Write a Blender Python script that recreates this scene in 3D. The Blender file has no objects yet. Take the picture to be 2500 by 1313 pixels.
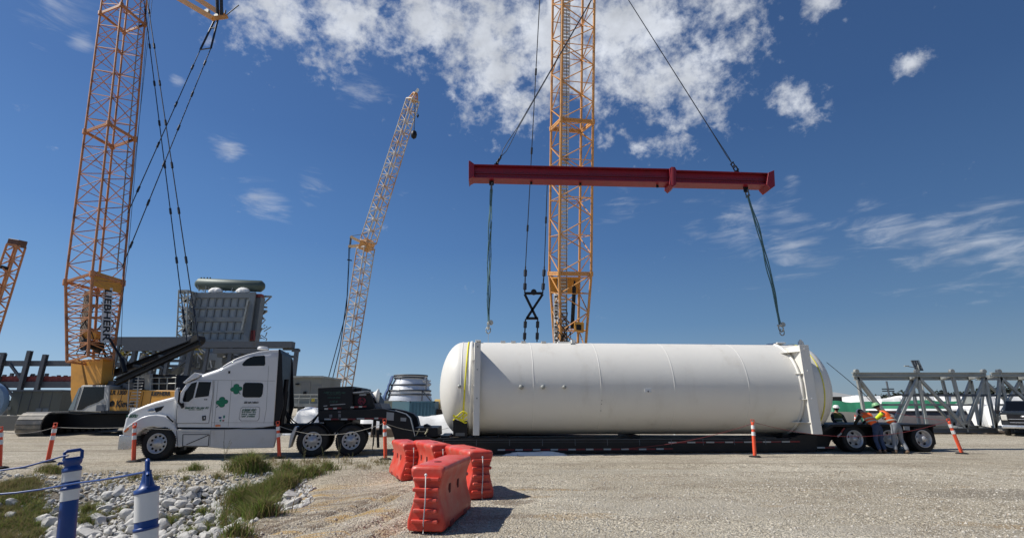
import bpy, math, random
import numpy as np
from math import radians, sin, cos, pi, tan, sqrt, exp
from mathutils import Vector, Matrix, noise

# ------------------------------------------------------------------ camera, sky, sun, exposure
S = bpy.context.scene
COL = S.collection
FOC, PITCH, EYE = 1200.0, radians(15.6), 1.6
cam = bpy.data.cameras.new('camera'); camo = bpy.data.objects.new('camera', cam); COL.objects.link(camo)
cam.sensor_width = 36; cam.lens = FOC/2500*36; cam.clip_end = 6000; cam.clip_start = .05
camo.location = (0, 0, EYE); camo.rotation_euler = (pi/2+PITCH, 0, 0); S.camera = camo
SUN_EL, SUN_DIR = radians(47), Vector((-1, -.055, 0)).normalized()   # towards the sun, on the ground plane
sv = Vector((SUN_DIR.x*cos(SUN_EL), SUN_DIR.y*cos(SUN_EL), sin(SUN_EL)))
sl = bpy.data.lights.new('sun', 'SUN'); sl.energy = 4.6; sl.angle = radians(.53); sl.color = (1, .955, .88)
so = bpy.data.objects.new('sun', sl); COL.objects.link(so); so.rotation_euler = sv.to_track_quat('Z', 'Y').to_euler(); so.location = (-40, 0, 60)
S.view_settings.view_transform = 'Standard'; S.view_settings.look = 'None'; S.view_settings.gamma = 1
S.view_settings.exposure = 0.22
W = bpy.data.worlds.new('World'); S.world = W; W.use_nodes = True

def raydir(px, py):
    u = (px-1250)/FOC; v = (656.5-py)/FOC
    return Vector((u, cos(PITCH)-v*sin(PITCH), sin(PITCH)+v*cos(PITCH)))
def P(px, py, Y):
    d = raydir(px, py); t = Y/d.y
    return Vector((d.x*t, Y, EYE+d.z*t))
def G(px, py, z=0.0):
    d = raydir(px, py); t = (z-EYE)/d.z
    return Vector((d.x*t, d.y*t, z))

class NT:
    def __init__(s, nt): s.nt = nt; s.nt.nodes.clear()
    def n(s, t, **k):
        nd = s.nt.nodes.new(t)
        for a, b in k.items():
            if a.startswith('i_'):
                key = a[2:]; key = int(key) if key.isdigit() else key.replace('_', ' ')
                if hasattr(b, 'is_output') or isinstance(b, bpy.types.NodeSocket): s.nt.links.new(b, nd.inputs[key])
                else: nd.inputs[key].default_value = b
            else: setattr(nd, a, b)
        return nd
    def l(s, a, b): s.nt.links.new(a, b)
    def m(s, op, a, b=None, c=None, clamp=False):
        nd = s.nt.nodes.new('ShaderNodeMath'); nd.operation = op; nd.use_clamp = clamp
        for i, x in enumerate((a, b, c)):
            if x is None: continue
            if isinstance(x, bpy.types.NodeSocket): s.nt.links.new(x, nd.inputs[i])
            else: nd.inputs[i].default_value = x
        return nd.outputs[0]
    def vm(s, op, a, b=None):
        nd = s.nt.nodes.new('ShaderNodeVectorMath'); nd.operation = op
        for i, x in enumerate((a, b)):
            if x is None: continue
            if isinstance(x, bpy.types.NodeSocket): s.nt.links.new(x, nd.inputs[i])
            else: nd.inputs[i].default_value = x
        return nd
    def noise(s, vec, sc, det=4, rough=.55, dist=0.0):
        nd = s.n('ShaderNodeTexNoise'); nd.inputs['Scale'].default_value = sc; nd.inputs['Detail'].default_value = det
        nd.inputs['Roughness'].default_value = rough; nd.inputs['Distortion'].default_value = dist; s.l(vec, nd.inputs['Vector']); return nd.outputs['Fac']
    def ramp(s, f, a, b, ca=(0, 0, 0, 1), cb=(1, 1, 1, 1)):
        nd = s.n('ShaderNodeMapRange'); nd.inputs[1].default_value = a; nd.inputs[2].default_value = b; s.l(f, nd.inputs[0]); nd.interpolation_type = 'SMOOTHSTEP'
        return nd.outputs[0]
    def mix(s, f, a, b, bt='MIX'):
        nd = s.n('ShaderNodeMix', data_type='RGBA', blend_type=bt)
        for i, x in ((0, f), (6, a), (7, b)):
            if isinstance(x, bpy.types.NodeSocket): s.l(x, nd.inputs[i])
            else: nd.inputs[i].default_value = x if i == 0 else (*x[:3], 1)
        return nd.outputs[2]

# sky with altocumulus in the upper middle and thin streaks lower down
def build_sky():
    t = NT(W.node_tree)
    sky = t.n('ShaderNodeTexSky', sky_type='NISHITA'); sky.sun_disc = False
    sky.sun_elevation = SUN_EL; sky.sun_rotation = math.atan2(SUN_DIR.x, SUN_DIR.y); sky.altitude = 100
    sky.air_density = 1.0; sky.dust_density = .6; sky.ozone_density = 2.2
    tc = t.n('ShaderNodeTexCoord'); nrm = t.vm('NORMALIZE', tc.outputs['Generated']).outputs[0]
    sep = t.n('ShaderNodeSeparateXYZ'); t.l(nrm, sep.inputs[0])
    # grade of the clear sky with height, deeper away from the sun
    rp = t.n('ShaderNodeValToRGB'); cr = rp.color_ramp; t.l(sep.outputs[2], rp.inputs[0])
    K = 1/.115*.0+1.0
    stops = [(0.0, (.26, .375, .49)), (.05, (.205, .335, .49)), (.15, (.112, .245, .455)), (.30, (.064, .168, .390)), (.48, (.042, .118, .310)), (.75, (.035, .088, .24)), (1.0, (.028, .07, .2))]
    cr.elements[0].position = 0; cr.elements[0].color = (*stops[0][1], 1); cr.elements[1].position = 1; cr.elements[1].color = (*stops[-1][1], 1)
    for p_, c_ in stops[1:-1]: e = cr.elements.new(p_); e.color = (*c_, 1)
    az = t.m('MULTIPLY_ADD', sep.outputs[0], -.42, 1.0)
    gsc = t.vm('SCALE', rp.outputs[0]); t.l(t.m('MULTIPLY', az, .88/.115), gsc.inputs['Scale'])
    skyc = t.mix(.88, sky.outputs[0], gsc.outputs[0])
    def region(blobs):
        acc = None
        for px, py, sg, amp in blobs:
            c = raydir(px, py).normalized()
            dp = t.vm('DOT_PRODUCT', nrm, tuple(c)).outputs['Value']
            e = t.m('EXPONENT', t.m('MULTIPLY', t.m('SUBTRACT', dp, 1.0), 2/(sg*sg)*.5*2))
            e = t.m('MULTIPLY', e, amp)
            acc = e if acc is None else t.m('MAXIMUM', acc, e)
        return acc
    big = region([(680, 20, .10, .9), (850, 50, .09, .9), (1060, 60, .10, .95), (1200, 110, .13, 1.0), (1330, 90, .13, 1), (1540, 70, .14, 1.0), (1250, 250, .09, .8), (1640, 180, .12, .88),
                  (1780, 70, .10, .72), (1650, 330, .06, .62), (1560, 360, .06, .5), (1940, 250, .05, .6), (1990, 5, .04, .8), (2230, 160, .03, .75), (1480, 300, .06, .6), (1180, 190, .1, .75), (1700, 250, .08, .75)])
    small = region([(560, 365, .035, .72), (640, 490, .055, .66), (760, 460, .04, .6), (880, 215, .05, .62), (825, 185, .025, .7), (200, 103, .02, .75), (140, 10, .05, .6), (985, 485, .02, .6), (430, 198, .016, .7), (690, 520, .03, .5), (1520, 495, .05, .6), (1935, 437, .02, .55),
                    (2100, 560, .07, .55), (2300, 590, .08, .65), (1800, 565, .08, .60), (1950, 580, .08, .66), (2200, 600, .09, .60), (2420, 590, .08, .66), (2350, 650, .06, .6), (2480, 620, .07, .65), (1700, 550, .05, .55)])
    # cumulus puffs
    q = t.vm('MULTIPLY', nrm, (1, 1, 1.15)).outputs[0]
    n1 = t.noise(q, 19.0, 10, .60, .2); n0 = t.noise(q, 60, 6, .62)
    cov = t.m('ADD', t.m('ADD', t.m('MULTIPLY', big, .52), n1), t.m('MULTIPLY', t.m('SUBTRACT', n0, .5), .42))
    m1 = t.ramp(cov, .68, 1.06)
    m1 = t.m('POWER', m1, .85)
    # stretched wisps
    q2 = t.vm('MULTIPLY', nrm, (1, 1, 4.6)).outputs[0]
    n2 = t.noise(q2, 10.0, 8, .62, .5)
    cov2 = t.m('ADD', t.m('MULTIPLY', small, .55), n2)
    m2 = t.m('MULTIPLY', t.ramp(cov2, .70, 1.16), .62)
    mask = t.m('MAXIMUM', m1, m2, clamp=True)
    n3 = t.noise(q, 16, 6, .6)
    shade = t.m('ADD', 5.1, t.m('MULTIPLY', t.m('SUBTRACT', n3, .5), 5.0))
    cc = t.n('ShaderNodeCombineColor'); 
    t.l(t.m('MULTIPLY', shade, .95), cc.inputs[0]); t.l(t.m('MULTIPLY', shade, 1.0), cc.inputs[1]); t.l(t.m('MULTIPLY', shade, 1.09), cc.inputs[2])
    colr = t.mix(t.m('MULTIPLY', mask, .93), skyc, cc.outputs[0])
    bg = t.n('ShaderNodeBackground'); t.l(colr, bg.inputs[0]); bg.inputs[1].default_value = .115
    out = t.n('ShaderNodeOutputWorld'); t.l(bg.outputs[0], out.inputs[0])
build_sky()

# ------------------------------------------------------------------ materials
MATS = {}
def pm(name, c, rough=.6, metal=0.0, var=.12, sc=2.5, bump=0.0, bsc=60, dirt=None, dsc=1.2, dlo=.5, dhi=.75, spec=.5, coat=0.0, streak=False):
    if name in MATS: return MATS[name]
    m = bpy.data.materials.new(name); m.use_nodes = True; MATS[name] = m
    t = NT(m.node_tree); tc = t.n('ShaderNodeTexCoord').outputs['Object']
    if streak: tc2 = t.vm('MULTIPLY', tc, (1, 1, .18)).outputs[0]
    else: tc2 = tc
    n = t.noise(tc2, sc, 5); f = t.m('MULTIPLY_ADD', t.m('SUBTRACT', n, .5), 2*var, 1.0)
    base = t.vm('SCALE', t.n('ShaderNodeRGB').outputs[0]); base.inputs['Scale'].default_value = 1
    base.inputs[0].links[0].from_node.outputs[0].default_value = (*c, 1); t.l(f, base.inputs['Scale'])
    colr = base.outputs[0]
    if dirt:
        d = t.ramp(t.noise(tc2, dsc, 7, .62), dlo, dhi); colr = t.mix(d, colr, dirt)
    b = t.n('ShaderNodeBsdfPrincipled'); t.l(colr, b.inputs['Base Color'])
    rn = t.m('ADD', rough-.08, t.m('MULTIPLY', t.noise(tc, sc*3, 4), .16), clamp=True); t.l(rn, b.inputs['Roughness'])
    b.inputs['Metallic'].default_value = metal; b.inputs['Specular IOR Level'].default_value = spec; b.inputs['Coat Weight'].default_value = coat
    if bump:
        bn = t.n('ShaderNodeBump'); bn.inputs['Strength'].default_value = min(1, bump*10); bn.inputs['Distance'].default_value = bump; t.l(t.noise(tc, bsc, 5, .6), bn.inputs['Height']); t.l(bn.outputs[0], b.inputs['Normal'])
    o = t.n('ShaderNodeOutputMaterial'); t.l(b.outputs[0], o.inputs[0]); return m
white = pm('white_paint', (.64, .64, .635), .38, var=.04, dirt=(.50, .47, .42), dsc=1.6, dlo=.58, dhi=.95, coat=.3)
dustwhite = pm('dusty_white', (.50, .50, .49), .5, var=.06, dirt=(.42, .39, .34), dsc=2.2, dlo=.5, dhi=.85)
tankw = pm('tank_white', (.70, .68, .625), .5, var=.035, sc=1.2, dirt=(.50, .46, .39), dsc=1.1, dlo=.52, dhi=.9, streak=True, bump=.002, bsc=14)
blackp = pm('black_paint', (.007, .007, .009), .5, var=.4, dirt=(.022, .02, .018), dsc=2.5, dlo=.55, dhi=.9, spec=.3)
blackr = pm('black_rubber', (.009, .009, .009), .8, var=.3, dirt=(.035, .031, .027), dsc=5, dlo=.5, dhi=.8)
glass = pm('dark_glass', (.004, .005, .007), .14, var=.1, spec=.25)
chrome = pm('chrome', (.66, .66, .66), .25, .75, var=.1, dirt=(.35, .32, .28), dsc=6, dlo=.5, dhi=.9)
alu = pm('aluminium', (.50, .50, .50), .36, .35, var=.12, dirt=(.30, .27, .23), dsc=7, dlo=.5, dhi=.9)
steelg = pm('dark_steel', (.095, .105, .12), .6, .2, var=.2, dirt=(.10, .07, .05), dsc=.6, dlo=.6, dhi=.85)
galv = pm('galvanised', (.36, .37, .345), .55, .25, var=.15, sc=1.5, dirt=(.17, .165, .145), dsc=1.1, dlo=.45, dhi=.8)
orangeL = pm('lattice_orange', (.60, .29, .085), .5, var=.12, dirt=(.16, .07, .035), dsc=1.4, dlo=.48, dhi=.85)
rustL = pm('lattice_rust_orange', (.50, .215, .09), .55, var=.15, dirt=(.11, .045, .028), dsc=1.1, dlo=.45, dhi=.8)
yellowC = pm('crane_yellow', (.62, .29, .035), .45, var=.08, dirt=(.32, .16, .04), dsc=.9, dlo=.5, dhi=.9)
lightL = pm('lattice_light', (.52, .47, .41), .5, var=.15, dirt=(.42, .24, .12), dsc=.3, dlo=.45, dhi=.6)
ropem = pm('wire_rope', (.022, .028, .04), .55, .3, var=.3)
ropeg = pm('grey_cord', (.40, .38, .33), .8)
redb = pm('beam_red', (.20, .006, .018), .42, var=.15, dirt=(.15, .012, .02), dsc=1.6, dlo=.48, dhi=.75)
orangep = pm('orange_plastic', (.80, .095, .035), .5, var=.08, dirt=(.55, .13, .07), dsc=4, dlo=.5, dhi=.85)
barp = pm('barrier_plastic', (.60, .050, .028), .42, var=.07, dirt=(.52, .20, .155), dsc=2.6, dlo=.42, dhi=.8, bump=.003, bsc=18)
bluep = pm('blue_plastic', (.006, .045, .21), .4, var=.12, dirt=(.03, .08, .22), dsc=6, dlo=.5, dhi=.9)
reflw = pm('white_sheeting', (.72, .72, .70), .45, var=.05, dirt=(.5, .49, .46), dsc=6, dlo=.5, dhi=.9)
redt = pm('red_tape', (.16, .004, .008), .5); whitet = pm('white_tape', (.42, .42, .40), .5)
yellows = pm('yellow_strap', (.75, .68, .02), .7, var=.12, bump=.002, bsc=120)
tealsl = pm('teal_sling', (.07, .15, .165), .8, var=.3, sc=6, bump=.003, bsc=60)
greyp = pm('grey_panel', (.30, .33, .345), .6, .0, var=.14, sc=.8, dirt=(.20, .22, .235), dsc=.35, dlo=.45, dhi=.75, streak=True)
greygirder = pm('grey_girder', (.17, .19, .205), .6, .2, var=.14, sc=.6)
drumg = pm('drum_green', (.07, .10, .09), .55, .2, var=.2)
silver = pm('silver_cladding', (.66, .68, .71), .40, .25, var=.1, sc=.7, bump=.02, bsc=2.5)
tarpw = pm('white_tarp', (.72, .72, .70), .65, var=.06, bump=.03, bsc=3.5, dirt=(.55, .53, .5), dsc=1.2)
tarpg = pm('green_tarp', (.035, .20, .105), .55, var=.2, sc=1.2, bump=.03, bsc=3)
tarpk = pm('grey_tarp', (.12, .11, .115), .7, var=.2, bump=.03, bsc=2.5)
tarpb = pm('blue_tarp', (.035, .07, .17), .55, var=.35, sc=2, bump=.03, bsc=3)
beige = pm('beige_cladding', (.235, .235, .21), .65, var=.06, sc=.7, dirt=(.18, .175, .15), dsc=.5, streak=True)
olive = pm('olive_cladding', (.115, .12, .10), .65, var=.08, sc=.7, dirt=(.08, .08, .07), dsc=.5, streak=True)
concrete = pm('concrete', (.17, .165, .145), .85, var=.12, sc=1.5, bump=.01, bsc=14)
containb = pm('container_beige', (.31, .29, .22), .6, var=.1, dirt=(.2, .12, .07), dsc=1.2, dlo=.6, dhi=.8)
containt = pm('container_teal', (.07, .17, .225), .55, var=.1, dirt=(.05, .10, .13), dsc=.8)
containl = pm('container_light_teal', (.25, .42, .45), .6, var=.08)
rednet = pm('red_netting', (.22, .05, .045), .8, var=.3, sc=2)
yellowt = pm('yellow_timber', (.40, .33, .05), .8, var=.2)
deckwood = pm('deck_timber', (.16, .12, .085), .8, var=.25, dirt=(.07, .055, .045), dsc=2)
greenlet = pm('green_lettering', (.006, .085, .05), .6); clover = pm('clover_green', (.004, .17, .085), .55, var=.15, sc=8)
darkgl = pm('dim_green_lettering', (.012, .055, .042), .6)
blacklet = pm('black_lettering', (.012, .012, .013), .6); greylet = pm('grey_decal', (.26, .27, .28), .6)
amber = pm('amber_lens', (.75, .20, .05), .3); lensw = pm('headlight_lens', (.60, .58, .52), .2, spec=.8)
seam = pm('panel_seam', (.16, .16, .155), .7); trackm = pm('track_steel', (.16, .155, .145), .6, .3, var=.2, dirt=(.30, .27, .22), dsc=3, dlo=.4, dhi=.75)
cabw = pm('crane_cab_grey', (.42, .42, .40), .5, var=.06, dirt=(.28, .26, .23), dsc=1.6)
skin = pm('skin', (.33, .17, .11), .6); vest = pm('orange_vest', (.90, .13, .02), .75, var=.1, sc=5, bump=.006, bsc=16)
vtape = pm('vest_tape', (.42, .41, .33), .5); jeans = pm('blue_jeans', (.025, .045, .10), .85, var=.3, sc=8, bump=.006, bsc=20)
jeansg = pm('grey_jeans', (.20, .215, .235), .85, var=.2, sc=7, bump=.006, bsc=20); shirtr = pm('maroon_shirt', (.20, .012, .03), .85, var=.2)
hardw = pm('white_hard_hat', (.78, .78, .76), .35); hardg = pm('green_hard_hat', (.22, .42, .22), .4); limev = pm('lime_trim', (.62, .80, .03), .7)
darkcl = pm('dark_clothing', (.012, .015, .014), .85); boot = pm('work_boot', (.12, .085, .055), .8); hairm = pm('dark_hair', (.015, .011, .009), .8)
treem = pm('far_foliage', (.020, .028, .018), .9, var=.35, sc=.1); roofl = pm('light_roof', (.36, .36, .34), .6, .2); wallm = pm('dark_wall', (.035, .038, .04), .8)
solar = pm('solar_cell', (.05, .055, .06), .3); pickupb = pm('pickup_paint', (.012, .016, .022), .25, coat=.6, var=.1)
walk = pm('walkway_grating', (.50, .52, .54), .6, .2, var=.1, dirt=(.15, .15, .14), dsc=.6)
walkt = pm('tan_walkway', (.24, .20, .15), .6, .1, var=.15)

# ------------------------------------------------------------------ mesh helpers
class MB:
    def __init__(s): s.v = []; s.f = []; s.sm = []
    def add(s, vs, fs, smooth=False):
        o = len(s.v); s.v += [tuple(v) for v in vs]; s.f += [tuple(i+o for i in f) for f in fs]; s.sm += [smooth]*len(fs); return s
    def hexa(s, p):  # 8 points: bottom 4 ccw, top 4 ccw
        return s.add(p, [(3, 2, 1, 0), (4, 5, 6, 7), (0, 1, 5, 4), (1, 2, 6, 5), (2, 3, 7, 6), (3, 0, 4, 7)])
    def box(s, x0, x1, y0, y1, z0, z1):
        return s.hexa([(x0, y0, z0), (x1, y0, z0), (x1, y1, z0), (x0, y1, z0), (x0, y0, z1), (x1, y0, z1), (x1, y1, z1), (x0, y1, z1)])
    def tube(s, a, b, r, n=6, r2=None, caps=True):
        a = Vector(a); b = Vector(b); r2 = r if r2 is None else r2; d = b-a
        if d.length < 1e-6: return s
        q = d.to_track_quat('Z', 'Y'); vs = []
        for c, rr in ((a, r), (b, r2)):
            for i in range(n): th = 2*pi*(i+.5)/n; vs.append(c+q @ Vector((rr*cos(th), rr*sin(th), 0)))
        s.add(vs, [(i, (i+1) % n, n+(i+1) % n, n+i) for i in range(n)], n > 5)
        if caps: s.add(vs, [tuple(range(n-1, -1, -1)), tuple(range(n, 2*n))])
        return s
    def path(s, pts, r, n=6):
        pts = [Vector(p) for p in pts]; vs = []; up = None
        for i, p in enumerate(pts):
            d = (pts[min(i+1, len(pts)-1)]-pts[max(i-1, 0)]).normalized(); q = d.to_track_quat('Z', 'Y')
            for k in range(n): th = 2*pi*k/n; vs.append(p+q @ Vector((r*cos(th), r*sin(th), 0)))
        m = len(pts)
        return s.add(vs, [(i*n+k, i*n+(k+1) % n, (i+1)*n+(k+1) % n, (i+1)*n+k) for i in range(m-1) for k in range(n)], True)
    def beam(s, a, b, w, h, up=(0, 0, 1)):
        a = Vector(a); b = Vector(b); d = (b-a).normalized(); u = Vector(up); sd = d.cross(u)
        if sd.length < .05: sd = d.cross(Vector((0, 1, 0)))
        sd.normalize(); u = sd.cross(d); x = sd*w/2; y = u*h/2
        return s.hexa([a-x-y, a+x-y, b+x-y, b-x-y, a-x+y, a+x+y, b+x+y, b-x+y])
    def ibeam(s, a, b, w, h, up=(0, 0, 1), t=.03):
        a = Vector(a); b = Vector(b); d = (b-a).normalized(); u = Vector(up); sd = d.cross(u)
        if sd.length < .05: sd = d.cross(Vector((0, 1, 0)))
        sd.normalize(); u = sd.cross(d)
        s.beam(a, b, t, h-2*t, up); s.beam(a+u*(h/2-t/2), b+u*(h/2-t/2), w, t, up); s.beam(a-u*(h/2-t/2), b-u*(h/2-t/2), w, t, up); return s
    def prism(s, poly, y0, y1):     # poly of (x,z) extruded along y
        n = len(poly); vs = [(x, y0, z) for x, z in poly]+[(x, y1, z) for x, z in poly]
        return s.add(vs, [tuple(range(n)), tuple(range(2*n-1, n-1, -1))]+[(i, i+n, (i+1) % n+n, (i+1) % n) for i in range(n)])
    def lathe(s, prof, c=(0, 0, 0), ax=(0, 0, 1), n=24, smooth=True, caps=True):   # prof of (r, h)
        q = Vector(ax).to_track_quat('Z', 'Y'); c = Vector(c); vs = []
        for r, h in prof:
            for i in range(n): th = 2*pi*i/n; vs.append(c+q @ Vector((r*cos(th), r*sin(th), h)))
        m = len(prof)
        s.add(vs, [(i*n+k, i*n+(k+1) % n, (i+1)*n+(k+1) % n, (i+1)*n+k) for i in range(m-1) for k in range(n)], smooth)
        s.add([vs[k] for k in range(n)], [tuple(range(n-1, -1, -1))]) if caps and prof[0][0] > 1e-4 else None
        s.add([vs[(m-1)*n+k] for k in range(n)], [tuple(range(n))]) if caps and prof[-1][0] > 1e-4 else None
        return s
    def build(s, name, mat, parent=None, bevel=0, seg=2, fix=False):
        me = bpy.data.meshes.new(name); me.from_pydata(s.v, [], s.f); me.polygons.foreach_set('use_smooth', s.sm); me.materials.append(mat); me.update()
        if fix:
            import bmesh
            bm = bmesh.new(); bm.from_mesh(me); bmesh.ops.remove_doubles(bm, verts=bm.verts, dist=.0005); bmesh.ops.recalc_face_normals(bm, faces=bm.faces); bm.to_mesh(me); bm.free()
        o = bpy.data.objects.new(name, me); COL.objects.link(o)
        if parent: o.parent = parent
        if bevel:
            md = o.modifiers.new('b', 'BEVEL'); md.width = bevel; md.segments = seg; md.limit_method = 'ANGLE'; md.angle_limit = radians(40); md.harden_normals = False
            me.polygons.foreach_set('use_smooth', [True]*len(me.polygons)); 
            wn = o.modifiers.new('w', 'WEIGHTED_NORMAL'); wn.keep_sharp = False
        return o
def each(mb, name, mat, parent, bevel=0):
    """one object per separate shape added to mb"""
    par = list(range(len(mb.v)))
    def fd(i):
        while par[i] != i: par[i] = par[par[i]]; i = par[i]
        return i
    for f in mb.f:
        r = fd(f[0])
        for k in f[1:]: par[fd(k)] = r
    grp = {}
    for f, sm in zip(mb.f, mb.sm): grp.setdefault(fd(f[0]), []).append((f, sm))
    out = []
    for fs in grp.values():
        idx = sorted({k for f, _ in fs for k in f}); mp = {k: i for i, k in enumerate(idx)}; m = MB(); m.v = [mb.v[k] for k in idx]; m.f = [tuple(mp[k] for k in f) for f, _ in fs]; m.sm = [s_ for _, s_ in fs]; out.append(m.build(name, mat, parent, bevel))
    return out
def tag(o, label=None, cat=None, group=None, kind=None):
    if label: o['label'] = label
    if cat: o['category'] = cat
    if group: o['group'] = group
    if kind: o['kind'] = kind
    return o
def thing(name, label, cat, loc=(0, 0, 0), rz=0, group=None):
    o = bpy.data.objects.new(name, None); COL.objects.link(o); o.location = loc; o.rotation_euler = (0, 0, rz); o.empty_display_size = .2
    return tag(o, label, cat, group)
def kids(o): return [c for c in bpy.data.objects if c.parent == o]
def copy_tree(o, parent=None, ch=None):
    c = o.copy(); COL.objects.link(c)
    if parent: c.parent = parent
    for k in kids(o):
        if k.name != c.name and k is not c: copy_tree(k, c)
    return c
class Frame:
    def __init__(s, O, yaw): s.O = Vector(O); s.yaw = yaw; s.ex = Vector((cos(yaw), sin(yaw), 0)); s.ey = Vector((-sin(yaw), cos(yaw), 0))
    def L(s, px, py, yl=0.0):
        d = raydir(px, py); c = Vector((0, 0, EYE)); t = (yl-(c-s.O).dot(s.ey))/d.dot(s.ey); w = c+d*t-s.O
        return Vector((w.dot(s.ex), yl, w.z))
    def xz(s, pts, yl=0.0): return [(lambda q: (q.x, q.z))(s.L(a, b, yl)) for a, b in pts]
    def W(s, v): return s.O+s.ex*v[0]+s.ey*v[1]+Vector((0, 0, v[2]))
    def inv(s, w): w = Vector(w)-s.O; return Vector((w.dot(s.ex), w.dot(s.ey), w.z))
def text(name, body, loc, size, mat, parent, rot=(pi/2, 0, 0), shear=0, width=None, depth=.004, bold=0.0):
    cu = bpy.data.curves.new(name, 'FONT'); cu.body = body; cu.size = size; cu.extrude = depth; cu.shear = shear; cu.align_x = 'CENTER'; cu.align_y = 'CENTER'; cu.offset = bold
    o = bpy.data.objects.new(name, cu); COL.objects.link(o); bpy.context.view_layer.update()
    me = bpy.data.meshes.new_from_object(o.evaluated_get(bpy.context.evaluated_depsgraph_get())); bpy.data.objects.remove(o)
    me.materials.clear(); me.materials.append(mat); n = bpy.data.objects.new(name, me); COL.objects.link(n); n.parent = parent; n.location = loc
    if isinstance(rot, Matrix): n.rotation_euler = rot.to_euler()
    else: n.rotation_euler = rot
    if width:
        xs = [v.co.x for v in me.vertices]; w = max(xs)-min(xs); n.scale.x = width/w
    return n
def scribble(mb, x0, x1, z0, z1, y, words, rnd, shear=.25):
    tot = sum(words)+.6*(len(words)-1); u = (x1-x0)/tot; x = x0; h = z1-z0
    for w in words:
        for k in range(int(w)):
            a = x+u*.04; b = x+u*.94; st = u*.32
            up = rnd.choice([1, .75, .75])
            def bar(xa, xb, za, zb):
                pts = [(xa+shear*(za), z0+za*h), (xb+shear*za, z0+za*h), (xb+shear*zb, z0+zb*h), (xa+shear*zb, z0+zb*h)]
                pts = [(px_-shear*za+shear*h*0+shear*((pz-z0)), pz) for (px_, pz) in [(xa, z0+za*h), (xb, z0+za*h), (xb, z0+zb*h), (xa, z0+zb*h)]] if False else [(xa+shear*za*h, z0+za*h), (xb+shear*za*h, z0+za*h), (xb+shear*zb*h, z0+zb*h), (xa+shear*zb*h, z0+zb*h)]
                mb.prism(pts, y, y-.003)
            bar(a, a+st, 0, up)
            if rnd.random() < .7: bar(b-st, b, 0, .75)
            if rnd.random() < .7: bar(a+st, b-st, .58, .75)
            if rnd.random() < .6: bar(a+st, b-st, 0, .17)
            if rnd.random() < .35: bar(a+st, b-st, .3, .45)
            x += u
        x += u*.6
def rrect(x0, x1, z0, z1, r, n=4):
    p = []
    for cx, cz, a0 in ((x1-r, z1-r, 0), (x0+r, z1-r, 90), (x0+r, z0+r, 180), (x1-r, z0+r, 270)):
        for i in range(n+1): a = radians(a0+90*i/n); p.append((cx+r*cos(a), cz+r*sin(a)))
    return p

# ------------------------------------------------------------------ ground
def ss(a, b, x):
    t = max(0., min(1., (x-a)/(b-a))); return t*t*(3-2*t)
def edge_x(y): return -3.72-(y-7)*.105+.25*sin(y*1.3)+.12*sin(y*3.1)
def ditch(x, y):
    return ss(0, 1, (edge_x(y)-x)/1.75)*ss(0, 1, (13.9-y+.15*sin(x*1.7))/3.2)*ss(0, 1, (y-5.0)/2.6)*ss(-26, -20, x)
def hgt(x, y, fine=True):
    z = -.85*ditch(x, y)
    z -= .22*ss(-1.4, -3.9, x)*ss(14.5, 11.5, y)*ss(3.6, 5, y)*(1 if x > -22 else 0)
    z += .17*ss(5.2, 3.6, y)*ss(-.6, -1.6, x)
    if fine and -30 < x < 30 and 0 < y < 40:
        z += .035*noise.noise(Vector((x*.55, y*.8, 3)))*ss(18, 10, y)+.012*noise.noise(Vector((x*2.5, y*2.5, 1)))
        for yy, am in ((12.6, .03), (13.0, .02), (14.5, .03), (15.0, .03), (10.9, .02)):
            if x > -2.5: z -= am*exp(-((y-yy-.02*x-.15*sin(x*.35+yy))/.10)**2)*ss(-2.5, -1, x)
        if x < 1 and y < 15: z += .03*ss(1, -2, x)*noise.noise(Vector((x*1.6, y*1.6, 7)))
        # old wheel ruts running down the bank
        for k, off in enumerate((0, .55, 1.5, 2.1)):
            d = abs((x+4.3-off)-(y-6.0)*.34+.12*sin(y*1.1+k)); z -= .085*exp(-(d/.11)**2)*ss(12.3, 10.5, y)*ss(5.4, 6.5, y)
    if y > 18: z += .006*noise.noise(Vector((x*.3, y*.3, 9)))
    return z
def GH(px, py):
    z = 0.0
    for _ in range(14): g = G(px, py, z); z = z*.4+.6*hgt(g.x, g.y, False)
    g = G(px, py, z); g.z = hgt(g.x, g.y); return g
def axis_pts(lo, hi, step, far_lo, far_hi):
    c = list(np.arange(lo, hi+1e-6, step)); s = step; a = lo
    while a > far_lo: s *= 1.22; a -= s; c.insert(0, a)
    s = step; a = hi
    while a < far_hi: s *= 1.22; a += s; c.append(a)
    return c
xs = axis_pts(-13, 9, .085, -3500, 3500); ys = axis_pts(3, 16, .085, -300, 3500)
nx, ny = len(xs), len(ys)
gv = [(x, y, hgt(x, y)) for y in ys for x in xs]
gf = [(j*nx+i, j*nx+i+1, (j+1)*nx+i+1, (j+1)*nx+i) for j in range(ny-1) for i in range(nx-1)]
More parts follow.
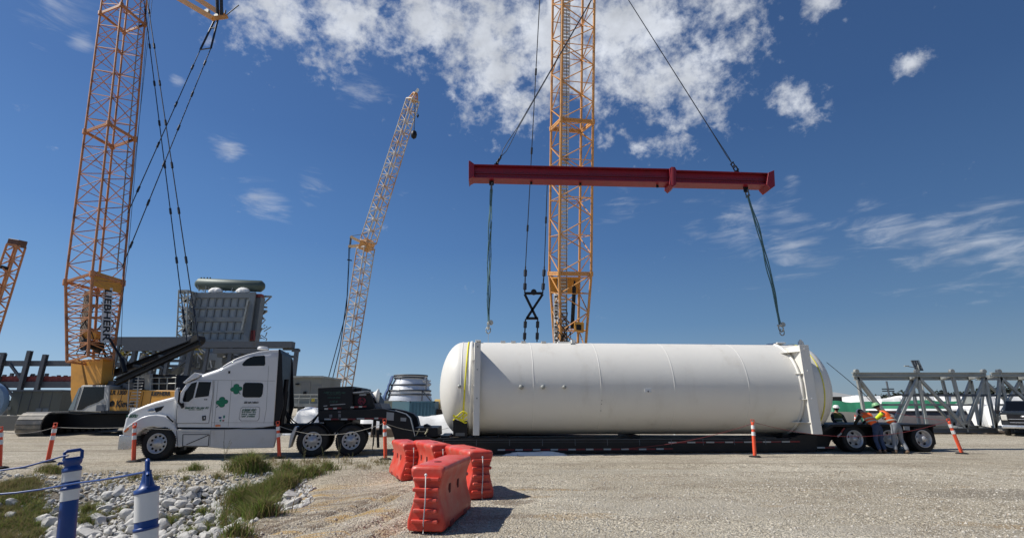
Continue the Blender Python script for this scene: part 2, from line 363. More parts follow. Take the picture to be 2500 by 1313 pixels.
def ground_mat():
    m = bpy.data.materials.new('gravel_ground'); m.use_nodes = True; t = NT(m.node_tree)
    tc = t.n('ShaderNodeTexCoord').outputs['Object']; sp = t.n('ShaderNodeSeparateXYZ'); t.l(tc, sp.inputs[0]); x, y, z = sp.outputs
    big = t.noise(tc, .16, 6, .6); mid = t.noise(tc, 1.3, 6, .6); fin = t.noise(tc, 9, 6, .7); vf = t.noise(tc, 55, 3, .7)
    c = t.mix(t.ramp(big, .38, .62), (.40, .352, .27), (.50, .452, .36))
    c = t.mix(t.m('MULTIPLY', t.ramp(mid, .45, .72), .6), c, (.27, .22, .155))
    # stretched traffic streaks
    st = t.noise(t.vm('MULTIPLY', tc, (.10, 1.0, 1)).outputs[0], 1.6, 6, .6); c = t.mix(t.m('MULTIPLY', t.ramp(st, .50, .68), .42), c, (.245, .205, .155))
    st2 = t.noise(t.vm('MULTIPLY', tc, (.06, .8, 1)).outputs[0], .5, 4, .5); c = t.mix(t.m('MULTIPLY', t.ramp(st2, .5, .7), .35), c, (.47, .43, .36))
    # pebbles
    vo = t.n('ShaderNodeTexVoronoi'); vo.inputs['Scale'].default_value = 30; t.l(tc, vo.inputs['Vector'])
    bw = t.n('ShaderNodeSeparateColor'); t.l(vo.outputs['Color'], bw.inputs[0])
    peb = t.m('MULTIPLY_ADD', t.m('SUBTRACT', bw.outputs[0], .45), t.ramp(t.noise(tc, .7, 4, .6), .35, .65), 1.0)
    vo2 = t.n('ShaderNodeTexVoronoi'); vo2.inputs['Scale'].default_value = 75; t.l(tc, vo2.inputs['Vector'])
    bw2 = t.n('ShaderNodeSeparateColor'); t.l(vo2.outputs['Color'], bw2.inputs[0])
    peb2 = t.m('MULTIPLY_ADD', t.m('SUBTRACT', bw2.outputs[0], .5), .8, 1.0)
    pf = t.m('MULTIPLY', peb, peb2)
    pf = t.m('MULTIPLY', pf, t.m('MULTIPLY_ADD', t.m('SUBTRACT', fin, .5), 1.0, 1.0))
    sc = t.vm('SCALE', c); t.l(pf, sc.inputs['Scale']); c = sc.outputs[0]
    # bank of clay: yellow streaks running down towards the swale
    ed = t.m('SUBTRACT', t.m('MULTIPLY_ADD', y, -.105, -3.0), x)
    rot = t.n('ShaderNodeMapping'); rot.inputs['Rotation'].default_value = (0, 0, radians(-70)); rot.inputs['Scale'].default_value = (.35, 2.4, 1); t.l(tc, rot.inputs[0])
    ys_ = t.noise(rot.outputs[0], 1.0, 5, .6); bm_ = t.m('MULTIPLY', t.ramp(ed, -2.4, -1.6), t.m('SUBTRACT', 1, t.ramp(y, 11.5, 13)))
    c = t.mix(t.m('MULTIPLY', t.m('MULTIPLY', t.ramp(ys_, .53, .61), bm_), .85), c, (.47, .32, .14))
    c = t.mix(t.m('MULTIPLY', t.m('MULTIPLY', t.ramp(ys_, .46, .38), bm_), .7), c, (.20, .155, .11))
    vt = t.noise(t.vm('MULTIPLY', tc, (.5, 1.2, 1)).outputs[0], .8, 3); pt = t.m('MULTIPLY', t.m('MULTIPLY', t.ramp(vt, .58, .66), t.ramp(x, -1, 0)), t.m('SUBTRACT', 1, t.ramp(y, 11, 13)))
    c = t.mix(t.m('MULTIPLY', pt, .5), c, (.36, .25, .13))
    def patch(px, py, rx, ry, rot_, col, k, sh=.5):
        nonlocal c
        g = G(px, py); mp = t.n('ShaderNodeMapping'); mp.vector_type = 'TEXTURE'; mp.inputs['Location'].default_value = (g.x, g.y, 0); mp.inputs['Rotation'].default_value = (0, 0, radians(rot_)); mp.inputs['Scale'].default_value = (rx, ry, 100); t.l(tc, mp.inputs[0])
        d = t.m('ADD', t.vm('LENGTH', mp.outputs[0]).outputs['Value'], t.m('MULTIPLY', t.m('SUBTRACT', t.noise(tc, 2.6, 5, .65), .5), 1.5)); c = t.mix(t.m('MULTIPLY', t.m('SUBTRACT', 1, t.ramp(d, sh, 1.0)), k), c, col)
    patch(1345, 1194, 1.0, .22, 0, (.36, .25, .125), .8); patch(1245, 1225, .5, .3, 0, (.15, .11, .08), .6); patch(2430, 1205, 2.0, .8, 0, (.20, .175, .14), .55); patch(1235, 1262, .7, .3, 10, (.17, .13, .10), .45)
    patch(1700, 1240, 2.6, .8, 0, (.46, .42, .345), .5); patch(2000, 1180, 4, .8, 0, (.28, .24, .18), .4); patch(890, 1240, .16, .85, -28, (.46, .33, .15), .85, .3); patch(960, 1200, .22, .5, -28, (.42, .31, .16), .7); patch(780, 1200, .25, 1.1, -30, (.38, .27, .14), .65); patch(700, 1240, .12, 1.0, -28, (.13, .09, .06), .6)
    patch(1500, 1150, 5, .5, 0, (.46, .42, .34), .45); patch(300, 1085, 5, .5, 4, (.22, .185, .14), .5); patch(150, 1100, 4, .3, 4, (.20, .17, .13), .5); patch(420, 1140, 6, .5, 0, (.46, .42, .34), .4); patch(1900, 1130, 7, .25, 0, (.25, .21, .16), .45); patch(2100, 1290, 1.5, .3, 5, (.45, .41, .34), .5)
    # swale bed: dark soil, pale broken stone fines
    sw = t.ramp(ed, .55, 1.1); swy = t.m('MULTIPLY', t.ramp(t.m('MULTIPLY', z, -1), .2, .45), sw)
    bed = t.mix(t.ramp(fin, .4, .6), (.085, .065, .045), (.24, .22, .19)); c = t.mix(t.m('MULTIPLY', swy, .9), c, bed)
    b = t.n('ShaderNodeBsdfPrincipled'); t.l(c, b.inputs['Base Color']); b.inputs['Roughness'].default_value = .95; b.inputs['Specular IOR Level'].default_value = .15
    hs = t.m('ADD', t.m('MULTIPLY', vo.outputs['Distance'], -.9), t.m('ADD', t.m('MULTIPLY', vo2.outputs['Distance'], -.45), t.m('MULTIPLY', fin, 1.6)))
    bn = t.n('ShaderNodeBump'); bn.inputs['Strength'].default_value = 1.0; bn.inputs['Distance'].default_value = .03; t.l(hs, bn.inputs['Height']); t.l(bn.outputs[0], b.inputs['Normal'])
    o = t.n('ShaderNodeOutputMaterial'); t.l(b.outputs[0], o.inputs[0]); return m
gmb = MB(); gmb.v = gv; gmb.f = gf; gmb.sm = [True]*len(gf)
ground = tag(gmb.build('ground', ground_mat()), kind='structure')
# ------------------------------------------------------------------ wheels
def wheel(parent, c, R, rr, w, steer=0.0, style='holes', yout=-1, n=10):
    """wheel centre c, outer face towards local -y (yout=-1); children of parent: wheel > rim"""
    q = Matrix.Rotation(steer, 3, 'Z'); c = Vector(c); ax = q @ Vector((0, yout, 0))
    t = MB(); prof = [(rr*.98, -w/2+.03), (rr*1.08, -w/2), (R*.93, -w/2), (R*.985, -w/2+.03), (R, -w/2+.06), (R, w/2-.06), (R*.985, w/2-.03), (R*.93, w/2), (rr*1.08, w/2+.005), (rr*1.0, w/2-.02)]
    t.lathe(prof, c, ax, 40, caps=False)
    for k in range(44):
        th = 2*pi*k/44; e = q @ Vector((cos(th), 0, sin(th))); tg = q @ Vector((-sin(th), 0, cos(th)))
        for s_ in (-1, 1):
            a = c+e*(R+.004)+ax*(s_*w*.25); t.beam(a-ax*w*.2+tg*.0, a+ax*w*.2+tg*.0, .022, .014, tuple(e))
    to = t.build('wheel', blackr, parent)
    r = MB()
    if style == 'holes':
        r.lathe([(rr*1.02, w/2-.035), (rr*1.03, w/2+.012), (rr*.96, w/2+.014), (rr*.90, w/2-.03), (rr*.80, w/2-.055), (rr*.60, w/2-.05), (rr*.50, w/2-.01), (rr*.42, w/2+.03), (rr*.30, w/2+.04), (rr*.27, w/2+.085), (.001, w/2+.10)], c, ax, 36, caps=False)
    else:
        r.lathe([(rr*1.02, w/2-.035), (rr*1.03, w/2+.012), (rr*.95, w/2+.012), (rr*.88, w/2-.08), (rr*.70, w/2-.14), (rr*.45, w/2-.10), (rr*.34, w/2-.02), (rr*.30, w/2+.05), (.001, w/2+.06)], c, ax, 36, caps=False)
    ro = r.build('rim', alu, to, fix=True)
    h = MB(); k2 = MB()
    hr, hd = (rr*.115, w/2-.047) if style == 'holes' else (rr*.17, w/2-.115)
    for k in range(n if style == 'holes' else 5):
        th = 2*pi*k/(n if style == 'holes' else 5)+.2; e = q @ Vector((cos(th), 0, sin(th))); a = c+e*rr*(.72 if style == 'holes' else .66)+ax*hd
        h.tube(a-ax*.01, a+ax*.009, hr, 12)
    each(h, 'hand_hole', blackp, to)
    for k in range(10):
        th = 2*pi*k/10; e = q @ Vector((cos(th), 0, sin(th))); a = c+e*rr*.46+ax*(w/2-.01); k2.tube(a, a+ax*.035, .014, 6)
    ro and k2.build('wheel_nut', alu, ro if False else to)
    return to

# ------------------------------------------------------------------ tractor unit
TF = Frame((-10.93, 16.05, 0), radians(14))
def build_tractor():
    F = TF; t = thing('semi_truck', 'white sleeper cab road tractor with green four leaf clovers on its side', 'truck', F.O, F.yaw)
    L = F.xz
    YN, YFR = .10, 2.30
    # cab and sleeper: three width slices so that the roof rounds over
    roof = [(682, 850.5), (660, 851), (631, 855), (604, 861), (577, 872), (553, 885), (533.5, 897), (514, 904), (499, 909), (487, 915), (475, 925), (455.5, 930), (441, 954), (436, 966), (428.7, 966)]
    prof = L(roof+[(432, 1042), (560, 1043), (640, 1043), (669, 1039)], YN)
    cz = 1.9; cx = (prof[0][0]+prof[14][0])/2
    zmax = max(p[1] for p in prof); zmin = min(p[1] for p in prof)
    def sl(inset_top, inset_x):
        out = []
        for (x, z) in prof:
            k = max(0, (z-1.75)/(zmax-1.75)); out.append((x+(cx-x)*inset_x*0.5, z-inset_top*k))
        return out
    offs = [(0.0, .30, .03), (.025, .17, .018), (.07, .085, .01), (.16, .03, .004), (.34, 0, 0)]
    slices = [(YN+a, sl(b, c)) for a, b, c in offs]+[(YFR-a, sl(b, c)) for a, b, c in reversed(offs)]
    mb = MB(); n = len(prof); vs = [(x, y, z) for y, sc_ in slices for x, z in sc_]
    # low part keeps full width, the roof is narrower: pull in the upper side like real fairings
    m = len(slices)
    fs = [(i*n+k, (i+1)*n+k, (i+1)*n+(k+1) % n, i*n+(k+1) % n) for i in range(m-1) for k in range(n)]
    mb.add(vs, fs, True); mb.add(vs[:n], [tuple(range(n))]); mb.add(vs[(m-1)*n:], [tuple(range(n-1, -1, -1))])
    cab = mb.build('cab', white, t, fix=True)
    # raised roof fairing slab on the side, above the shoulder line
    fair = L([(682, 851.5), (660, 852), (631, 856), (604, 862.5), (577, 873.5), (553, 886.5), (537, 897), (560, 896.5), (600, 895), (640, 896.5), (655, 900), (678, 903)], YN)
    YS = YN-.012
    MB().prism([(x, z-(.02 if z > 3.2 else 0)) for x, z in fair], YS+.05, YFR-.04).build('roof_fairing', white, t, bevel=.03)
    # hood
    hood = L([(430, 966), (411.6, 970.6), (377.5, 979.7), (353, 988), (328.8, 998), (316.6, 1005), (309, 1012.6), (304, 1022), (300.7, 1037), (297, 1049), (296, 1058), (330, 1060), (420, 1060), (432, 1046)], .32)
    MB().prism(hood, .34, 2.06).build('hood', white, t, bevel=.10, seg=4)
    hl = MB(); hl.prism(L([(428, 973), (378, 986), (352, 994), (330, 1004), (332, 1005.5), (355, 996), (380, 988), (428, 975.5)], .33), .325, .345); hl.build('hood_crease', white, t, bevel=.006)
    # fenders
    fen = L([(298, 1051.6), (311.7, 1039), (328.8, 1027), (345.8, 1017.5), (363, 1012.6), (382, 1011), (402, 1015), (416.5, 1024.8), (426, 1037), (430, 1046.7), (431, 1063.8), (433.6, 1090.6), (421, 1090.6), (419, 1076), (415, 1064), (406.8, 1053), (392, 1045), (372.7, 1041.4), (353, 1045), (338.5, 1056), (330, 1066), (300, 1062)], .05)
    MB().prism(fen, .04, .42).build('fender', white, t, bevel=.05, seg=3)
    MB().prism(fen, 1.98, 2.36).build('fender', white, t, bevel=.05, seg=3)
    hp = L([(300, 1055), (305, 1046), (318, 1037), (326, 1033), (324, 1043), (318, 1052), (303, 1057)], .03)
    MB().prism(hp, .02, .09).build('headlight', lensw, t, bevel=.01)
    MB().prism(L([(302, 1052), (311, 1044), (316, 1041), (313, 1049), (305, 1055)], .015), .012, .05).build('turn_signal', amber, t, bevel=.006)
    bp = L([(291, 1061), (330, 1061), (330, 1088), (312, 1098), (286, 1098), (288, 1080)], .06)
    MB().prism(bp, .05, 2.30).build('bumper', chrome, t, bevel=.03)
    gr = MB(); xg = hood[9][0]
    for k in range(9): gr.box(xg+.02, xg+.08, .55+k*.15, .63+k*.15, .95, 1.55)
    gr.build('grille', chrome, t)
    # hood side details
    e = F.L(370, 1002, .335); em = MB(); em.lathe([(.001, .02), (.10, .016), (.112, .006), (.115, 0)], (0, 0, 0), (0, -1, 0), 24)
    eo = em.build('emblem', chrome, t); eo.location = (e.x, .335, e.z); eo.scale = (1, 1, .52)
    em = MB(); em.lathe([(.001, .024), (.085, .021), (.088, .01)], (0, 0, 0), (0, -1, 0), 24); ei = em.build('emblem_face', greylet, t); ei.location = eo.location; ei.scale = (1, 1, .45)
    MB().prism(L([(377, 996), (400, 990.5), (393, 1001), (381, 1006)], .33), .322, .35).build('hood_vent', blackp, t)
    sc_ = MB(); a = F.L(314, 1019, .335); b = F.L(336, 1009.5, .335); scribble(sc_, a.x, b.x, a.z, b.z, .336, [4], random.Random(4), .3); sc_.prism(L([(309, 1012), (312, 1011), (313, 1015), (311, 1019), (308, 1017)], .335), .336, .333); sc_.build('hood_lettering', greenlet, t)
    MB().beam(tuple(F.L(407, 1015, .03)), tuple(F.L(423, 1029.5, .03)), .035, .035).build('hood_latch', blackp, t)
    # windscreen (front face of the cab, seen edge on), side glass
    wz = L([(454, 932.5), (441.5, 955), (437.5, 966)], YN)
    ws = MB(); d0 = .02
    ws.add([(wz[0][0]-.03, YN+.22, wz[0][1]+.01), (wz[2][0]-.03, YN+.16, wz[2][1]), (wz[2][0]-.03, YFR-.16, wz[2][1]), (wz[0][0]-.03, YFR-.22, wz[0][1]+.01), (wz[0][0]+.05, YN+.22, wz[0][1]), (wz[2][0]+.05, YN+.16, wz[2][1]), (wz[2][0]+.05, YFR-.16, wz[2][1]), (wz[0][0]+.05, YFR-.22, wz[0][1])], [(0, 1, 2, 3), (7, 6, 5, 4), (0, 4, 5, 1), (1, 5, 6, 2), (2, 6, 7, 3), (3, 7, 4, 0)])
    ws.build('windscreen', glass, t)
    YG = YN-.004
    def panel(nm, pts, mat, y0=YG, th=.02, bv=0, par=t, y=YN): 
        return MB().prism(L(pts, y), y0, y0+th).build(nm, mat, par, bevel=bv)
    # door: a shallow raised panel with its seams, handle, two windows
    dr = L([(432, 1032), (433, 1000), (437, 985), (443, 966), (452, 948), (466, 932), (478, 927.5), (521, 927.5), (520, 960), (514, 1000), (509.5, 1032)], YN)
    door = MB().prism(dr, YN-.012, YN+.03).build('door', white, t, bevel=.012)
    def outline(pts, w=.012, y=YN-.014, closed=True):
        mb = MB(); q = L(pts, YN); k = len(q)
        for i in range(k if closed else k-1):
            a, b = q[i], q[(i+1) % k]; mb.beam((a[0], y, a[1]), (b[0], y, b[1]), .006, w)
        return mb
    outline([(431.2, 1032.6), (432, 1000), (434, 990)], closed=False).build('door_seam', seam, door)
    outline([(520.5, 929), (520, 960), (514.5, 1000), (510, 1032.6), (431.2, 1032.6)], closed=False).build('door_seam', seam, door)
    fr = panel('window_frame', [(482.8, 928.6), (467, 932), (449, 955), (442.6, 976), (446, 983), (462.5, 983), (475, 972), (511.5, 969), (519, 929.6)], white, YN-.02, .03, .006, door)
    panel('quarter_window', [(481.5, 931.5), (468, 935.5), (452, 956.5), (446.5, 975.5), (448.5, 980.5), (461, 980.5), (472, 971)], glass, YN-.024, .02, 0, door)
    panel('window', [(486, 931.5), (516.5, 932), (510, 966.5), (476, 970.5)], glass, YN-.024, .02, 0, door)
    panel('door_handle', [(494, 1015), (503, 1013.5), (502.5, 1025), (494.5, 1026)], blackp, YN-.035, .03, .008, door)
    panel('handle_recess', [(498.5, 1017), (501, 1016.6), (500.6, 1022), (498.3, 1022.5)], alu, YN-.04, .012, 0, door)
    sc_ = MB(); a = F.L(451, 997.6, YN); b = F.L(509, 991.8, YN); scribble(sc_, a.x, b.x, a.z, b.z, YN-.015, [5, 5, 8, 3], random.Random(2), .35)
    a = F.L(460.5, 1000.6, YN); b = F.L(497, 998.0, YN); scribble(sc_, a.x, b.x, a.z, b.z, YN-.015, [8, 5, 2], random.Random(9), .2); sc_.build('door_lettering', greenlet, door)
    sc_ = MB(); a = F.L(498, 976, YN); b = F.L(506.5, 972.6, YN); scribble(sc_, a.x, b.x, a.z, b.z, YN-.015, [4], random.Random(5), .3); sc_.build('model_lettering', blacklet, door)
    # sleeper seams
    for pts in ([(480, 927), (672, 929.5)], [(524.5, 928), (516, 1042)], [(532.5, 928.5), (523, 1040)], [(566, 929), (557, 1040)], [(656, 893), (650, 1000), (644, 1032)], [(516, 1031), (669, 1031)]):
        outline(pts, .007, YN-.002, False).build('panel_seam', seam, t)
    panel('sleeper_window', [(p) for p in [(599, 933.5), (637, 934), (641.5, 936), (643, 940), (641, 961), (638.5, 967), (634, 969.5), (597, 969.5), (592.5, 966.5), (591.8, 961), (594, 938.5)]], glass, YN-.008, .03)
    panel('roof_window', [(591, 889.5), (594, 884.5), (601.8, 877), (611, 871.8), (621, 868.8), (644, 867.2), (647, 869), (647.8, 889), (645, 892.3), (594.5, 893)], glass, YN-.006, .07, 0)
    panel('side_marker_lamp', [(557, 905.5), (562.5, 905), (562, 911), (557.5, 911.5)], blackp, YN-.01, .03)
    panel('marker_light', [(526, 1036), (538, 1036), (538.5, 1040), (526, 1041)], amber, YN-.02, .03, .006)
    dl = L([(593, 993), (632, 993), (634.5, 996), (632.5, 1020), (629, 1026.5), (588, 1026.5), (584, 1021), (588, 997)], YN)
    bx = MB().prism(dl, YN-.008, YN+.02).build('toolbox_door', white, t, bevel=.004); ol = MB()
    for i in range(len(dl)): a, b = dl[i], dl[(i+1) % len(dl)]; ol.beam((a[0], YN-.008, a[1]), (b[0], YN-.008, b[1]), .006, .012)
    ol.build('door_seam', seam, bx)
    sc_ = MB()
    for k, (ya, yb, xa, xb, ws_) in enumerate(((1003.5, 996.2, 590, 627, [7, 5]), (1007.5, 1003.9, 589.5, 625, [9, 4]), (1012.5, 1008.5, 589, 624, [6, 7]), (1017.8, 1013.2, 587.5, 623, [5, 8]))):
        a = F.L(xa, ya, YN); b = F.L(xb, yb, YN); scribble(sc_, a.x, b.x, a.z, b.z, YN-.010, ws_, random.Random(20+k), .35)
    sc_.build('side_lettering', greenlet, bx)
    sc_ = MB(); a = F.L(595, 984.3, YN); b = F.L(632, 979, YN); scribble(sc_, a.x, b.x, a.z, b.z, YN-.003, [3, 3, 7], random.Random(31), .35); sc_.build('script_lettering', blacklet, t)
    # four leaf clovers
    for (px, py, sd) in ((577, 949, 1), (542, 981, -1)):
        c = F.L(px, py, YN); r = .150; mb = MB(); ob = MB()
        for k in range(4):
            a0 = pi/2*k+.12
            for mbb, g, dy in ((ob, 1.0, .004), (mb, .84, .007)):
                pts = []
                for i in range(20):
                    th = 2*pi*i/20; rx = .5*r*g*(1.08+.10*cos(2*th)); ex, ez = cos(a0)*r*.62, sin(a0)*r*.62
                    pts.append((c.x+ex+rx*cos(th), c.z+ez+rx*sin(th)))
                mbb.prism(pts, YN-dy-k*.0004, YN-.001)
        ob.beam((c.x, YN-.004, c.z), (c.x+sd*r*.95, YN-.004, c.z-r*1.1), .004, .022)
        mb.prism([(c.x+.03*cos(i*pi/4), c.z+.03*sin(i*pi/4)) for i in range(8)], YN-.0095, YN-.001)
        o = ob.build('clover_decal', greenlet, t); mb.build('clover_leaf', clover, o)
    for pts, mt in (([(533.5, 1017), (541, 1016.5), (540.5, 1021), (534, 1021.5)], pm('blue_decal', (.01, .04, .16), .6)), ([(545, 1013.5), (549.5, 1013), (549, 1020), (544.5, 1020.5)], pm('green_decal', (.03, .2, .15), .6)), ([(536, 1024), (541, 1023), (540, 1028), (536, 1028)], pm('green_decal', (0, 0, 0))), ([(543, 1024), (548, 1024), (547, 1028), (542.5, 1028)], pm('red_decal', (.3, .10, .09), .6))):
        panel('sticker', pts, mt, YN-.003, .006)
    # visor, mirror
    vs_ = L([(446, 933.5), (475, 908.5), (488.4, 913), (483, 921), (470, 926), (449, 935.5)], YN-.05)
    MB().prism(vs_, YN-.04, YFR+.04).build('sun_visor', white, t, bevel=.015)
    mo = MB().prism(L([(428.7, 968), (430, 955), (434, 947), (438.5, 945.6), (439.7, 958), (437.5, 980), (433, 980)], -.12), -.24, -.08).build('mirror', white, t, bevel=.02)
    MB().prism(L([(438.6, 948), (440.2, 957), (438.2, 980), (436.5, 981)], -.13), -.23, -.11).build('mirror_glass', glass, mo)
    MB().beam(tuple(F.L(435, 981, -.14)), tuple(F.L(447, 993, .02)), .05, .05).build('mirror_arm', blackp, mo)
    panel('mirror_bracket', [(441, 984), (449, 983), (450, 993), (445, 997), (441, 990)], blackp, YN-.07, .07, .01, mo)
    # lower skirt with steps and strut
    sk = L([(431, 1047.5), (675, 1047), (674, 1070), (667.6, 1092.5), (550.6, 1095), (506.7, 1091), (446, 1089.5), (434, 1091)], .05)
    MB().prism(sk, .04, .20).build('side_skirt', dustwhite, t, bevel=.025)
    MB().prism(L([(432, 1041.5), (669, 1040), (674, 1049), (431, 1050)], .10), .14, 2.2).build('sill', blackp, t)
    for pts in ([(446.5, 1060), (511, 1060), (508.5, 1088.5), (446, 1088)],):
        mb = MB(); q = L(pts, .04)
        for i in range(4): a, b = q[i], q[(i+1) % 4]; mb.beam((a[0], .037, a[1]), (b[0], .037, b[1]), .008, .018)
        mb.beam((q[3][0]+.1, .035, q[3][1]+.04), (q[1][0]-.02, .035, q[1][1]-.02), .01, .02); mb.build('step_box_seam', blackp, t)
    for pts in ([(548.5, 1048), (546, 1095)], [(444, 1055), (512, 1056)], [(515, 1049), (512, 1091)]):
        mb = MB(); q = L(pts, .04); mb.beam((q[0][0], .039, q[0][1]), (q[1][0], .039, q[1][1]), .006, .010); mb.build('skirt_seam', seam, t)
    MB().prism(L([(440, 1090), (450, 1090), (449, 1098), (441, 1099)], .2), .2, .4).build('step_bracket', blackp, t)
    # roof horn fairing dome
    a = F.L(640, 849, .7); dm = MB(); dm.lathe([(.17, -.03), (.17, .03), (.14, .06), (.001, .075)], (a.x, .8, a.z-.01), (0, 0, 1), 16); dm.build('antenna_dome', white, t)
    # side extender, back wall plant: exhaust, catwalk
    bl = L([(683, 857), (688, 864), (691, 990), (676, 1046), (669, 1038)], YN)
    MB().prism(bl, YN+.02, YN+.10).build('side_extender', blackp, t, bevel=.01); MB().prism(bl, YFR-.1, YFR-.02).build('side_extender', blackp, t, bevel=.01)
    q = F.L(676, 1000, YN); bw_ = L([(683.5, 852), (686, 862), (680, 1000), (671, 1040), (667, 1040), (680, 852)], YN); MB().prism(bw_, YN+.03, YFR-.06).build('back_wall', blackp, t)
    ex = MB(); ex.tube((q.x+.12, .5, 1.0), (q.x+.12, .5, 2.5), .08, 12); ex.tube((q.x+.12, .5, 1.3), (q.x+.12, .5, 2.1), .11, 12); ex.build('exhaust_stack', blackp, t)
    MB().box(-.85, .80, .44, 1.9, .55, 1.10).build('wheel_well', blackp, t)
    # chassis, fifth wheel
    xr = F.L(905, 1060, 1.0).x; ch = MB()
    for y in (.78, 1.62): ch.box(.4, xr, y-.04, y+.04, .72, .98)
    for x in np.arange(1.0, xr, .9): ch.box(x, x+.1, .82, 1.58, .75, .93)
    ch.box(q.x+.05, q.x+1.4, .7, 1.7, .98, 1.02); ch.build('chassis', blackp, t)
    wx = [F.L(763, 1080, .12).x, F.L(857, 1080, .12).x]
    fw = MB(); fw.box((wx[0]+wx[1])/2-.55, (wx[0]+wx[1])/2+.45, .75, 1.65, 1.06, 1.14); fw.box((wx[0]+wx[1])/2-.3, (wx[0]+wx[1])/2+.3, .72, .80, .9, 1.08); fw.box((wx[0]+wx[1])/2-.3, (wx[0]+wx[1])/2+.3, 1.6, 1.68, .9, 1.08); fw.build('fifth_wheel', blackp, t)
    wheel(t, (0, .19, .50), .50, .292, .30, radians(-14))
    wheel(t, (0, 2.21, .50), .50, .292, .30, radians(-14), yout=1)
    for x in wx:
        wheel(t, (x, .17, .50), .50, .285, .28); wheel(t, (x, .50, .50), .50, .285, .28); wheel(t, (x, 2.23, .50), .50, .285, .28, yout=1); wheel(t, (x, 1.9, .50), .50, .285, .28, yout=1)
        ax = MB(); ax.tube((x, .2, .50), (x, 2.2, .50), .09, 10); ax.lathe([(.05, -.22), (.22, -.12), (.26, 0), (.22, .12), (.05, .22)], (x, 1.2, .52), (0, 1, 0), 14); ax.build('axle', blackp, t)
        fd = MB(); r = .57
        pts = [(x+r*cos(radians(a)), .50+r*sin(radians(a))) for a in range(20, 161, 10)]; pts += [(x+(r-.02)*cos(radians(a)), .50+(r-.02)*sin(radians(a))) for a in range(160, 19, -10)]
        fd.prism(pts, .03, .62); fd.build('wheel_arch', blackp, t)
    mf = MB(); x = wx[1]+.70; mf.box(x, x+.02, .05, .62, .18, .85); mf.box(x, x+.02, 1.78, 2.35, .18, .85); mf.beam((x+.14, .08, .82), (x+.2, .08, .25), .01, .09); mf.build('mud_flap', blackp, t)
    x = wx[0]-.72; m2 = MB(); m2.prism([(x, .3), (x+.05, .3), (x+.2, .95), (x+.14, .97), (x+.02, .7)], .04, .6); m2.build('quarter_fender', alu, t, bevel=.01)
    # air lines between cab and trailer
    hz = MB()
    for k, (dx, yy) in enumerate(((0, .9), (.06, 1.05), (.1, 1.2))):
        a = Vector((q.x+.1, yy, 1.45)); b = Vector((q.x+1.35, yy, 1.62)); pts = [a+(b-a)*s-Vector((0, 0, 1))*(.75-.1*k)*4*s*(1-s) for s in [i/14 for i in range(15)]]; hz.path(pts, .022, 6)
    hz.build('air_hose', blackr, t)
    return t
tractor = build_tractor()

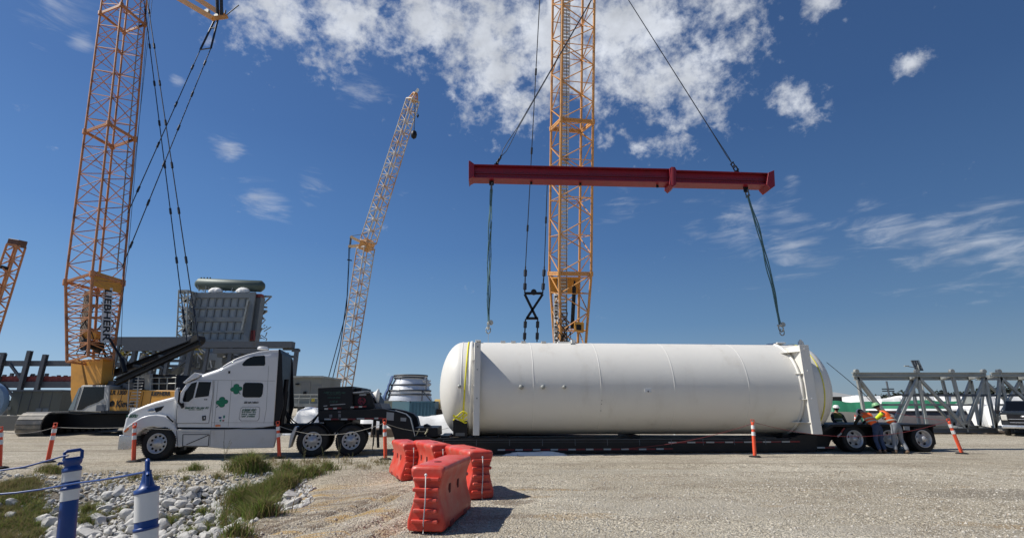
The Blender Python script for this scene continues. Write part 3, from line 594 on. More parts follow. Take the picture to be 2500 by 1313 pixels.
# ------------------------------------------------------------------ lowboy trailer
RF = Frame((0, 18.1, 0), radians(3.5)); RW = 2.6
def build_trailer():
    F = RF; t = thing('lowboy_trailer', 'black lowboy trailer with gooseneck, power pack and three rear axles carrying the tank', 'trailer', F.O, F.yaw)
    L = F.xz
    gn = L([(776, 1001), (935, 997), (965, 1003), (990, 1011), (1000, 1021), (1006, 1045), (1012, 1066), (1012, 1105), (963, 1107), (966, 1096), (962, 1066), (955, 1046), (940, 1034), (925, 1028), (905, 1024), (777, 1026)], 0)
    for y in (0, RW-.55): MB().prism(gn, y, y+.55).build('gooseneck_beam', blackp, t, bevel=.015)
    a, b = F.L(776, 1001), F.L(930, 1022); MB().box(a.x+.05, b.x, .55, RW-.55, b.z+.02, a.z-.04).build('gooseneck_deck', blackp, t)
    ed = L([(965, 1001.5), (991, 1009.5), (1001.5, 1020), (1008, 1045), (1013, 1064)], 0); mb = MB()
    for i in range(len(ed)-1): mb.beam((ed[i][0], .03, ed[i][1]), (ed[i+1][0], .03, ed[i+1][1]), .06, .02)
    mb.build('gooseneck_edge', alu, t)
    kp = MB(); a = F.L(812, 1035); kp.box(a.x-.5, a.x+.5, .7, 1.9, a.z-.15, a.z+.12); kp.build('kingpin_plate', blackp, t)
    # power pack housing
    bx = L([(776, 946), (860, 942), (861, 998), (776, 1001)], 0); pk = MB().prism(bx, .0, RW-.1).build('power_pack', blackp, t, bevel=.02)
    sc_ = MB()
    for k, (xa, xb, ya, yb, w_) in enumerate(((790, 843, 960, 954.5, [5, 8]), (799, 832, 963.5, 961, [4, 6]), (799, 832, 971.5, 967.5, [4, 6]), (804, 824, 982.5, 976.5, [4]))):
        a = F.L(xa, ya); b = F.L(xb, yb); scribble(sc_, a.x, b.x, a.z, b.z, -.001, w_, random.Random(50+k), .2)
    sc_.build('box_lettering', darkgl, pk)
    MB().prism(L([(861, 947), (881, 946), (881, 958), (861, 958)], .3), .4, 2.0).build('air_filter_box', blackp, t, bevel=.02)
    MB().prism(L([(861, 957), (902, 953.5), (903, 960), (861, 962)], .1), .1, 2.3).build('engine_cover', steelg, t, bevel=.02)
    MB().prism(L([(861, 961), (902, 959), (912, 975), (915, 998), (861, 1000)], .2), .2, 2.2).build('engine_bay', blackp, t, bevel=.03)
    MB().prism(L([(858, 957), (889, 954), (889, 956.5), (858, 959.5)], .05), .06, .1).build('cover_trim', alu, t)
    MB().prism(L([(877, 959.5), (893, 959), (893, 965), (877, 965.5)], .1), .12, .2).build('control_panel', greylet, t)
    a = F.L(882, 978, .1); rl = MB(); rl.lathe([(.14, 0), (.14, .03), (.10, .035), (.10, .01), (.03, .01), (.03, .05), (.001, .05)], (a.x, .18, a.z), (0, -1, 0), 20); rl.build('hose_reel', pm('reel_red', (.15, .012, .03), .5), t)
    ml = MB(); a = F.L(905, 968, .4); b = F.L(930, 966, .4); ml.lathe([(.10, -.25), (.12, .05), (.18, .16), (.24, .2), (.25, .24), (.001, .24)], (b.x-.35, .5, b.z), (1, 0, 0), 20)
    ml.build('white_bucket', tarpw, t)
    cl = MB(); rnd = random.Random(3)
    for k in range(26):
        x, y, z = a.x+rnd.uniform(-.5, .25), rnd.uniform(.1, 1.6), a.z+rnd.uniform(-.55, -.1)
        cl.box(x, x+rnd.uniform(.04, .14), y, y+rnd.uniform(.05, .2), z, z+rnd.uniform(.04, .2))
    for k in range(6):
        x = a.x+rnd.uniform(-.4, .2); cl.path([(x, .1+.1*k, a.z-.1), (x+.1, .05+.1*k, a.z-.3), (x+.22, .1+.1*k, a.z-.6)], .018, 5)
    cl.build('engine_fitting', blackp, t)
    MB().prism(L([(914, 984), (930, 984), (935, 997), (914, 998)], .2), .1, 1.9).build('battery_box', steelg, t, bevel=.01)
    # landing legs
    lg = MB()
    for x in (912, 928):
        a = F.L(x, 1030); lg.box(a.x-.05, a.x+.05, .15, .25, a.z-.42, a.z+.1)
    each(lg, 'landing_leg', blackp, t)
    # decals, reflective tape
    for pts in ([(944, 1005), (962, 1007), (961, 1026), (943, 1024.5)], [(978, 1018.5), (992, 1019.5), (991, 1028), (978, 1027)]):
        MB().prism(L(pts), -.003, .01).build('placard', greylet, t)
    for pts in ([(804, 1011.5), (811, 1011), (811, 1018), (804, 1018.5)], [(825, 1003), (832, 1003), (832, 1007), (825, 1007)], [(826, 1010), (832, 1010), (832, 1018), (826, 1018)], [(825, 1020), (829, 1020), (829, 1024), (825, 1024)]):
        MB().prism(L(pts), -.003, .01).build('small_sticker', pm('dim_sticker', (.13, .13, .14), .6), t)
    def tape(x0, x1, py0, py1, n, h=2.2):
        w = MB(); r = MB()
        for k in range(n):
            f0 = k/n; f1 = (k+.42)/n; f2 = (k+.95)/n
            def pp(f): return F.L(x0+(x1-x0)*f, py0+(py1-py0)*f)
            a, b, c = pp(f0), pp(f1), pp(f2); hh = .025
            w.box(a.x, b.x, -.003, .004, a.z-hh, a.z+hh); r.box(b.x, c.x, -.003, .004, b.z-hh, b.z+hh)
        each(w, 'white_tape', whitet, t); each(r, 'red_tape', redt, t)
    tape(792, 835, 997.5, 995, 2); tape(856, 896, 993.5, 991, 2); tape(792, 830, 1022.7, 1022.7, 1); tape(832, 870, 1022.7, 1022.4, 1); tape(871, 915, 1021.4, 1021, 1); tape(914, 937, 1020.5, 1020.8, 1)
    g2 = MB(); g2.prism(L([(806, 987), (843, 984.5), (843, 986.7), (806, 989)]), -.006, .01); g2.prism(L([(790, 989.5), (799, 988.5), (799, 991), (790, 992)]), -.006, .01); g2.build('trim_strip', greylet, t)
    # deck: side rails with stepped profile
    dk = L([(1008, 1064), (1032, 1064), (1060, 1071), (1110, 1067.5), (1180, 1067.5), (1420, 1069.5), (1460, 1070), (1925, 1072), (1945, 1066), (1945, 1101), (1460, 1104.5), (1180, 1108.5), (1008, 1107)], 0)
    for y in (0, RW-.3): MB().prism(dk, y, y+.3).build('deck_rail', blackp, t, bevel=.01)
    x0, x1 = dk[2][0], dk[7][0]; cm = MB()
    for x in np.arange(x0+.2, x1, .75): cm.ibeam((x, .3, .36), (x, RW-.3, .36), .12, .22)
    each(cm, 'cross_member', blackp, t)
    MB().box(x0, x1, .75, 1.85, .42, .50).build('deck_floor', deckwood, t)
    rb = MB()
    for x in np.arange(x0+.3, x1, 1.15): rb.box(x, x+.02, -.01, 0, .28, .5)
    rb.box(x0+.3, x1, -.012, -.002, .475, .49); rb.box(x0+.3, x1, -.012, -.002, .395, .402); rb.build('rail_rib', steelg, t)
    tape(1215, 1560, 1097.5, 1095.5, 8); tape(1560, 1645, 1096, 1094.5, 2); tape(1632, 1955, 1079.5, 1077, 7); tape(1995, 2040, 1092, 1092, 1)
    # saddle blocks (timber and steel cradle under the tank)
    for px in (1085, 1230, 1560, 1935):
        a = F.L(px, 1066); MB().box(a.x-.15, a.x+.15, .35, RW-.35, .50, .60).build('cradle_beam', blackp, t)
    sb = L([(1106, 1023), (1141, 1023), (1141, 1066), (1106, 1066)], 0); so_ = MB().prism(sb, .02, .5).build('end_stop', blackp, t, bevel=.01)
    MB().box(sb[0][0]+.1, sb[1][0]-.08, .0, .03, sb[0][1]-.55, sb[0][1]-.45).build('end_stop_strap', steelg, so_)
    wb = MB(); wb.prism(L([(1012, 1043), (1068, 1043), (1069, 1066), (1013, 1068)], .2), .2, 2.2); wb.build('tool_box', blackp, t, bevel=.02)
    MB().prism(L([(1034, 1036), (1040, 1034), (1052, 1040), (1050, 1044), (1034, 1044)], .4), .4, .8).build('winch_head', blackp, t, bevel=.01)
    cb = MB(); cb.tube(tuple(F.L(1024, 1046, .1)), tuple(F.L(1013, 1069, .1)), .018, 6); cb.path([tuple(F.L(*p, .1)) for p in ((1044, 1046), (1043, 1052), (1038, 1058), (1041, 1063))], .03, 6); cb.build('tie_down_strap', pm('strap_tan', (.40, .37, .25), .8), t)
    # rear bogie
    bg = L([(1925, 1072), (1945, 1064), (2003, 1052), (2030, 1036), (2282, 1036), (2286, 1060), (2262, 1060), (2240, 1050), (2215, 1056), (2205, 1075), (2125, 1075), (2105, 1054), (2083, 1048), (2060, 1056), (2048, 1078), (2040, 1100), (1945, 1101)], 0)
    for y in (.42, RW-.6): MB().prism(bg, y, y+.18).build('bogie_beam', blackp, t, bevel=.01)
    tp = L([(1990, 1056), (2003, 1051), (2030, 1035), (2283, 1035), (2284, 1041), (2034, 1041), (2008, 1056), (1995, 1062)], 0); MB().prism(tp, -.02, RW+.02).build('bogie_deck', blackp, t, bevel=.008)
    fr = L([(1945, 1064), (1995, 1056), (1995, 1100), (1945, 1101)], 0); MB().prism(fr, 0, .2).build('suspension_housing', blackp, t)
    tr = MB(); tr.prism(L([(2044, 1066), (2048, 1063), (2060, 1049), (2063, 1045), (2060, 1043), (2056, 1048)], -.02), -.03, -.02); tr.build('red_tape', redt, t)
    tr = MB(); tr.prism(L([(2043, 1064), (2053, 1055), (2056, 1058), (2046, 1067)], -.035), -.04, -.03); tr.build('white_tape', greylet, t)
    wx = [F.L(2083, 1073, .1).x, F.L(2168, 1073, .1).x, F.L(2250, 1073, .1).x]
    for x in wx:
        wheel(t, (x, .13, .46), .46, .30, .26, style='open'); wheel(t, (x, .43, .46), .46, .28, .26); wheel(t, (x, RW-.13, .46), .46, .30, .26, style='open', yout=1)
        ax = MB(); ax.tube((x, .2, .46), (x, RW-.2, .46), .07, 10); ax.build('axle', blackp, t)
    a = F.L(2272, 1040); MB().box(a.x+.05, a.x+.07, .0, .62, .28, .92).build('mud_flap', blackr, t); MB().box(a.x+.05, a.x+.07, RW-.62, RW, .28, .92).build('mud_flap', blackr, t)
    lp = MB()
    for y in (.12, .36): lp.lathe([(.001, .02), (.05, .015), (.055, 0)], (a.x+.16, y, .85), (1, 0, 0), 14)
    lp.build('tail_light', redt, t)
    MB().prism(L([(2206, 1040), (2220, 1040), (2221, 1050), (2207, 1049)], -.03), -.04, -.02).build('placard', greylet, t)
    return t
trailer = build_trailer()

# ------------------------------------------------------------------ the tank
KF = Frame((0, 19.35, 2.29), radians(3.5)); KR = 1.70
def build_tank():
    F = KF; a = F.L(1073, 950, 0).x+.02; b = F.L(2037, 950, -1.0).x
    t = thing('storage_tank', 'long white horizontal pressure vessel with domed ends strapped on the black lowboy trailer', 'tank', F.O, F.yaw)
    hd = .85; R = KR; prof = []
    for i in range(13): th = pi/2*i/12; prof.append((max(.0001, R*sin(th)), a+hd-hd*cos(th)))
    for k in range(1, 12): prof.append((R, a+hd+(b-a-2*hd)*k/12))
    for i in range(13): th = pi/2*(1-i/12); prof.append((max(.0001, R*sin(th)), b-hd+hd*cos(th)))
    MB().lathe(prof, (0, 0, 0), (1, 0, 0), 96).build('shell', tankw, t)
    def ring(x, w, hgt_, nm='weld_seam', th0=0, th1=360):
        mb = MB(); vs = []; n = 72
        for i in range(n+1):
            th = radians(th0+(th1-th0)*i/n)
            for (dx, r) in ((-w/2, R-.003), (-w/4, R+hgt_), (w/4, R+hgt_), (w/2, R-.003)): vs.append((x+dx, -r*cos(th), r*sin(th)))
        mb.add(vs, [(i*4+k, i*4+k+1, (i+1)*4+k+1, (i+1)*4+k) for i in range(n) for k in range(3)], True); return mb.build(nm, tankw, t)
    for px in (1303, 1468, 1648, 1830): ring(F.L(px, 950, -R).x, .045, .006)
    ring(a+hd, .05, .01); ring(b-hd, .05, .01)
    ring(F.L(1148, 950, -R).x, .14, .05, 'stiffener_ring'); ring(F.L(1958, 950, -R).x, .10, .05, 'stiffener_ring')
    # upright trunnion frames: a web plate squared off outside the shell plus a face flange
    for px0, px1, ribs in ((1157, 1172, (-.9, 0, .9)), (1966, 1989, (-1.25, -.45, .45, 1.25))):
        x0 = F.L(px0, 950, -R-.08).x; x1 = F.L(px1, 950, -R-.08).x; fr = None
        for sg in (-1, 1):
            for xw in (x0+.03, ):
                mb = MB(); n = 28; top, yo = R*.995, R+.10; ZB, ZT = -1.62, 1.48
                vs = []
                for i in range(n+1):
                    z = ZB+(ZT-ZB)*i/n; yi = sqrt(max(0, R*R-z*z))-.01; vs += [(xw-.012, sg*yi, z), (xw-.012, sg*yo, z), (xw+.012, sg*yo, z), (xw+.012, sg*yi, z)]
                fs = [(i*4+k, i*4+(k+1) % 4, (i+1)*4+(k+1) % 4, (i+1)*4+k) for i in range(n) for k in range(4)]+[(3, 2, 1, 0), (n*4, n*4+1, n*4+2, n*4+3)]
                web = mb.add(vs, fs).build('frame_web', tankw, t, fix=True)
            fl = MB(); fl.box(x0, x1+.0, min(sg*yo, sg*(yo+.03)), max(sg*yo, sg*(yo+.03)), ZB-.01, ZT+.01); flo = fl.build('frame_face', tankw, t, bevel=.005)
            bl = MB()
            for z in (-.42, .55, 1.34): bl.tube(((x0+x1)/2, sg*(yo+.03), z), ((x0+x1)/2, sg*(yo+.045), z), .028, 10)
            each(bl, 'bolt', galv if px0 < 1500 else white, flo)
            rb = MB()
            for z in ribs:
                yi = sqrt(max(0, R*R-z*z))-.02; w = .28 if px0 > 1500 else .04
                rb.add([(x0-w*(.9 if abs(z) < 1.2 else 1.3), sg*yi, z), (x0+.02, sg*yi, z), (x0+.02, sg*yo, z), (x0, sg*yo, z), (x0-w*(.9 if abs(z) < 1.2 else 1.3), sg*yi, z+.02), (x0+.02, sg*yi, z+.02), (x0+.02, sg*yo, z+.02), (x0, sg*yo, z+.02)], [(3, 2, 1, 0), (4, 5, 6, 7), (0, 1, 5, 4), (1, 2, 6, 5), (2, 3, 7, 6), (3, 0, 4, 7)])
            each(rb, 'gusset', tankw, t)
        mb = MB(); mb.box(x0, x1, -.5, .5, R-.01, R+.05); mb.build('lifting_pad', tankw, t, bevel=.01)
    lug = MB(); xl = F.L(1955, 840, 0).x; lug.prism([(xl-.14, R-.02), (xl+.14, R-.02), (xl+.10, R+.14), (xl, R+.24), (xl-.10, R+.14)], -.04, .02); lug.build('lifting_lug', tankw, t, bevel=.01)
    # nozzles and small fittings on the near side
    def nozzle(px, py, r, ln, yl=None, nm='nozzle', mat=galv):
        q = F.L(px, py, -R); z = q.z; yi = -sqrt(R*R-z*z); mb = MB(); mb.lathe([(r*.7, .02), (r*.7, -ln*.7), (r, -ln*.7), (r, -ln), (.001, -ln)], (q.x, yi, z), (0, 1, 0), 20); return mb.build(nm, mat, t)
    nozzle(1272, 944.5, .082, .16); nozzle(1325, 944.5, .075, .14, mat=galv); n3 = nozzle(1377, 944.5, .065, .10)
    for (px, py) in ((1470, 977), (1470, 985.5), (1470, 1002)):
        nozzle(px, py, .014, .03, nm='stud', mat=steelg)
    q = F.L(1582, 953, -R); MB().box(q.x-.12, q.x+.12, -R-.012, -R+.02, q.z-.06, q.z+.07).build('name_plate', white, t, bevel=.004); MB().box(q.x-.02, q.x+.03, -R-.016, -R, q.z-.05, q.z).build('plate_mark', steelg, t)
    nozzle(1122, 943, .06, .18, nm='valve'); q = F.L(1080, 966, -.3)
    pp = MB(); pp.path([(q.x-.02, -.45, q.z), (q.x+.20, -.62, q.z-.02), (q.x+.26, -.7, q.z-.15), (q.x+.27, -.76, q.z-.4), (q.x+.36, -.85, q.z-.6)], .028, 8); pp.box(q.x-.05, q.x-.01, -.53, -.37, q.z-.09, q.z+.09); pp.build('drain_pipe', tankw, t)
    # pads along the top
    tp = MB()
    for px in (1228, 1253, 1278, 1327): q = F.L(px, 841, -.35); tp.box(q.x-.09, q.x+.09, -.42, -.34, R-.04, R+.03)
    for px in (1163, 1225, 1250, 1275, 1323): q = F.L(px, 836, 0); tp.tube((q.x, .1, R-.02), (q.x, .1, R+.09), .02, 6)
    each(tp, 'top_bracket', tankw, t)
    q = F.L(1385, 838, 0); tp = MB(); tp.box(q.x-.42, q.x+.25, -.28, -.1, R-.03, R+.035); tp.box(q.x+.10, q.x+.25, -.42, -.2, R-.08, R+.10); tp.tube((q.x-.35, -.2, R), (q.x-.35, -.2, R+.09), .03, 6); tp.build('top_manifold', tankw, t)
    q = F.L(1398, 846, -.5); MB().box(q.x-.09, q.x+.09, -.62, -.55, R-.17, R-.06).build('top_vent', galv, t)
    # yellow straps over the shell
    def strap(x, dxb, nm, lbl, w=.05, th0=-58):
        mb = MB(); vs = []; n = 60
        for i in range(n+1):
            th = radians(th0+(180-2*th0)*i/n); f = sin(th); xx = x+dxb*(.5-.5*f); r = (R if a+hd < xx < b-hd else R*sqrt(max(0, 1-((a+hd-xx if xx < a+hd else xx-b+hd)/hd)**2)))+.015
            vs += [(xx-w/2, -r*cos(th), r*sin(th)), (xx+w/2, -r*cos(th), r*sin(th))]
        mb.add(vs, [(i*2, i*2+1, i*2+3, i*2+2) for i in range(n)], True)
        o = mb.build(nm, yellows); o.location = F.O; o.rotation_euler = (0, 0, F.yaw)
        sm = o.modifiers.new('s', 'SOLIDIFY'); sm.thickness = .008; sm.offset = 1
        return tag(o, lbl, 'strap', 'yellow ratchet straps over the white tank')
    xs_ = F.L(1145, 840, -.3).x; xb = F.L(1128, 1020, -R).x; strap(xs_, (xb-xs_), 'ratchet_strap', 'yellow ratchet strap over the left end of the white tank')
    xs_ = b-.90; strap(xs_, .0, 'ratchet_strap', 'yellow ratchet strap behind the right bracket of the white tank', w=.03)
    st = MB(); rnd = random.Random(8); q = F.L(1120, 1018, -1.62)
    for k in range(5):
        pts = [(q.x-.2+.08*j+.02*rnd.random(), -1.62+.02*rnd.random()-.02*k*.3, q.z-.10+.05*k+.09*sin(j*.9+k)) for j in range(7)]; st.path(pts, .022, 5)
    o = st.build('strap_bundle', yellows); o.location = F.O; o.rotation_euler = (0, 0, F.yaw); tag(o, 'loose bundle of yellow strap end at the black end stop below the tank', 'strap')
    return t
tank = build_tank()
#@@PART3
# ------------------------------------------------------------------ lattice booms
def lattice(mb, p0, p1, e1, e2, a0, b0, a1, b1, n, rc, rl, hz=True, ends=True):
    """box lattice from p0 to p1; e1,e2 section axes; half sizes a (along e1), b (along e2) at both ends"""
    p0 = Vector(p0); p1 = Vector(p1); e1 = Vector(e1); e2 = Vector(e2)
    def C(i, f):
        s1, s2 = ((-1, -1), (1, -1), (1, 1), (-1, 1))[i]
        return p0.lerp(p1, f)+e1*s1*(a0+(a1-a0)*f)+e2*s2*(b0+(b1-b0)*f)
    for i in range(4): mb.tube(C(i, 0), C(i, 1), rc, 7)
    for k in range(n):
        f0, f1 = k/n, (k+1)/n
        for i in range(4):
            j = (i+1) % 4
            if (k+i) % 2: mb.tube(C(i, f0), C(j, f1), rl, 5, caps=False)
            else: mb.tube(C(j, f0), C(i, f1), rl, 5, caps=False)
            if hz and k % 2 == 0: mb.tube(C(i, f0), C(j, f0), rl*.8, 5, caps=False)
        if k % 4 == 0: mb.tube(C(0, f0), C(2, f0), rl*.8, 5, caps=False)
    if ends:
        for f in (0, 1):
            for i in range(4): mb.beam(C(i, f), C((i+1) % 4, f), rl*3, rl*3)
    return C
def pendant(mb, pts, r, links=True, every=5.0):
    pts = [Vector(p) for p in pts]; mb.path(pts, r, 5)
    if links:
        for a, b in zip(pts, pts[1:]):
            L_ = (b-a).length; k = max(1, round(L_/every))
            for i in range(1, k+1):
                c = a.lerp(b, (i-.5)/k); d = (b-a).normalized(); mb.tube(c-d*.22, c+d*.22, r*2.4, 6)

# ---- crawler crane with the luffing jib on the left
AF = Frame((-25.0, 29.6, 0), radians(-12))
def build_crane_left():
    t = thing('crawler_crane', 'big orange lattice boom crawler crane with grey cab left behind the truck', 'crane')
    e1 = Vector((.978, -.21, 0)); e2 = Vector((.21, .978, 0))
    q1 = P(232, 690, 29.6); q2 = P(284, 200, 31.2); ax = (q2-q1).normalized()
    e1p = (e1-ax*e1.dot(ax)).normalized(); e2p = (e2-ax*e2.dot(ax)).normalized()
    foot = q1+ax*((P(221, 878, 29.3).z-q1.z)/ax.z); foot = P(221, 880, 29.3)
    axf = (foot-q1)
    b1 = MB(); C = lattice(b1, foot, q1, e1p, e2p, .72, .74, .95, .97, 13, .08, .034); bo = b1.build('boom_base_section', rustL, t)
    prev = q1; top = q1+ax*27.5
    Ls = [0, 11.2, 22.4, 27.5]
    for k in range(3):
        mb = MB(); lattice(mb, q1+ax*(Ls[k]+.06), q1+ax*(Ls[k+1]-.06), e1p, e2p, .95, .97, .95, .97, (10, 10, 5)[k], .07, .031)
        for s1 in (-1, 1):
            for s2 in (-1, 1): c = q1+ax*Ls[k]+e1p*.95*s1+e2p*.97*s2; mb.tube(c-ax*.18, c+ax*.18, .14, 8)
        mb.build('boom_section', rustL, t)
    # orange web panel at the joint, drums in the base section
    mb = MB(); 
    for f0 in (0,): mb.beam(q1-ax*.25-e2p*.9+e1p*.93, q1-ax*.25+e2p*.9+e1p*.93, .05, .95, tuple(ax))
    mb.build('boom_web_panel', yellowC, t)
    mb = MB(); mb.beam(q1+ax*1.0+e1p*.6+e2p*.8, q1+ax*27+e1p*.6+e2p*.8, .03, .5, tuple((e1p*.5+e2p*-.5).normalized())); mb.build('walkway', walkt, t)
    mb = MB(); c = foot.lerp(q1, .62); mb.beam(c-ax*1.7-e1p*.55, c+ax*1.5-e1p*.55, .06, .5, tuple(e1p)); mb.build('boom_ladder', walkt, t)
    # lettering board on the right hand face of the base section
    c0 = foot.lerp(q1, .53)+e1p*.92+e2p*.05; cdir = (q1-foot).normalized(); nrm = e1p-cdir*e1p.dot(cdir); nrm.normalize(); nrm = (nrm+e2p*-.25).normalized(); sd = cdir.cross(nrm)
    mb = MB(); mb.beam(c0-cdir*1.75, c0+cdir*1.75, .50, .02, tuple(nrm)); bd = mb.build('name_board', white, t)
    # text runs down the board
    X = -cdir; Y = nrm.cross(X); R_ = Matrix((X, Y, nrm)).transposed()
    text('board_lettering', 'LIEBHERR', c0+nrm*.02, .50, blacklet, bd, R_, width=3.25, bold=.012)
    # drum and hoses in the foot
    dr = MB(); c = foot+ax*.9; dr.lathe([(.36, -.45), (.36, -.40), (.22, -.38), (.22, .38), (.36, .40), (.36, .45)], c, tuple(e2p), 18); dr.build('winch_drum', blackp, t)
    dr = MB(); c = foot+ax*1.9+e1p*.2; dr.box(c.x-.4, c.x+.4, c.y-.4, c.y+.4, c.z-.6, c.z-.2); dr.build('winch_frame', yellowC, t)
    hs = MB(); rnd = random.Random(5)
    for k in range(7):
        a = foot+ax*.2+e1p*rnd.uniform(-.7, .6)+e2p*rnd.uniform(-.8, .8); hs.path([a+ax*(.45*i)+e1p*.25*sin(i*1.3+k)+e2p*.12*cos(i+k) for i in range(9)], .03, 5)
    hs.build('boom_hose', blackr, t)
    # yellow boom foot legs
    F = AF
    for yl, pts in ((1.9, [(173, 879), (197, 878), (208, 938), (206, 972), (176, 990), (172, 960)]), (.05, [(200, 877), (252, 875), (246, 937), (214, 939)])):
        MB().prism(F.xz(pts, yl), yl, yl+.75).build('boom_foot', yellowC, t, bevel=.03)
    # upper works
    hl = F.xz([(264, 950), (440, 953), (440, 1006), (262, 1003)], 0); MB().prism(hl, 0, 3.0).build('machinery_house', yellowC, t, bevel=.03)
    hc = MB()
    for px in (300, 320, 352, 372): a = F.L(px, 952, 0); b = F.L(px-1, 1003, 0); hc.box(a.x-.012, a.x+.012, -.012, .01, b.z+.1, a.z-.08)
    hc.build('house_seam', blacklet, t)
    for (px0, px1, py, sz, tx) in ((270, 309, 958.5, .34, 'LR 1300'), (371, 416, 961, .30, 'LIEBHERR'), (284, 328, 986, .52, 'Kiewit')):
        a = F.L(px0, py, 0); b = F.L(px1, py, 0); text('house_lettering', tx, ((a.x+b.x)/2, -.015, a.z), sz, blacklet, t, width=(b.x-a.x), bold=.012)
    a = F.L(274, 985, 0); lg = MB(); lg.lathe([(.17, 0), (.17, .012), (.12, .012), (.12, 0)], (a.x, -.003, a.z), (0, -1, 0), 24); lg.prism([(a.x-.03, a.z-.1), (a.x+.03, a.z-.1), (a.x+.07, a.z+.08), (a.x, a.z+.02), (a.x-.07, a.z+.08)], -.012, 0); lg.build('round_emblem', blacklet, t)
    cb = F.xz([(199, 940), (266, 940), (264, 1001), (258, 1006), (168, 1004), (171, 997), (193, 950)], -.1)
    cab = MB().prism(cb, -.1, 1.5).build('operator_cab', cabw, t, bevel=.05)
    MB().prism(F.xz([(205, 944), (254, 944), (252, 972), (238, 981), (212, 991), (199, 1000), (187, 1000)], -.12), -.12, -.05).build('side_window', glass, cab)
    MB().prism(F.xz([(196, 947), (200, 945), (183, 1000), (170, 1001)], -.05), -.13, 1.45).build('front_window', pm('pale_glass', (.18, .22, .24), .15), cab)
    MB().prism(F.xz([(236, 988), (258, 988), (256, 1003), (234, 1003)], -.12), -.13, -.05).build('door_panel', pm('blue_grey_panel', (.07, .08, .10), .5), cab)
    tp = MB(); tp.box(hl[0][0], hl[1][0], -.15, .02, hl[3][1]-.12, hl[3][1]+.02); tp.build('catwalk', blackp, t)
    a = F.L(270, 948, .3); b = F.L(325, 950, .3); ld = MB()
    for px in (312, 334):
        q = F.L(px, 1000, -.15); r_ = F.L(px+4, 918, -.15); ld.tube((q.x, -.15, q.z), (r_.x, -.15, r_.z), .03, 5)
    q0 = F.L(312, 1000, -.15); q1_ = F.L(334, 1000, -.15); zt = F.L(316, 918, -.15).z
    for k in range(11): z = q0.z+.12+(zt-q0.z)*k/11; ld.tube((q0.x+.05*k/5, -.15, z), (q1_.x+.05*k/5, -.15, z), .02, 5)
    ld.build('ladder', cabw, t)
    rl = MB()
    for px in (368, 388, 408, 428):
        a = F.L(px, 951, .1); b = F.L(px+1, 922, .1); rl.tube((a.x, .1, a.z), (b.x, .1, b.z), .025, 5)
    for py in (922, 936): a = F.L(368, py, .1); b = F.L(430, py, .1); rl.tube((a.x, .1, a.z), (b.x, .1, a.z), .025, 5)
    rl.build('guard_rail', galv, t)
    MB().prism(F.xz([(365, 912), (430, 914), (430, 952), (365, 951)], .5), .6, 2.4).build('engine_housing', blackp, t, bevel=.04)
    MB().prism(F.xz([(352, 912), (366, 912), (366, 951), (352, 951)], .4), .4, .9).build('cooler', cabw, t, bevel=.03)
    ck = MB(); rnd = random.Random(12)
    for k in range(46):
        p = F.L(rnd.uniform(268, 350), rnd.uniform(925, 950), rnd.uniform(.3, 2.5)); s_ = rnd.uniform(.06, .24); ck.box(p.x-s_, p.x+s_, p.y-s_, p.y+s_, p.z-s_*.8, p.z+s_*.6)
    each(ck, 'winch_assembly', steelg, t)
    for mbo in [o for o in kids(t) if o.name.split('.')[0] in ('boom_foot', 'machinery_house', 'house_seam', 'house_lettering', 'round_emblem', 'operator_cab', 'catwalk', 'ladder', 'guard_rail', 'engine_housing', 'cooler', 'winch_assembly')]:
        mbo.location = F.W(mbo.location) ; mbo.rotation_euler = (Matrix.Rotation(F.yaw, 3, 'Z') @ mbo.rotation_euler.to_matrix()).to_euler()
    # mast (A-frame) leaning back to the right
    tip1 = P(488, 836, 28.4); tip2 = P(472, 836, 30.6)
    for a, b in ((P(285, 932, 28.8), tip1), (P(248, 922, 30.9), tip2)):
        MB().ibeam(a, b, .30, .36, t=.06).build('mast_arm', blackp, t)
    mb = MB()
    for f in (.35, .62, .97): mb.beam(P(285, 932, 28.8).lerp(tip1, f), P(248, 922, 30.9).lerp(tip2, f), .16, .16)
    mb.build('mast_cross_beam', blackp, t)
    mb = MB(); mb.lathe([(.28, -.25), (.28, .25)], P(484, 830, 29), tuple(e2), 16); mb.lathe([(.22, -.2), (.22, .2)], P(474, 834, 30), tuple(e2), 16); mb.build('mast_sheave', blackr, t)
    for (a, b, c) in ((P(267, 826, 29.2), P(297, 876, 29.1), P(306, 908, 29)), (P(246, 840, 31), P(262, 882, 31), P(277, 918, 31))):
        mb = MB(); mb.tube(a, b, .06, 8); mb.tube(b, c, .13, 8); mb.build('backstop', blackp, t)
    # pendants from boom head to mast tip and from the jib strut down to the boom
    px1 = [(346, -90), (359, 0), (374, 103), (396, 260), (419, 411), (440, 560), (462, 700), (484, 832)]
    px2 = [(340, -90), (354, 130), (372, 271), (396, 428), (418, 580), (434, 700), (456, 832)]
    for pts, ya, yb in ((px1, 31.0, 28.6), (px2, 33.0, 30.6)):
        mb = MB(); a = P(*pts[0], ya); b = P(*pts[-1], yb); pendant(mb, [a, b], .032, True, 3.6); mb.build('pendant_rope', ropem, t)
    tip = P(541, 44, 33.0)
    for yo, pxs in ((-.45, (300, -82)), (.45, (330, -98))):
        MB().beam(P(*pxs, 32.4+yo), P(521 if yo < 0 else 548, 46 if yo < 0 else 40, 32.6+yo), .34, .30).build('jib_strut', orangeL, t)
    mb = MB(); mb.beam(P(520, 46, 32.1), P(552, 42, 33.1), .36, .30); mb.build('strut_head', orangeL, t)
    mb = MB(); mb.lathe([(.24, -.1), (.24, .1)], P(505, 30, 32.6), tuple(e2), 14); mb.lathe([(.24, -.1), (.24, .1)], P(528, 42, 32.6), tuple(e2), 14); mb.build('strut_sheave', galv, t)
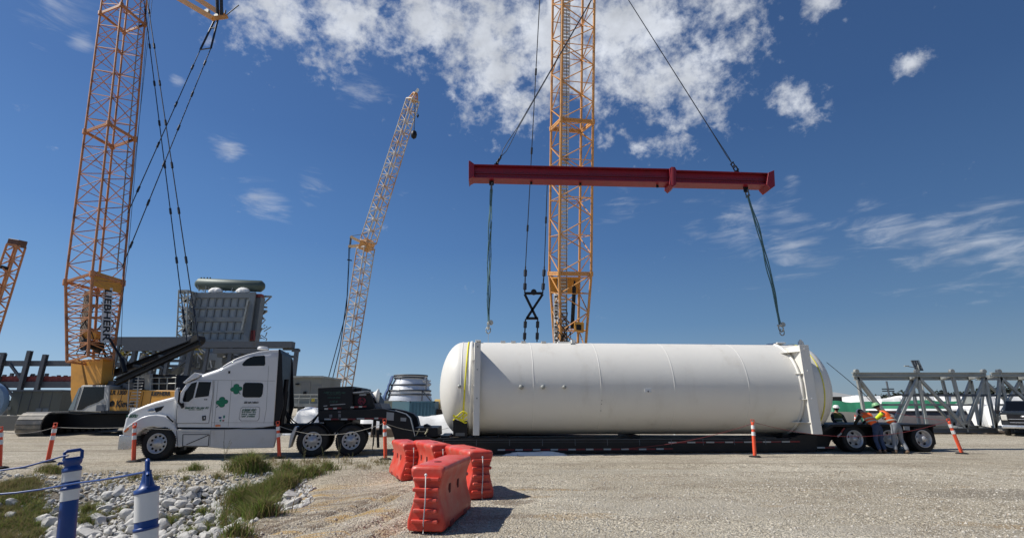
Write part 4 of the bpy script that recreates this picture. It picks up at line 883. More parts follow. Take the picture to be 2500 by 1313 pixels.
    mb = MB(); mb.tube(P(552, 38, 33), P(583, 13, 33), .045, 6); mb.tube(P(549, 36, 33), P(551, 26, 33), .06, 6); mb.build('strut_antenna', steelg, t)
    for (a, m_, b, yb) in (((524, 50), (489, 122), (312, 520), 29.9), ((532, 48), (515, 118), (298, 652), 29.5)):
        mb = MB(); mb.path([P(*a, 32.6), P(*m_, 32.3)], .075, 6); A = P(*m_, 32.3); B = P(*b, yb); pendant(mb, [A, B], .032, True, 3.4); mb.build('pendant_rope', ropem, t)
    mb = MB(); mb.tube(P(489, 122, 32.3), P(515, 118, 32.3), .05, 6); mb.tube(P(511, 71, 32.5), P(526, 68, 32.5), .05, 6); mb.build('spreader_link', steelg, t)
    for dx in (0, 10): MB().path([P(531+dx, 40, 32.7), P(528+dx, -160, 30.5)], .13, 5).build('jib_rope', ropem, t)
    for x0, x1, x2 in ((378, 303, 293), (370, 311, 274)):
        MB().path([P(x0, -60, 31), P(x1, 640, 30), P(x2, 915, 30)], .018, 4).build('hoist_rope', ropem, t)
    # undercarriage: two crawler tracks and the car body
    c0 = G(93, 1065); ty = Vector((-.16, .987, 0)); tx = Vector((-.987, -.16, 0))
    def track(o):
        prof = []   # side outline along the track length s, height z
        L_, H_ = 7.6, 1.25
        for i in range(9): th = pi/2+pi*i/8; prof.append((.62+.62*cos(th), H_/2+H_/2*sin(th)))
        for i in range(9): th = -pi/2+pi*i/8; prof.append((L_-.62+.62*cos(th), H_/2+H_/2*sin(th)))
        # pads
        per = []; m_ = len(prof)
        for i in range(m_):
            a, b = Vector(prof[i]), Vector(prof[(i+1) % m_]); d = (b-a).length; k = max(1, round(d/.27))
            for j in range(k): per.append((a.lerp(b, (j+.5)/k), (b-a).normalized(), d/k))
        mb = MB()
        for c, d, w in per:
            cc = o+ty*c.x+Vector((0, 0, c.y)); dd = ty*d.x+Vector((0, 0, d.y)); nn = dd.cross(tx).normalized()
            mb.beam(cc-tx*.0-dd*w*.46+tx*0, cc+dd*w*.46, 1.25, .09, tuple(nn))
        tr = mb.build('crawler_track', trackm, t)
        mb = MB(); vs = [(o+tx*s+ty*(.62+(a-.62)*.94)+Vector((0, 0, .05+z*.90))) for s in (-.42, .42) for a, z in prof]; n = len(prof)
        mb.add(vs, [tuple(range(n)), tuple(range(2*n-1, n-1, -1))]+[(i, i+n, (i+1) % n+n, (i+1) % n) for i in range(n)]); mb.build('track_frame', blackp, tr)
        mb = MB()
        for s in [.62+i*.64 for i in range(11)]: mb.lathe([(.22, -.5), (.22, .5)], o+ty*s+Vector((0, 0, .30)), tuple(tx), 12)
        mb.build('track_roller', blackp, tr)
    oo = c0+tx*.62; oo.z = 0; track(oo); track(oo+Vector((6.6, 1.1, 0)))
    m_ = oo+ty*3.8+Vector((3.3, .55, 0)); mb = MB(); mb.beam(oo+ty*2.2+Vector((.3, 0, .75)), oo+ty*2.2+Vector((6.3, 1.0, .75)), .8, .8); mb.beam(oo+ty*5.2+Vector((.3, 0, .75)), oo+ty*5.2+Vector((6.3, 1.0, .75)), .8, .8)
    mb.box(m_.x-1.9, m_.x+1.9, m_.y-1.8, m_.y+1.8, .55, 1.2); mb.lathe([(1.3, 0), (1.3, .25)], (m_.x, m_.y, 1.2), (0, 0, 1), 30); mb.build('car_body', blackp, t)
    q = AF.W((hl[0][0], 0, 0)); mb = MB()
    a = F.W((hl[0][0]-2.2, .2, 1.32)); b = F.W((hl[1][0], .2, 1.32)); mb.beam(F.W((hl[0][0]-2.6, 1.5, 1.38)), F.W((hl[1][0]-.2, 1.5, 1.38)), 2.8, .22); mb.build('turntable_deck', blackp, t)
    return t
crane_left = build_crane_left()

# ---- crane holding the spreader beam
HOOK = P(1487, -74, 19.45)
def build_crane_centre():
    t = thing('lifting_crane', 'yellow lattice boom of the crane standing behind the white tank and holding the red beam', 'crane')
    e1 = Vector((.212, -.977, 0)); e2 = Vector((.977, .212, 0))
    p0 = P(1391, 668, 35.2); p1 = P(1399, 0, 29.9); ax = (p1-p0).normalized()
    e1p = (e1-ax*e1.dot(ax)).normalized(); e2p = (e2-ax*e2.dot(ax)).normalized(); H1, H2 = 1.22, 1.2
    Lt = 60.0; mbs = [0, 11.0, 22.0, 33.0, 44.0]
    for k in range(4):
        mb = MB(); lattice(mb, p0+ax*(mbs[k]+.08), p0+ax*(mbs[k+1]-.08), e1p, e2p, H1, H2, H1, H2, 8, .095, .04)
        for s1 in (-1, 1):
            for s2 in (-1, 1): c = p0+ax*mbs[k]+e1p*H1*s1+e2p*H2*s2; mb.tube(c-ax*.16, c+ax*.16, .15, 8)
        mb.build('boom_section', orangeL, t)
    mb = MB(); q = p0+ax*44; tipp = p0+ax*58.0; lattice(mb, q+ax*.1, tipp, e1p, e2p, H1, H2, .35, .5, 8, .09, .04); mb.build('boom_head_section', orangeL, t)
    sh = MB(); sh.lathe([(.5, -.5), (.5, .5)], tipp+ax*.3, tuple(e2p), 18); sh.build('head_sheave', blackp, t)
    # base section tapering to the pivot
    pv = P(1391, 985, 37.4); m_ = pv.lerp(p0, 1.0)
    mb = MB(); lattice(mb, pv, p0-ax*.08, e1p, e2p, .45, .70, H1, H2, 7, .10, .045); mb.build('boom_base_section', orangeL, t)
    d = (p0-pv).normalized()
    mb = MB(); c = p0-d*.9; mb.beam(c-e2p*1.1-e1p*1.1, c+e2p*1.1-e1p*1.1, .05, 1.3, tuple(d)); mb.beam(p0-d*.3-e2p*1.15, p0-d*.3+e2p*1.15, 1.6, .08, tuple(d)); mb.build('boom_web_panel', yellowC, t)
    mb = MB(); A_, B_ = pv+d*1-e1p*.95+e2p*-.25, p0-e1p*1.0-e2p*.25; C_ = p0+ax*41-e1p*1.0-e2p*.25
    for a_, b_ in ((A_, B_), (B_, C_)):
        n_ = int((b_-a_).length/.26); u_ = (b_-a_).normalized()
        for i in range(n_): c_ = a_+u_*(.26*i); mb.beam(c_, c_+u_*.17, .72, .03, tuple(e1p))
        for s_ in (-.36, .36): mb.beam(a_+e2p*s_, b_+e2p*s_, .05, .06, tuple(e1p))
    mb.build('walkway', walk, t)
    # letter board on the left hand face
    c0 = pv.lerp(p0, .64)-e2p*(1.06); nrm = -e2p; X = -d; nrm = (nrm-X*nrm.dot(X)+e1p*.0).normalized(); nrm = (nrm+e1p*.9).normalized(); nrm = (nrm-X*nrm.dot(X)).normalized(); Y = nrm.cross(X)
    mb = MB(); mb.beam(c0-d*2.0, c0+d*2.0, .38, .02, tuple(nrm)); bd = mb.build('name_board', white, t)
    text('board_lettering', 'LIEBHERR', c0+nrm*.02, .36, blacklet, bd, Matrix((X, Y, nrm)).transposed(), width=3.7, bold=.01)
    mb = MB(); mb.tube(P(1402, 700, 34.6), P(1397, 800, 35.6), .14, 10); mb.tube(P(1403, 685, 34.5), P(1402, 702, 34.6), .07, 8); mb.build('luffing_cylinder', blackp, t)
    MB().prism([(a.x, a.z) for a in (P(1402, 787, 35), P(1424, 789, 35), P(1424, 812, 35), P(1402, 808, 35))], 34.6, 35.2).build('control_box', yellowC, t, bevel=.02)
    MB().prism([(a.x, a.z) for a in (P(1407, 792, 34.6), P(1419, 793, 34.6), P(1419, 806, 34.6), P(1407, 805, 34.6))], 34.56, 34.7).build('control_box_hatch', blackp, t)
    hs = MB(); rnd = random.Random(7)
    for k in range(13):
        a = P(rnd.uniform(1363, 1406), 838, rnd.uniform(35, 37)); hs.path([a+d*(.24*i)+e2p*.22*sin(i*.9+k*1.7)+e1p*.15*cos(i*.7+k) for i in range(rnd.randint(6, 12))], .032, 5)
    hs.build('boom_hose', blackr, t)
    # suspended X link left of the boom and its ropes
    Y = 33.0
    lk = MB()
    for a, b in (((1281, 716), (1325, 716)), ((1281, 718), (1310, 777)), ((1325, 718), (1286, 777)), ((1284, 777), (1314, 777))): lk.beam(P(*a, Y), P(*b, Y), .16, .16, (0, 1, 0))
    lk.lathe([(.20, -.1), (.20, .1)], P(1303, 713, Y), (0, 1, 0), 12); lk.build('equaliser_link', blackp, t)
    for pts in ([(1283, 778), (1280, 834)], [(1313, 778), (1311, 834)], [(1281, 716), (1283, 650)], [(1325, 716), (1329, 650)]):
        mb = MB(); pendant(mb, [P(*pts[0], Y), P(*pts[1], Y+.4 if pts[1][1] > 800 else Y)], .05, True, .9); mb.build('pendant_rope', ropem, t)
    for a, b in (((1283, 650), (1324, -120)), ((1329, 650), (1337, 420))):
        mb = MB(); pendant(mb, [P(*a, Y), P(*b, Y-3 if b[1] > 0 else Y-7)], .032, True, 6); mb.build('pendant_rope', ropem, t)
    for px in (1383,): MB().path([P(px, 830, 35.8), P(px, 20, 29.6)], .02, 4).build('hoist_rope', ropem, t)
    # machine behind the tank: tracks, house and cab
    b = P(1391, 1000, 38.6); bx, by = b.x, 38.6
    for dy in (-3.3, 3.3):
        mb = MB(); prof = [(bx-4.2+.6*cos(pi/2+pi*i/8), .62+.6*sin(pi/2+pi*i/8)) for i in range(9)]+[(bx+4.2+.6*cos(-pi/2+pi*i/8), .62+.6*sin(-pi/2+pi*i/8)) for i in range(9)]
        mb.prism(prof, by+dy-.5, by+dy+.5); mb.build('crawler_track', trackm, t, bevel=.03)
    MB().box(bx-1.9, bx+1.9, by-2.9, by+2.9, .5, 1.2).build('car_body', blackp, t, bevel=.04)
    MB().box(bx-1.6, bx+1.6, by-.8, by+6.4, 1.4, 2.75).build('machinery_house', yellowC, t, bevel=.05)
    MB().box(bx-2.6, bx-1.65, by-1.6, by+.8, 1.35, 2.8).build('operator_cab', cabw, t, bevel=.06)
    # hoist block above the picture frame, from which the beam slings start
    for k in (-1, 1):
        MB().path([tipp+ax*.3+e2p*.3*k, HOOK+Vector((.2*k, 0, 2.2))], .022, 5).build('hoist_rope', ropem, t)
    return t
crane_centre = build_crane_centre()
hb = thing('hook_block', 'yellow crane hook block above the red spreader beam', 'hook block', HOOK)
MB().box(-.35, .35, -.22, .22, 1.2, 2.4).build('block_cheek', yellowC, hb, bevel=.05)
mb = MB(); mb.path([(0, 0, 1.2), (0, 0, .6), (.18, 0, .35), (.22, 0, .1), (.05, 0, -.08), (-.15, 0, 0), (-.2, 0, .18)], .07, 10); mb.build('hook', blackp, hb)

# ---- spreader beam and slings
SBF = Frame((0, 19.35, 0), radians(2.2))
def build_beam():
    F = SBF; t = thing('spreader_beam', 'long dark red steel spreader beam hanging level above the white tank', 'lifting beam', F.O, F.yaw)
    L = F.xz
    TL = [(1150, 407.5), (1636, 423.5)]; TR = [(1636, 423.5), (1872, 430)]; w = .28
    def seg(x0, t0, b0, x1, t1, b1, nm):
        P4 = L([(x0, t0), (x1, t1), (x1, b1), (x0, b0)]); h = .045
        o = MB().prism([(P4[0][0], P4[0][1]-h), (P4[1][0], P4[1][1]-h), (P4[2][0], P4[2][1]+h), (P4[3][0], P4[3][1]+h)], -.10, .10).build(nm, redb, t, bevel=.006)
        fl = MB()
        for (a, b, s_) in ((P4[0], P4[1], -1), (P4[3], P4[2], 1)): fl.prism([(a[0], a[1]), (b[0], b[1]), (b[0], b[1]+s_*h), (a[0], a[1]+s_*h)], -w, w)
        fl.build('flange', redb, o, bevel=.006)
        mid = MB(); c0 = ((P4[0][0]+P4[3][0])/2, (P4[0][1]+P4[3][1])/2); c1 = ((P4[1][0]+P4[2][0])/2, (P4[1][1]+P4[2][1])/2); mid.beam((c0[0], -.13, c0[1]-.03), (c1[0], -.13, c1[1]-.03), .05, .025)
        k = int((P4[1][0]-P4[0][0])/.14)
        for i in range(1, k):
            f = i/k
            for dz, r in ((.055, .022), (-.12, .022)):
                x = c0[0]+(c1[0]-c0[0])*f; z = c0[1]+(c1[1]-c0[1])*f+dz; mid.tube((x, -.10, z), (x, -.125, z), r, 6)
        mid.build('bolt_row', pm('bolt_red', (.16, .02, .035), .5), o)
    seg(1152, 408, 441, 1630, 419, 452, 'beam_section'); seg(1643, 422, 452.5, 1866, 429, 458, 'beam_section')
    for pts, nm in (([(1145, 401.5), (1148, 401.5), (1158, 409), (1158, 439), (1148, 444), (1145, 449)], 'end_plate'), ([(1880, 424), (1866, 430), (1862, 458), (1872, 469), (1882, 462)], 'end_plate')):
        q = L(pts); MB().prism(q, -.34, .34).build(nm, redb, t, bevel=.01)
    q = L([(1628, 420), (1633, 416), (1641, 416.5), (1645, 423), (1643, 452), (1645, 458), (1636, 465), (1628, 458), (1630, 440)]); MB().prism(q, -.34, .34).build('joint_plate', redb, t, bevel=.012)
    q = L([(1632, 418), (1637, 418), (1637, 462), (1633, 460)]); MB().prism(q, -.36, -.33).build('joint_flange', pm('beam_light_red', (.40, .05, .06), .5), t)
    for px, py in ((1212, 406), (1799, 423), (1200, 446), (1821, 463), (1605, 455), (1417, 449), (1297, 447)):
        q = F.L(px, py); lug = MB(); s_ = .10 if px in (1212, 1799, 1200, 1821) else .05; lug.box(q.x-s_, q.x+s_, -.03, .03, q.z-s_*1.2, q.z+s_*1.2); lug.build('lug', blackp, t, bevel=.01)
    return t
beam_ = build_beam()
def shackle(mb, c, d, s=.11):
    c = Vector(c); d = Vector(d).normalized(); q = d.to_track_quat('Z', 'Y')
    mb.path([c+q @ Vector((s*cos(a), 0, s*1.3*sin(a)+s)) for a in [radians(-40+26*i) for i in range(11)]], s*.24, 7); mb.tube(c+q @ Vector((-s*1.2, 0, 0)), c+q @ Vector((s*1.2, 0, 0)), s*.3, 7)
def sling_up(px, py, label):
    a = SBF.W(SBF.L(px, py)); b = HOOK.copy(); d = (b-a).normalized(); t = thing('wire_sling', label, 'sling', a, group='wire slings above the red beam')
    mb = MB(); shackle(mb, (0, 0, .02), d, .12); shackle(mb, d*.42, -d, .10); mb.build('shackle', blackp, t)
    side = Vector((.06, .05, 0)); mb = MB(); L_ = (b-a).length
    for s_ in (-1, 1): mb.path([d*.45, d*.75+side*s_*1.2, d*1.2+side*s_*1.1, d*2.0+side*s_*.3, d*L_+side*s_*.15], .017, 5)
    mb.build('wire_rope', ropem, t)
sling_up(1212, 402, 'wire sling rising from the left end of the red beam'); sling_up(1799, 418, 'wire sling rising from the right end of the red beam')
def sling_down(p_top, p_bot, label, wob):
    a = Vector(p_top); b = Vector(p_bot); t = thing('web_sling', label, 'sling', a, group='teal round slings below the red beam'); v = b-a; L_ = v.length; d = v.normalized()
    side = d.cross(Vector((0, 1, 0))).normalized(); N = 26
    m1 = MB(); shackle(m1, d*.05, d, .10); shackle(m1, d*.32, -d, .10); m1.build('shackle', steelg, t)
    mb = MB()
    for s_ in (-1, 0, 1):
        pts = []
        for i in range(N+1):
            f = i/N; sag = wob*4*f*(1-f); pts.append(d*(.3+(L_-.75)*f)+side*(s_*(.028+.03*sin(f*pi))+.012*sin(f*23+s_*2)+sag)+Vector((0, 1, 0))*(.03*sin(f*15+s_)))
        mb.path(pts, .024, 6)
    mb.build('sling_leg', tealsl, t)
    hk = MB(); c = v-d*.42; shackle(hk, c, d, .12); hk.lathe([(.10, -.06), (.10, .06)], c+side*.09, (0, 1, 0), 10); e = v-d*.12
    hk.path([e+Vector((.09*cos(a_), 0, .13*sin(a_))) for a_ in [radians(100+30*i) for i in range(11)]], .024, 7); hk.build('hook', galv, t)
sling_down(SBF.W(SBF.L(1200, 447)), P(1192, 813, 19.3), 'teal sling hanging straight down above the left end of the tank', -.03)
sling_down(SBF.W(SBF.L(1822, 463)), P(1911, 818, 19.9), 'teal sling hanging aslant over the right end of the tank', .10)
tl = MB(); tl.path([P(1192, 812, 19.3), P(1192, 838, 19.35)], .007, 4); tag(tl.build('tag_line', ropeg), 'thin white line hanging from the left hook down to the tank', 'rope')
tl = MB(); tl.path([P(2018, 884, 20.6), P(2062, 920, 20.2), P(2106, 958, 19.9), P(2150, 1003, 19.6)], .012, 4); tag(tl.build('tag_line', ropem), 'dark guide rope running from the right end of the tank down to the workers', 'rope')

# ---- distant crane and crane at the left edge
def far_crane():
    Y = 95.0; t = thing('distant_crane', 'slender distant lattice crane with bent luffing jib between the truck and the tank', 'crane'); e2 = Vector((0, 1, 0))
    a = P(838, 955, Y); b = P(893, 607, Y); c = P(899, 590, Y-1); d = P(1008, 245, Y-8)
    def seg(p, q, n, w0, w1, k=1):
        ax = (q-p).normalized(); e1 = ax.cross(e2).normalized(); r = Vector((0, 0, 0)); mb = MB(); 
        x = (e1*.8+e2*.6); x = (x-ax*x.dot(ax)).normalized(); y = ax.cross(x); lattice(mb, p, q, x, y, w0, w0, w1, w1, n, .12, .07); return mb
    seg(a, b, 24, 1.05, 1.25).build('main_boom', lightL, t); seg(c, d, 26, 1.15, .95).build('luffing_jib', lightL, t)
    seg(d, P(1014, 228, Y-8.5), 2, .7, .3).build('jib_head', orangeL, t)
    mb = MB(); mb.beam(P(893, 607, Y), P(899, 590, Y-1), 2.2, 2.2, (0, 1, 0)); mb.build('knee_joint', orangeL, t)
    for q in ((856, 578), (851, 602)): MB().beam(P(896, 598, Y), P(*q, Y), .5, .5).build('strut', pm('strut_cream', (.62, .44, .24), .5), t)
    MB().beam(P(857, 577, Y), P(854, 606, Y), .3, .3).build('strut_link', steelg, t)
    mb = MB()
    mb.path([P(856, 578, Y), P(848, 720, Y), P(830, 850, Y), P(808, 940, Y)], .09, 4); mb.build('pendant_rope', ropem, t)
    MB().path([P(852, 602, Y), P(846, 760, Y), P(797, 940, Y)], .09, 4).build('pendant_rope', ropem, t)
    MB().beam(P(848, 634, Y), P(859, 636, Y), .2, .2).build('pendant_spreader', blackp, t)
    mb = MB(); mb.path([P(857, 576, Y), P(898, 570, Y-1)], .06, 4); mb.path([P(902, 560, Y-1), P(1001, 240, Y-8)], .06, 4); mb.build('jib_pendant', ropem, t)
    MB().path([P(1014, 240, Y-8), P(1011, 320, Y-8)], .07, 4).build('hoist_rope', ropem, t)
    mb = MB(); mb.lathe([(.05, -1.0), (.5, -.6), (.62, 0), (.5, .6), (.05, 1.0)], P(1010.5, 329, Y-8), (0, 0, 1), 12); mb.build('hook_ball', blackp, t)
    mb = MB(); mb.lathe([(.05, -.5), (.25, 0), (.05, .5)], P(1020, 283, Y-8), (0, 0, 1), 8); mb.build('hoist_limit_weight', blackp, t)
    MB().path([P(1018, 232, Y-8.5), P(1020, 283, Y-8)], .03, 4).build('limit_rope', ropem, t)
    MB().beam(P(1012, 232, Y-8.5), P(1021, 218, Y-8.5), .5, .35).build('wind_gauge', white, t)
    g = P(838, 985, Y); MB().box(g.x-3.5, g.x+3.5, Y-3, Y+3, .1, 1.3).build('crawler_track', trackm, t); MB().box(g.x-5.5, g.x+1.5, Y-1.5, Y+1.5, 1.4, 3.6).build('machinery_house', yellowC, t, bevel=.1)
    return t
far_crane()
def edge_crane():
    Y = 80.0; t = thing('distant_crane', 'top of a rusty orange lattice crane boom leaning at the left edge', 'crane')
    a = P(-85, 985, Y); b = P(40, 600, Y-3); ax = (b-a).normalized(); x = Vector((1, .2, 0)); x = (x-ax*x.dot(ax)).normalized(); y = ax.cross(x); mb = MB(); lattice(mb, a, b, x, y, .9, 1.0, .75, .85, 22, .16, .09); mb.build('boom', rustL, t)
    MB().beam(b-ax*.2, b+ax*1.0, 1.9, 1.5, (0, 1, 0)).build('boom_head', pm('dark_rust', (.10, .045, .03), .6), t, bevel=.1)
    MB().beam(P(2, 652, Y-3), P(14, 654, Y-3), 1.2, .5).build('rope_guide', blackp, t)
    g = P(-85, 990, Y); MB().box(g.x-4, g.x+4, Y-3, Y+3, .1, 1.3).build('crawler_track', trackm, t)
edge_crane()
#@@PART4
# ------------------------------------------------------------------ background plant
def rectbox(mb, x0, y0, x1, y1, Y, d):
    """upright block whose front face at distance Y covers these picture heights"""
    zt = P(x0, min(y0, y1), Y).z; zb = P(x0, max(y0, y1), Y).z; ym = (y0+y1)/2
    return mb.box(P(x0, ym, Y).x, P(x1, ym, Y).x, Y, Y+d, zb, zt)
def boiler():
    Y = 85.0; t = thing('boiler_building', 'tall grey ribbed boiler casing with a green drum on top behind the truck', 'building')
    zt = P(500, 714, Y).z; xl = P(473, 735, Y).x; xr = P(617, 735, Y).x; zb = .5
    MB().box(xl, xr, Y, Y+4, zb, zt).build('casing', greyp, t)
    g = MB()
    for py, h in ((722, .9), (752, .32), (780, .8), (810, .32), (832, .5), (862, .6), (880, .3)):
        z = P(500, py, Y).z; g.box(xl-.1, xr+.1, Y-.35, Y, z-h/2, z+h/2)
    g.build('girder', greygirder, t)
    r = MB()
    for k in range(9): x = xl+(xr-xl)*k/8; w = .45 if k in (0, 8) else .13; r.box(x-w, x+w, Y-.42 if w > .4 else Y-.22, Y, zb, zt)
    r.build('rib', greygirder, t)
    # sloping right side panels and brace
    br = MB(); br.beam(P(606, 733, Y-.6), P(590, 806, Y-.6), .3, .3); br.build('brace', galv, t)
    d = MB(); c0 = P(487, 693, Y+2); c1 = P(637, 700, Y+2); L_ = c1.x-c0.x; R = 1.05; prof = [(.01, -.7), (R*.6, -.5), (R, 0), (R, L_), (R*.6, L_+.5), (.01, L_+.7)]
    d.lathe(prof, (c0.x, Y+2, c0.z), (1, 0, -.04), 24); d.build('steam_drum', drumg, t)
    nz = MB()
    for px in (490, 497, 505, 512): q = P(px, 686, Y+2); nz.tube((q.x, Y+2, q.z-.2), (q.x, Y+2, q.z+.7), .12, 6)
    for px in (530, 549, 568, 588, 607): q = P(px, 690, Y+2); nz.tube((q.x, Y+2, q.z-.2), (q.x, Y+2, q.z+.35), .14, 6)
    nz.build('drum_nozzle', drumg, t)
    pl = MB(); rnd = random.Random(6)
    for k in range(34): q = P(485+rnd.random()*128, 709+rnd.random()*5, Y+1+rnd.random()*2); pl.tube(q, q+Vector((rnd.uniform(-.5, .5), 0, rnd.uniform(.6, 1.5))), .07, 5)
    pl.build('riser_pipe', galv, t)
    for x0, x1 in ((512, 546), (578, 612)):
        q0 = P(x0, 706, Y+1); q1 = P(x1, 706, Y+1); mb = MB(); vs = []; n, m_ = 14, 7
        for j in range(m_+1):
            for i in range(n+1):
                u, v = i/n, j/m_; rr = .75*(sin(pi*min(1, max(0, u)))**.4)*(1+.22*noise.noise(Vector((u*6+x0, v*5, 2)))); th = -pi*.1+pi*1.2*v
                vs.append((q0.x+(q1.x-q0.x)*u, Y+.8-rr*cos(th), q0.z-.5+rr*sin(th)))
        mb.add(vs, [(j*(n+1)+i, j*(n+1)+i+1, (j+1)*(n+1)+i+1, (j+1)*(n+1)+i) for j in range(m_) for i in range(n)], True).build('wrapped_header', tarpw, t)
    # stair and platform steelwork on the right
    s = MB(); rnd = random.Random(2)
    for x in (621, 632, 641): s.beam(P(x-14, 840, Y+3), P(x, 722, Y+3), .28, .28, (0, 1, 0))
    for py, x1 in ((722, 663), (748, 652), (757, 652), (776, 645), (800, 640), (818, 636)): s.beam(P(612, py, Y+3), P(x1, py+2, Y+3), .3, .35, (0, 1, 0))
    for a, b in (((660, 726), (640, 745)), ((650, 758), (632, 775)), ((652, 760), (628, 776))): s.beam(P(*a, Y+3), P(*b, Y+3), .22, .22, (0, 1, 0))
    for k in range(26):
        q = P(rnd.uniform(620, 652), rnd.uniform(722, 832), Y+3+rnd.uniform(-1, 1)); s.beam(q, q+Vector((rnd.uniform(-1.2, 1.2), 0, rnd.uniform(-.9, .9))), .12, .12, (0, 1, 0))
    s.build('side_steelwork', galv, t)
    sd = MB(); rectbox(sd, 618, 725, 630, 835, Y+.8, 1.5); sd.build('side_casing', greygirder, t)
    rd = MB(); rectbox(rd, 622, 717, 637, 727, Y+.8, 1); rd.build('red_lagging', rednet, t)
    rd = MB()
    for k in range(7): rd.beam(P(584+k*6, 806, Y+.2), P(578+k*7, 830, Y+.2), .3, .3)
    rectbox(rd, 580, 822, 618, 830, Y+.2, 1); rd.build('red_frame', rednet, t)
    # lattice stair tower on the left
    tw = MB(); lattice(tw, P(450, 832, Y-1), P(455, 712, Y-1), (1, 0, 0), (0, 1, 0), .8, .8, .8, .8, 7, .13, .09); tw.build('stair_tower', galv, t)
    cr = MB(); rnd = random.Random(11)
    for k in range(16): q = P(449+rnd.random()*10, 730+rnd.random()*95, Y-1); cr.box(q.x-.3, q.x+.3, Y-1.3, Y-.8, q.z-.3, q.z+.3)
    each(cr, 'tower_fitting', tarpw, t)
    return t
boiler()
def steel_deck():
    Y = 72.0; t = thing('steel_structure', 'dark grey pipe rack of deep beams and braced columns below the boiler', 'steel frame')
    for (x0, y0, x1, y1, d) in ((268, 822, 472, 842, 1.2), (470, 833, 712, 848, 1.2), (300, 842, 460, 856, .8), (520, 850, 650, 862, .8)):
        mb = MB(); rectbox(mb, x0, y0, x1, y1, Y, d); mb.build('deck_beam', steelg, t)
    for i, (x, y0, w) in enumerate(((332, 825, .55), (466, 830, .6), (563, 842, .55), (628, 848, .5), (412, 845, .4), (505, 850, .4), (375, 850, .4), (722, 855, .5), (600, 850, .35), (290, 830, .3))):
        q = P(x, y0, Y); MB().box(q.x-w/2, q.x+w/2, Y+.1, Y+.1+w, 0, q.z).build('column', steelg, t)
    for k in range(6):
        q = P((345, 400, 450, 545, 610, 700)[k], 860, Y+8); MB().box(q.x-.2, q.x+.2, Y+8, Y+8.4, 0, q.z).build('column', steelg, t)
    for (a, b) in (((270, 840), (330, 905)), ((332, 860), (300, 905)), ((455, 855), (375, 900)), ((340, 850), (400, 900)), ((560, 862), (610, 905)), ((628, 865), (570, 905)), ((665, 862), (712, 900)), ((722, 900), (680, 862)), ((340, 890), (470, 850)), ((420, 905), (470, 870))):
        MB().beam(P(*a, Y+.5), P(*b, Y+.5), .22, .26, (0, 1, 0)).build('brace', steelg, t)
    for py, x0, x1 in ((893, 268, 470), (905, 470, 720), (870, 560, 715), (880, 340, 470), (855, 712, 730)):
        mb = MB(); rectbox(mb, x0, py-3, x1, py+3, Y+.6, .5); mb.build('lower_beam', steelg, t)
    yt = MB(); rnd = random.Random(4)
    for k in range(26):
        q = P(rnd.choice([rnd.uniform(300, 325), rnd.uniform(345, 400), rnd.uniform(440, 492)]), rnd.uniform(852, 866), Y+1.5); w = rnd.uniform(.25, .8); yt.box(q.x-w, q.x+w, q.y, q.y+.3, q.z-.12, q.z+.12)
    yt.build('yellow_formwork', yellowt, t)
    cl = MB()
    for k in range(80):
        q = P(rnd.uniform(280, 620), rnd.uniform(862, 940), Y+rnd.uniform(2, 8)); a, b, c = rnd.uniform(.1, .6), rnd.uniform(.1, .5), rnd.uniform(.15, 1.0); cl.box(q.x-a, q.x+a, q.y-b, q.y+b, q.z-c, q.z+c)
    each(cl, 'pipework', pm('pipework_grey', (.14, .15, .15), .6, var=.5, sc=.6), t)
    cl = MB()
    for k in range(24):
        q = P(rnd.uniform(290, 560), rnd.uniform(858, 930), Y+1.2); q2 = q+Vector((rnd.uniform(-1.2, 1.2), 0, rnd.uniform(-1.2, 1.2))); cl.tube(q, q2, .10, 6)
    cl.build('white_pipe', tarpw, t)
    lp = MB(); rectbox(lp, 470, 862, 560, 935, Y+6, 2); lp.build('lower_casing', greyp, t)
    fr = MB(); rectbox(fr, 690, 850, 728, 854, Y+1, .5); fr.build('top_rail', steelg, t)
    return t
steel_deck()
def left_rack():
    Y = 62.0; t = thing('pipe_rack', 'dark steel pipe rack with red netting along its deck at the far left', 'steel frame')
    for (x0, y0, x1, y1) in ((-30, 880, 170, 893), (-30, 931, 175, 946), (265, 883, 300, 892)):
        mb = MB(); rectbox(mb, x0, y0, x1, y1, Y, .4); mb.build('deck_beam', steelg, t)
    for px, py in ((74, 856), (112, 865), (10, 863), (272, 868)):
        q = P(px, py, Y-.2); MB().ibeam((q.x, q.y, 0), (q.x, q.y, q.z), .45, .45, (0, 1, 0), t=.06).build('column', steelg, t)
    for a, b in (((24, 888), (52, 926)), ((-5, 902), (14, 880)), ((-20, 863), (14, 863)), ((8, 940), (40, 975)), ((96, 950), (84, 975))): MB().beam(P(*a, Y), P(*b, Y), .25, .25, (0, 1, 0)).build('brace', steelg, t)
    q0 = P(-30, 931, Y); q1 = P(172, 921, Y); nt = MB(); n = 40
    vs = []
    for i in range(n+1):
        x = q0.x+(q1.x-q0.x)*i/n; vs += [(x, Y+.25+.06*sin(i*1.9), q0.z), (x, Y+.2, q0.z+.66+.05*sin(i*2.3))]
    nt.add(vs, [(2*i, 2*i+2, 2*i+3, 2*i+1) for i in range(n)]); nt.build('safety_netting', rednet, t)
    q = MB(); rnd = random.Random(1)
    for k in range(16): a = P(rnd.uniform(0, 165), 930, Y+2); q.box(a.x-.15, a.x+.15, Y+2, Y+2.3, a.z-.2, a.z+rnd.uniform(.5, 1.1))
    q.build('deck_material', steelg, t)
left_rack()
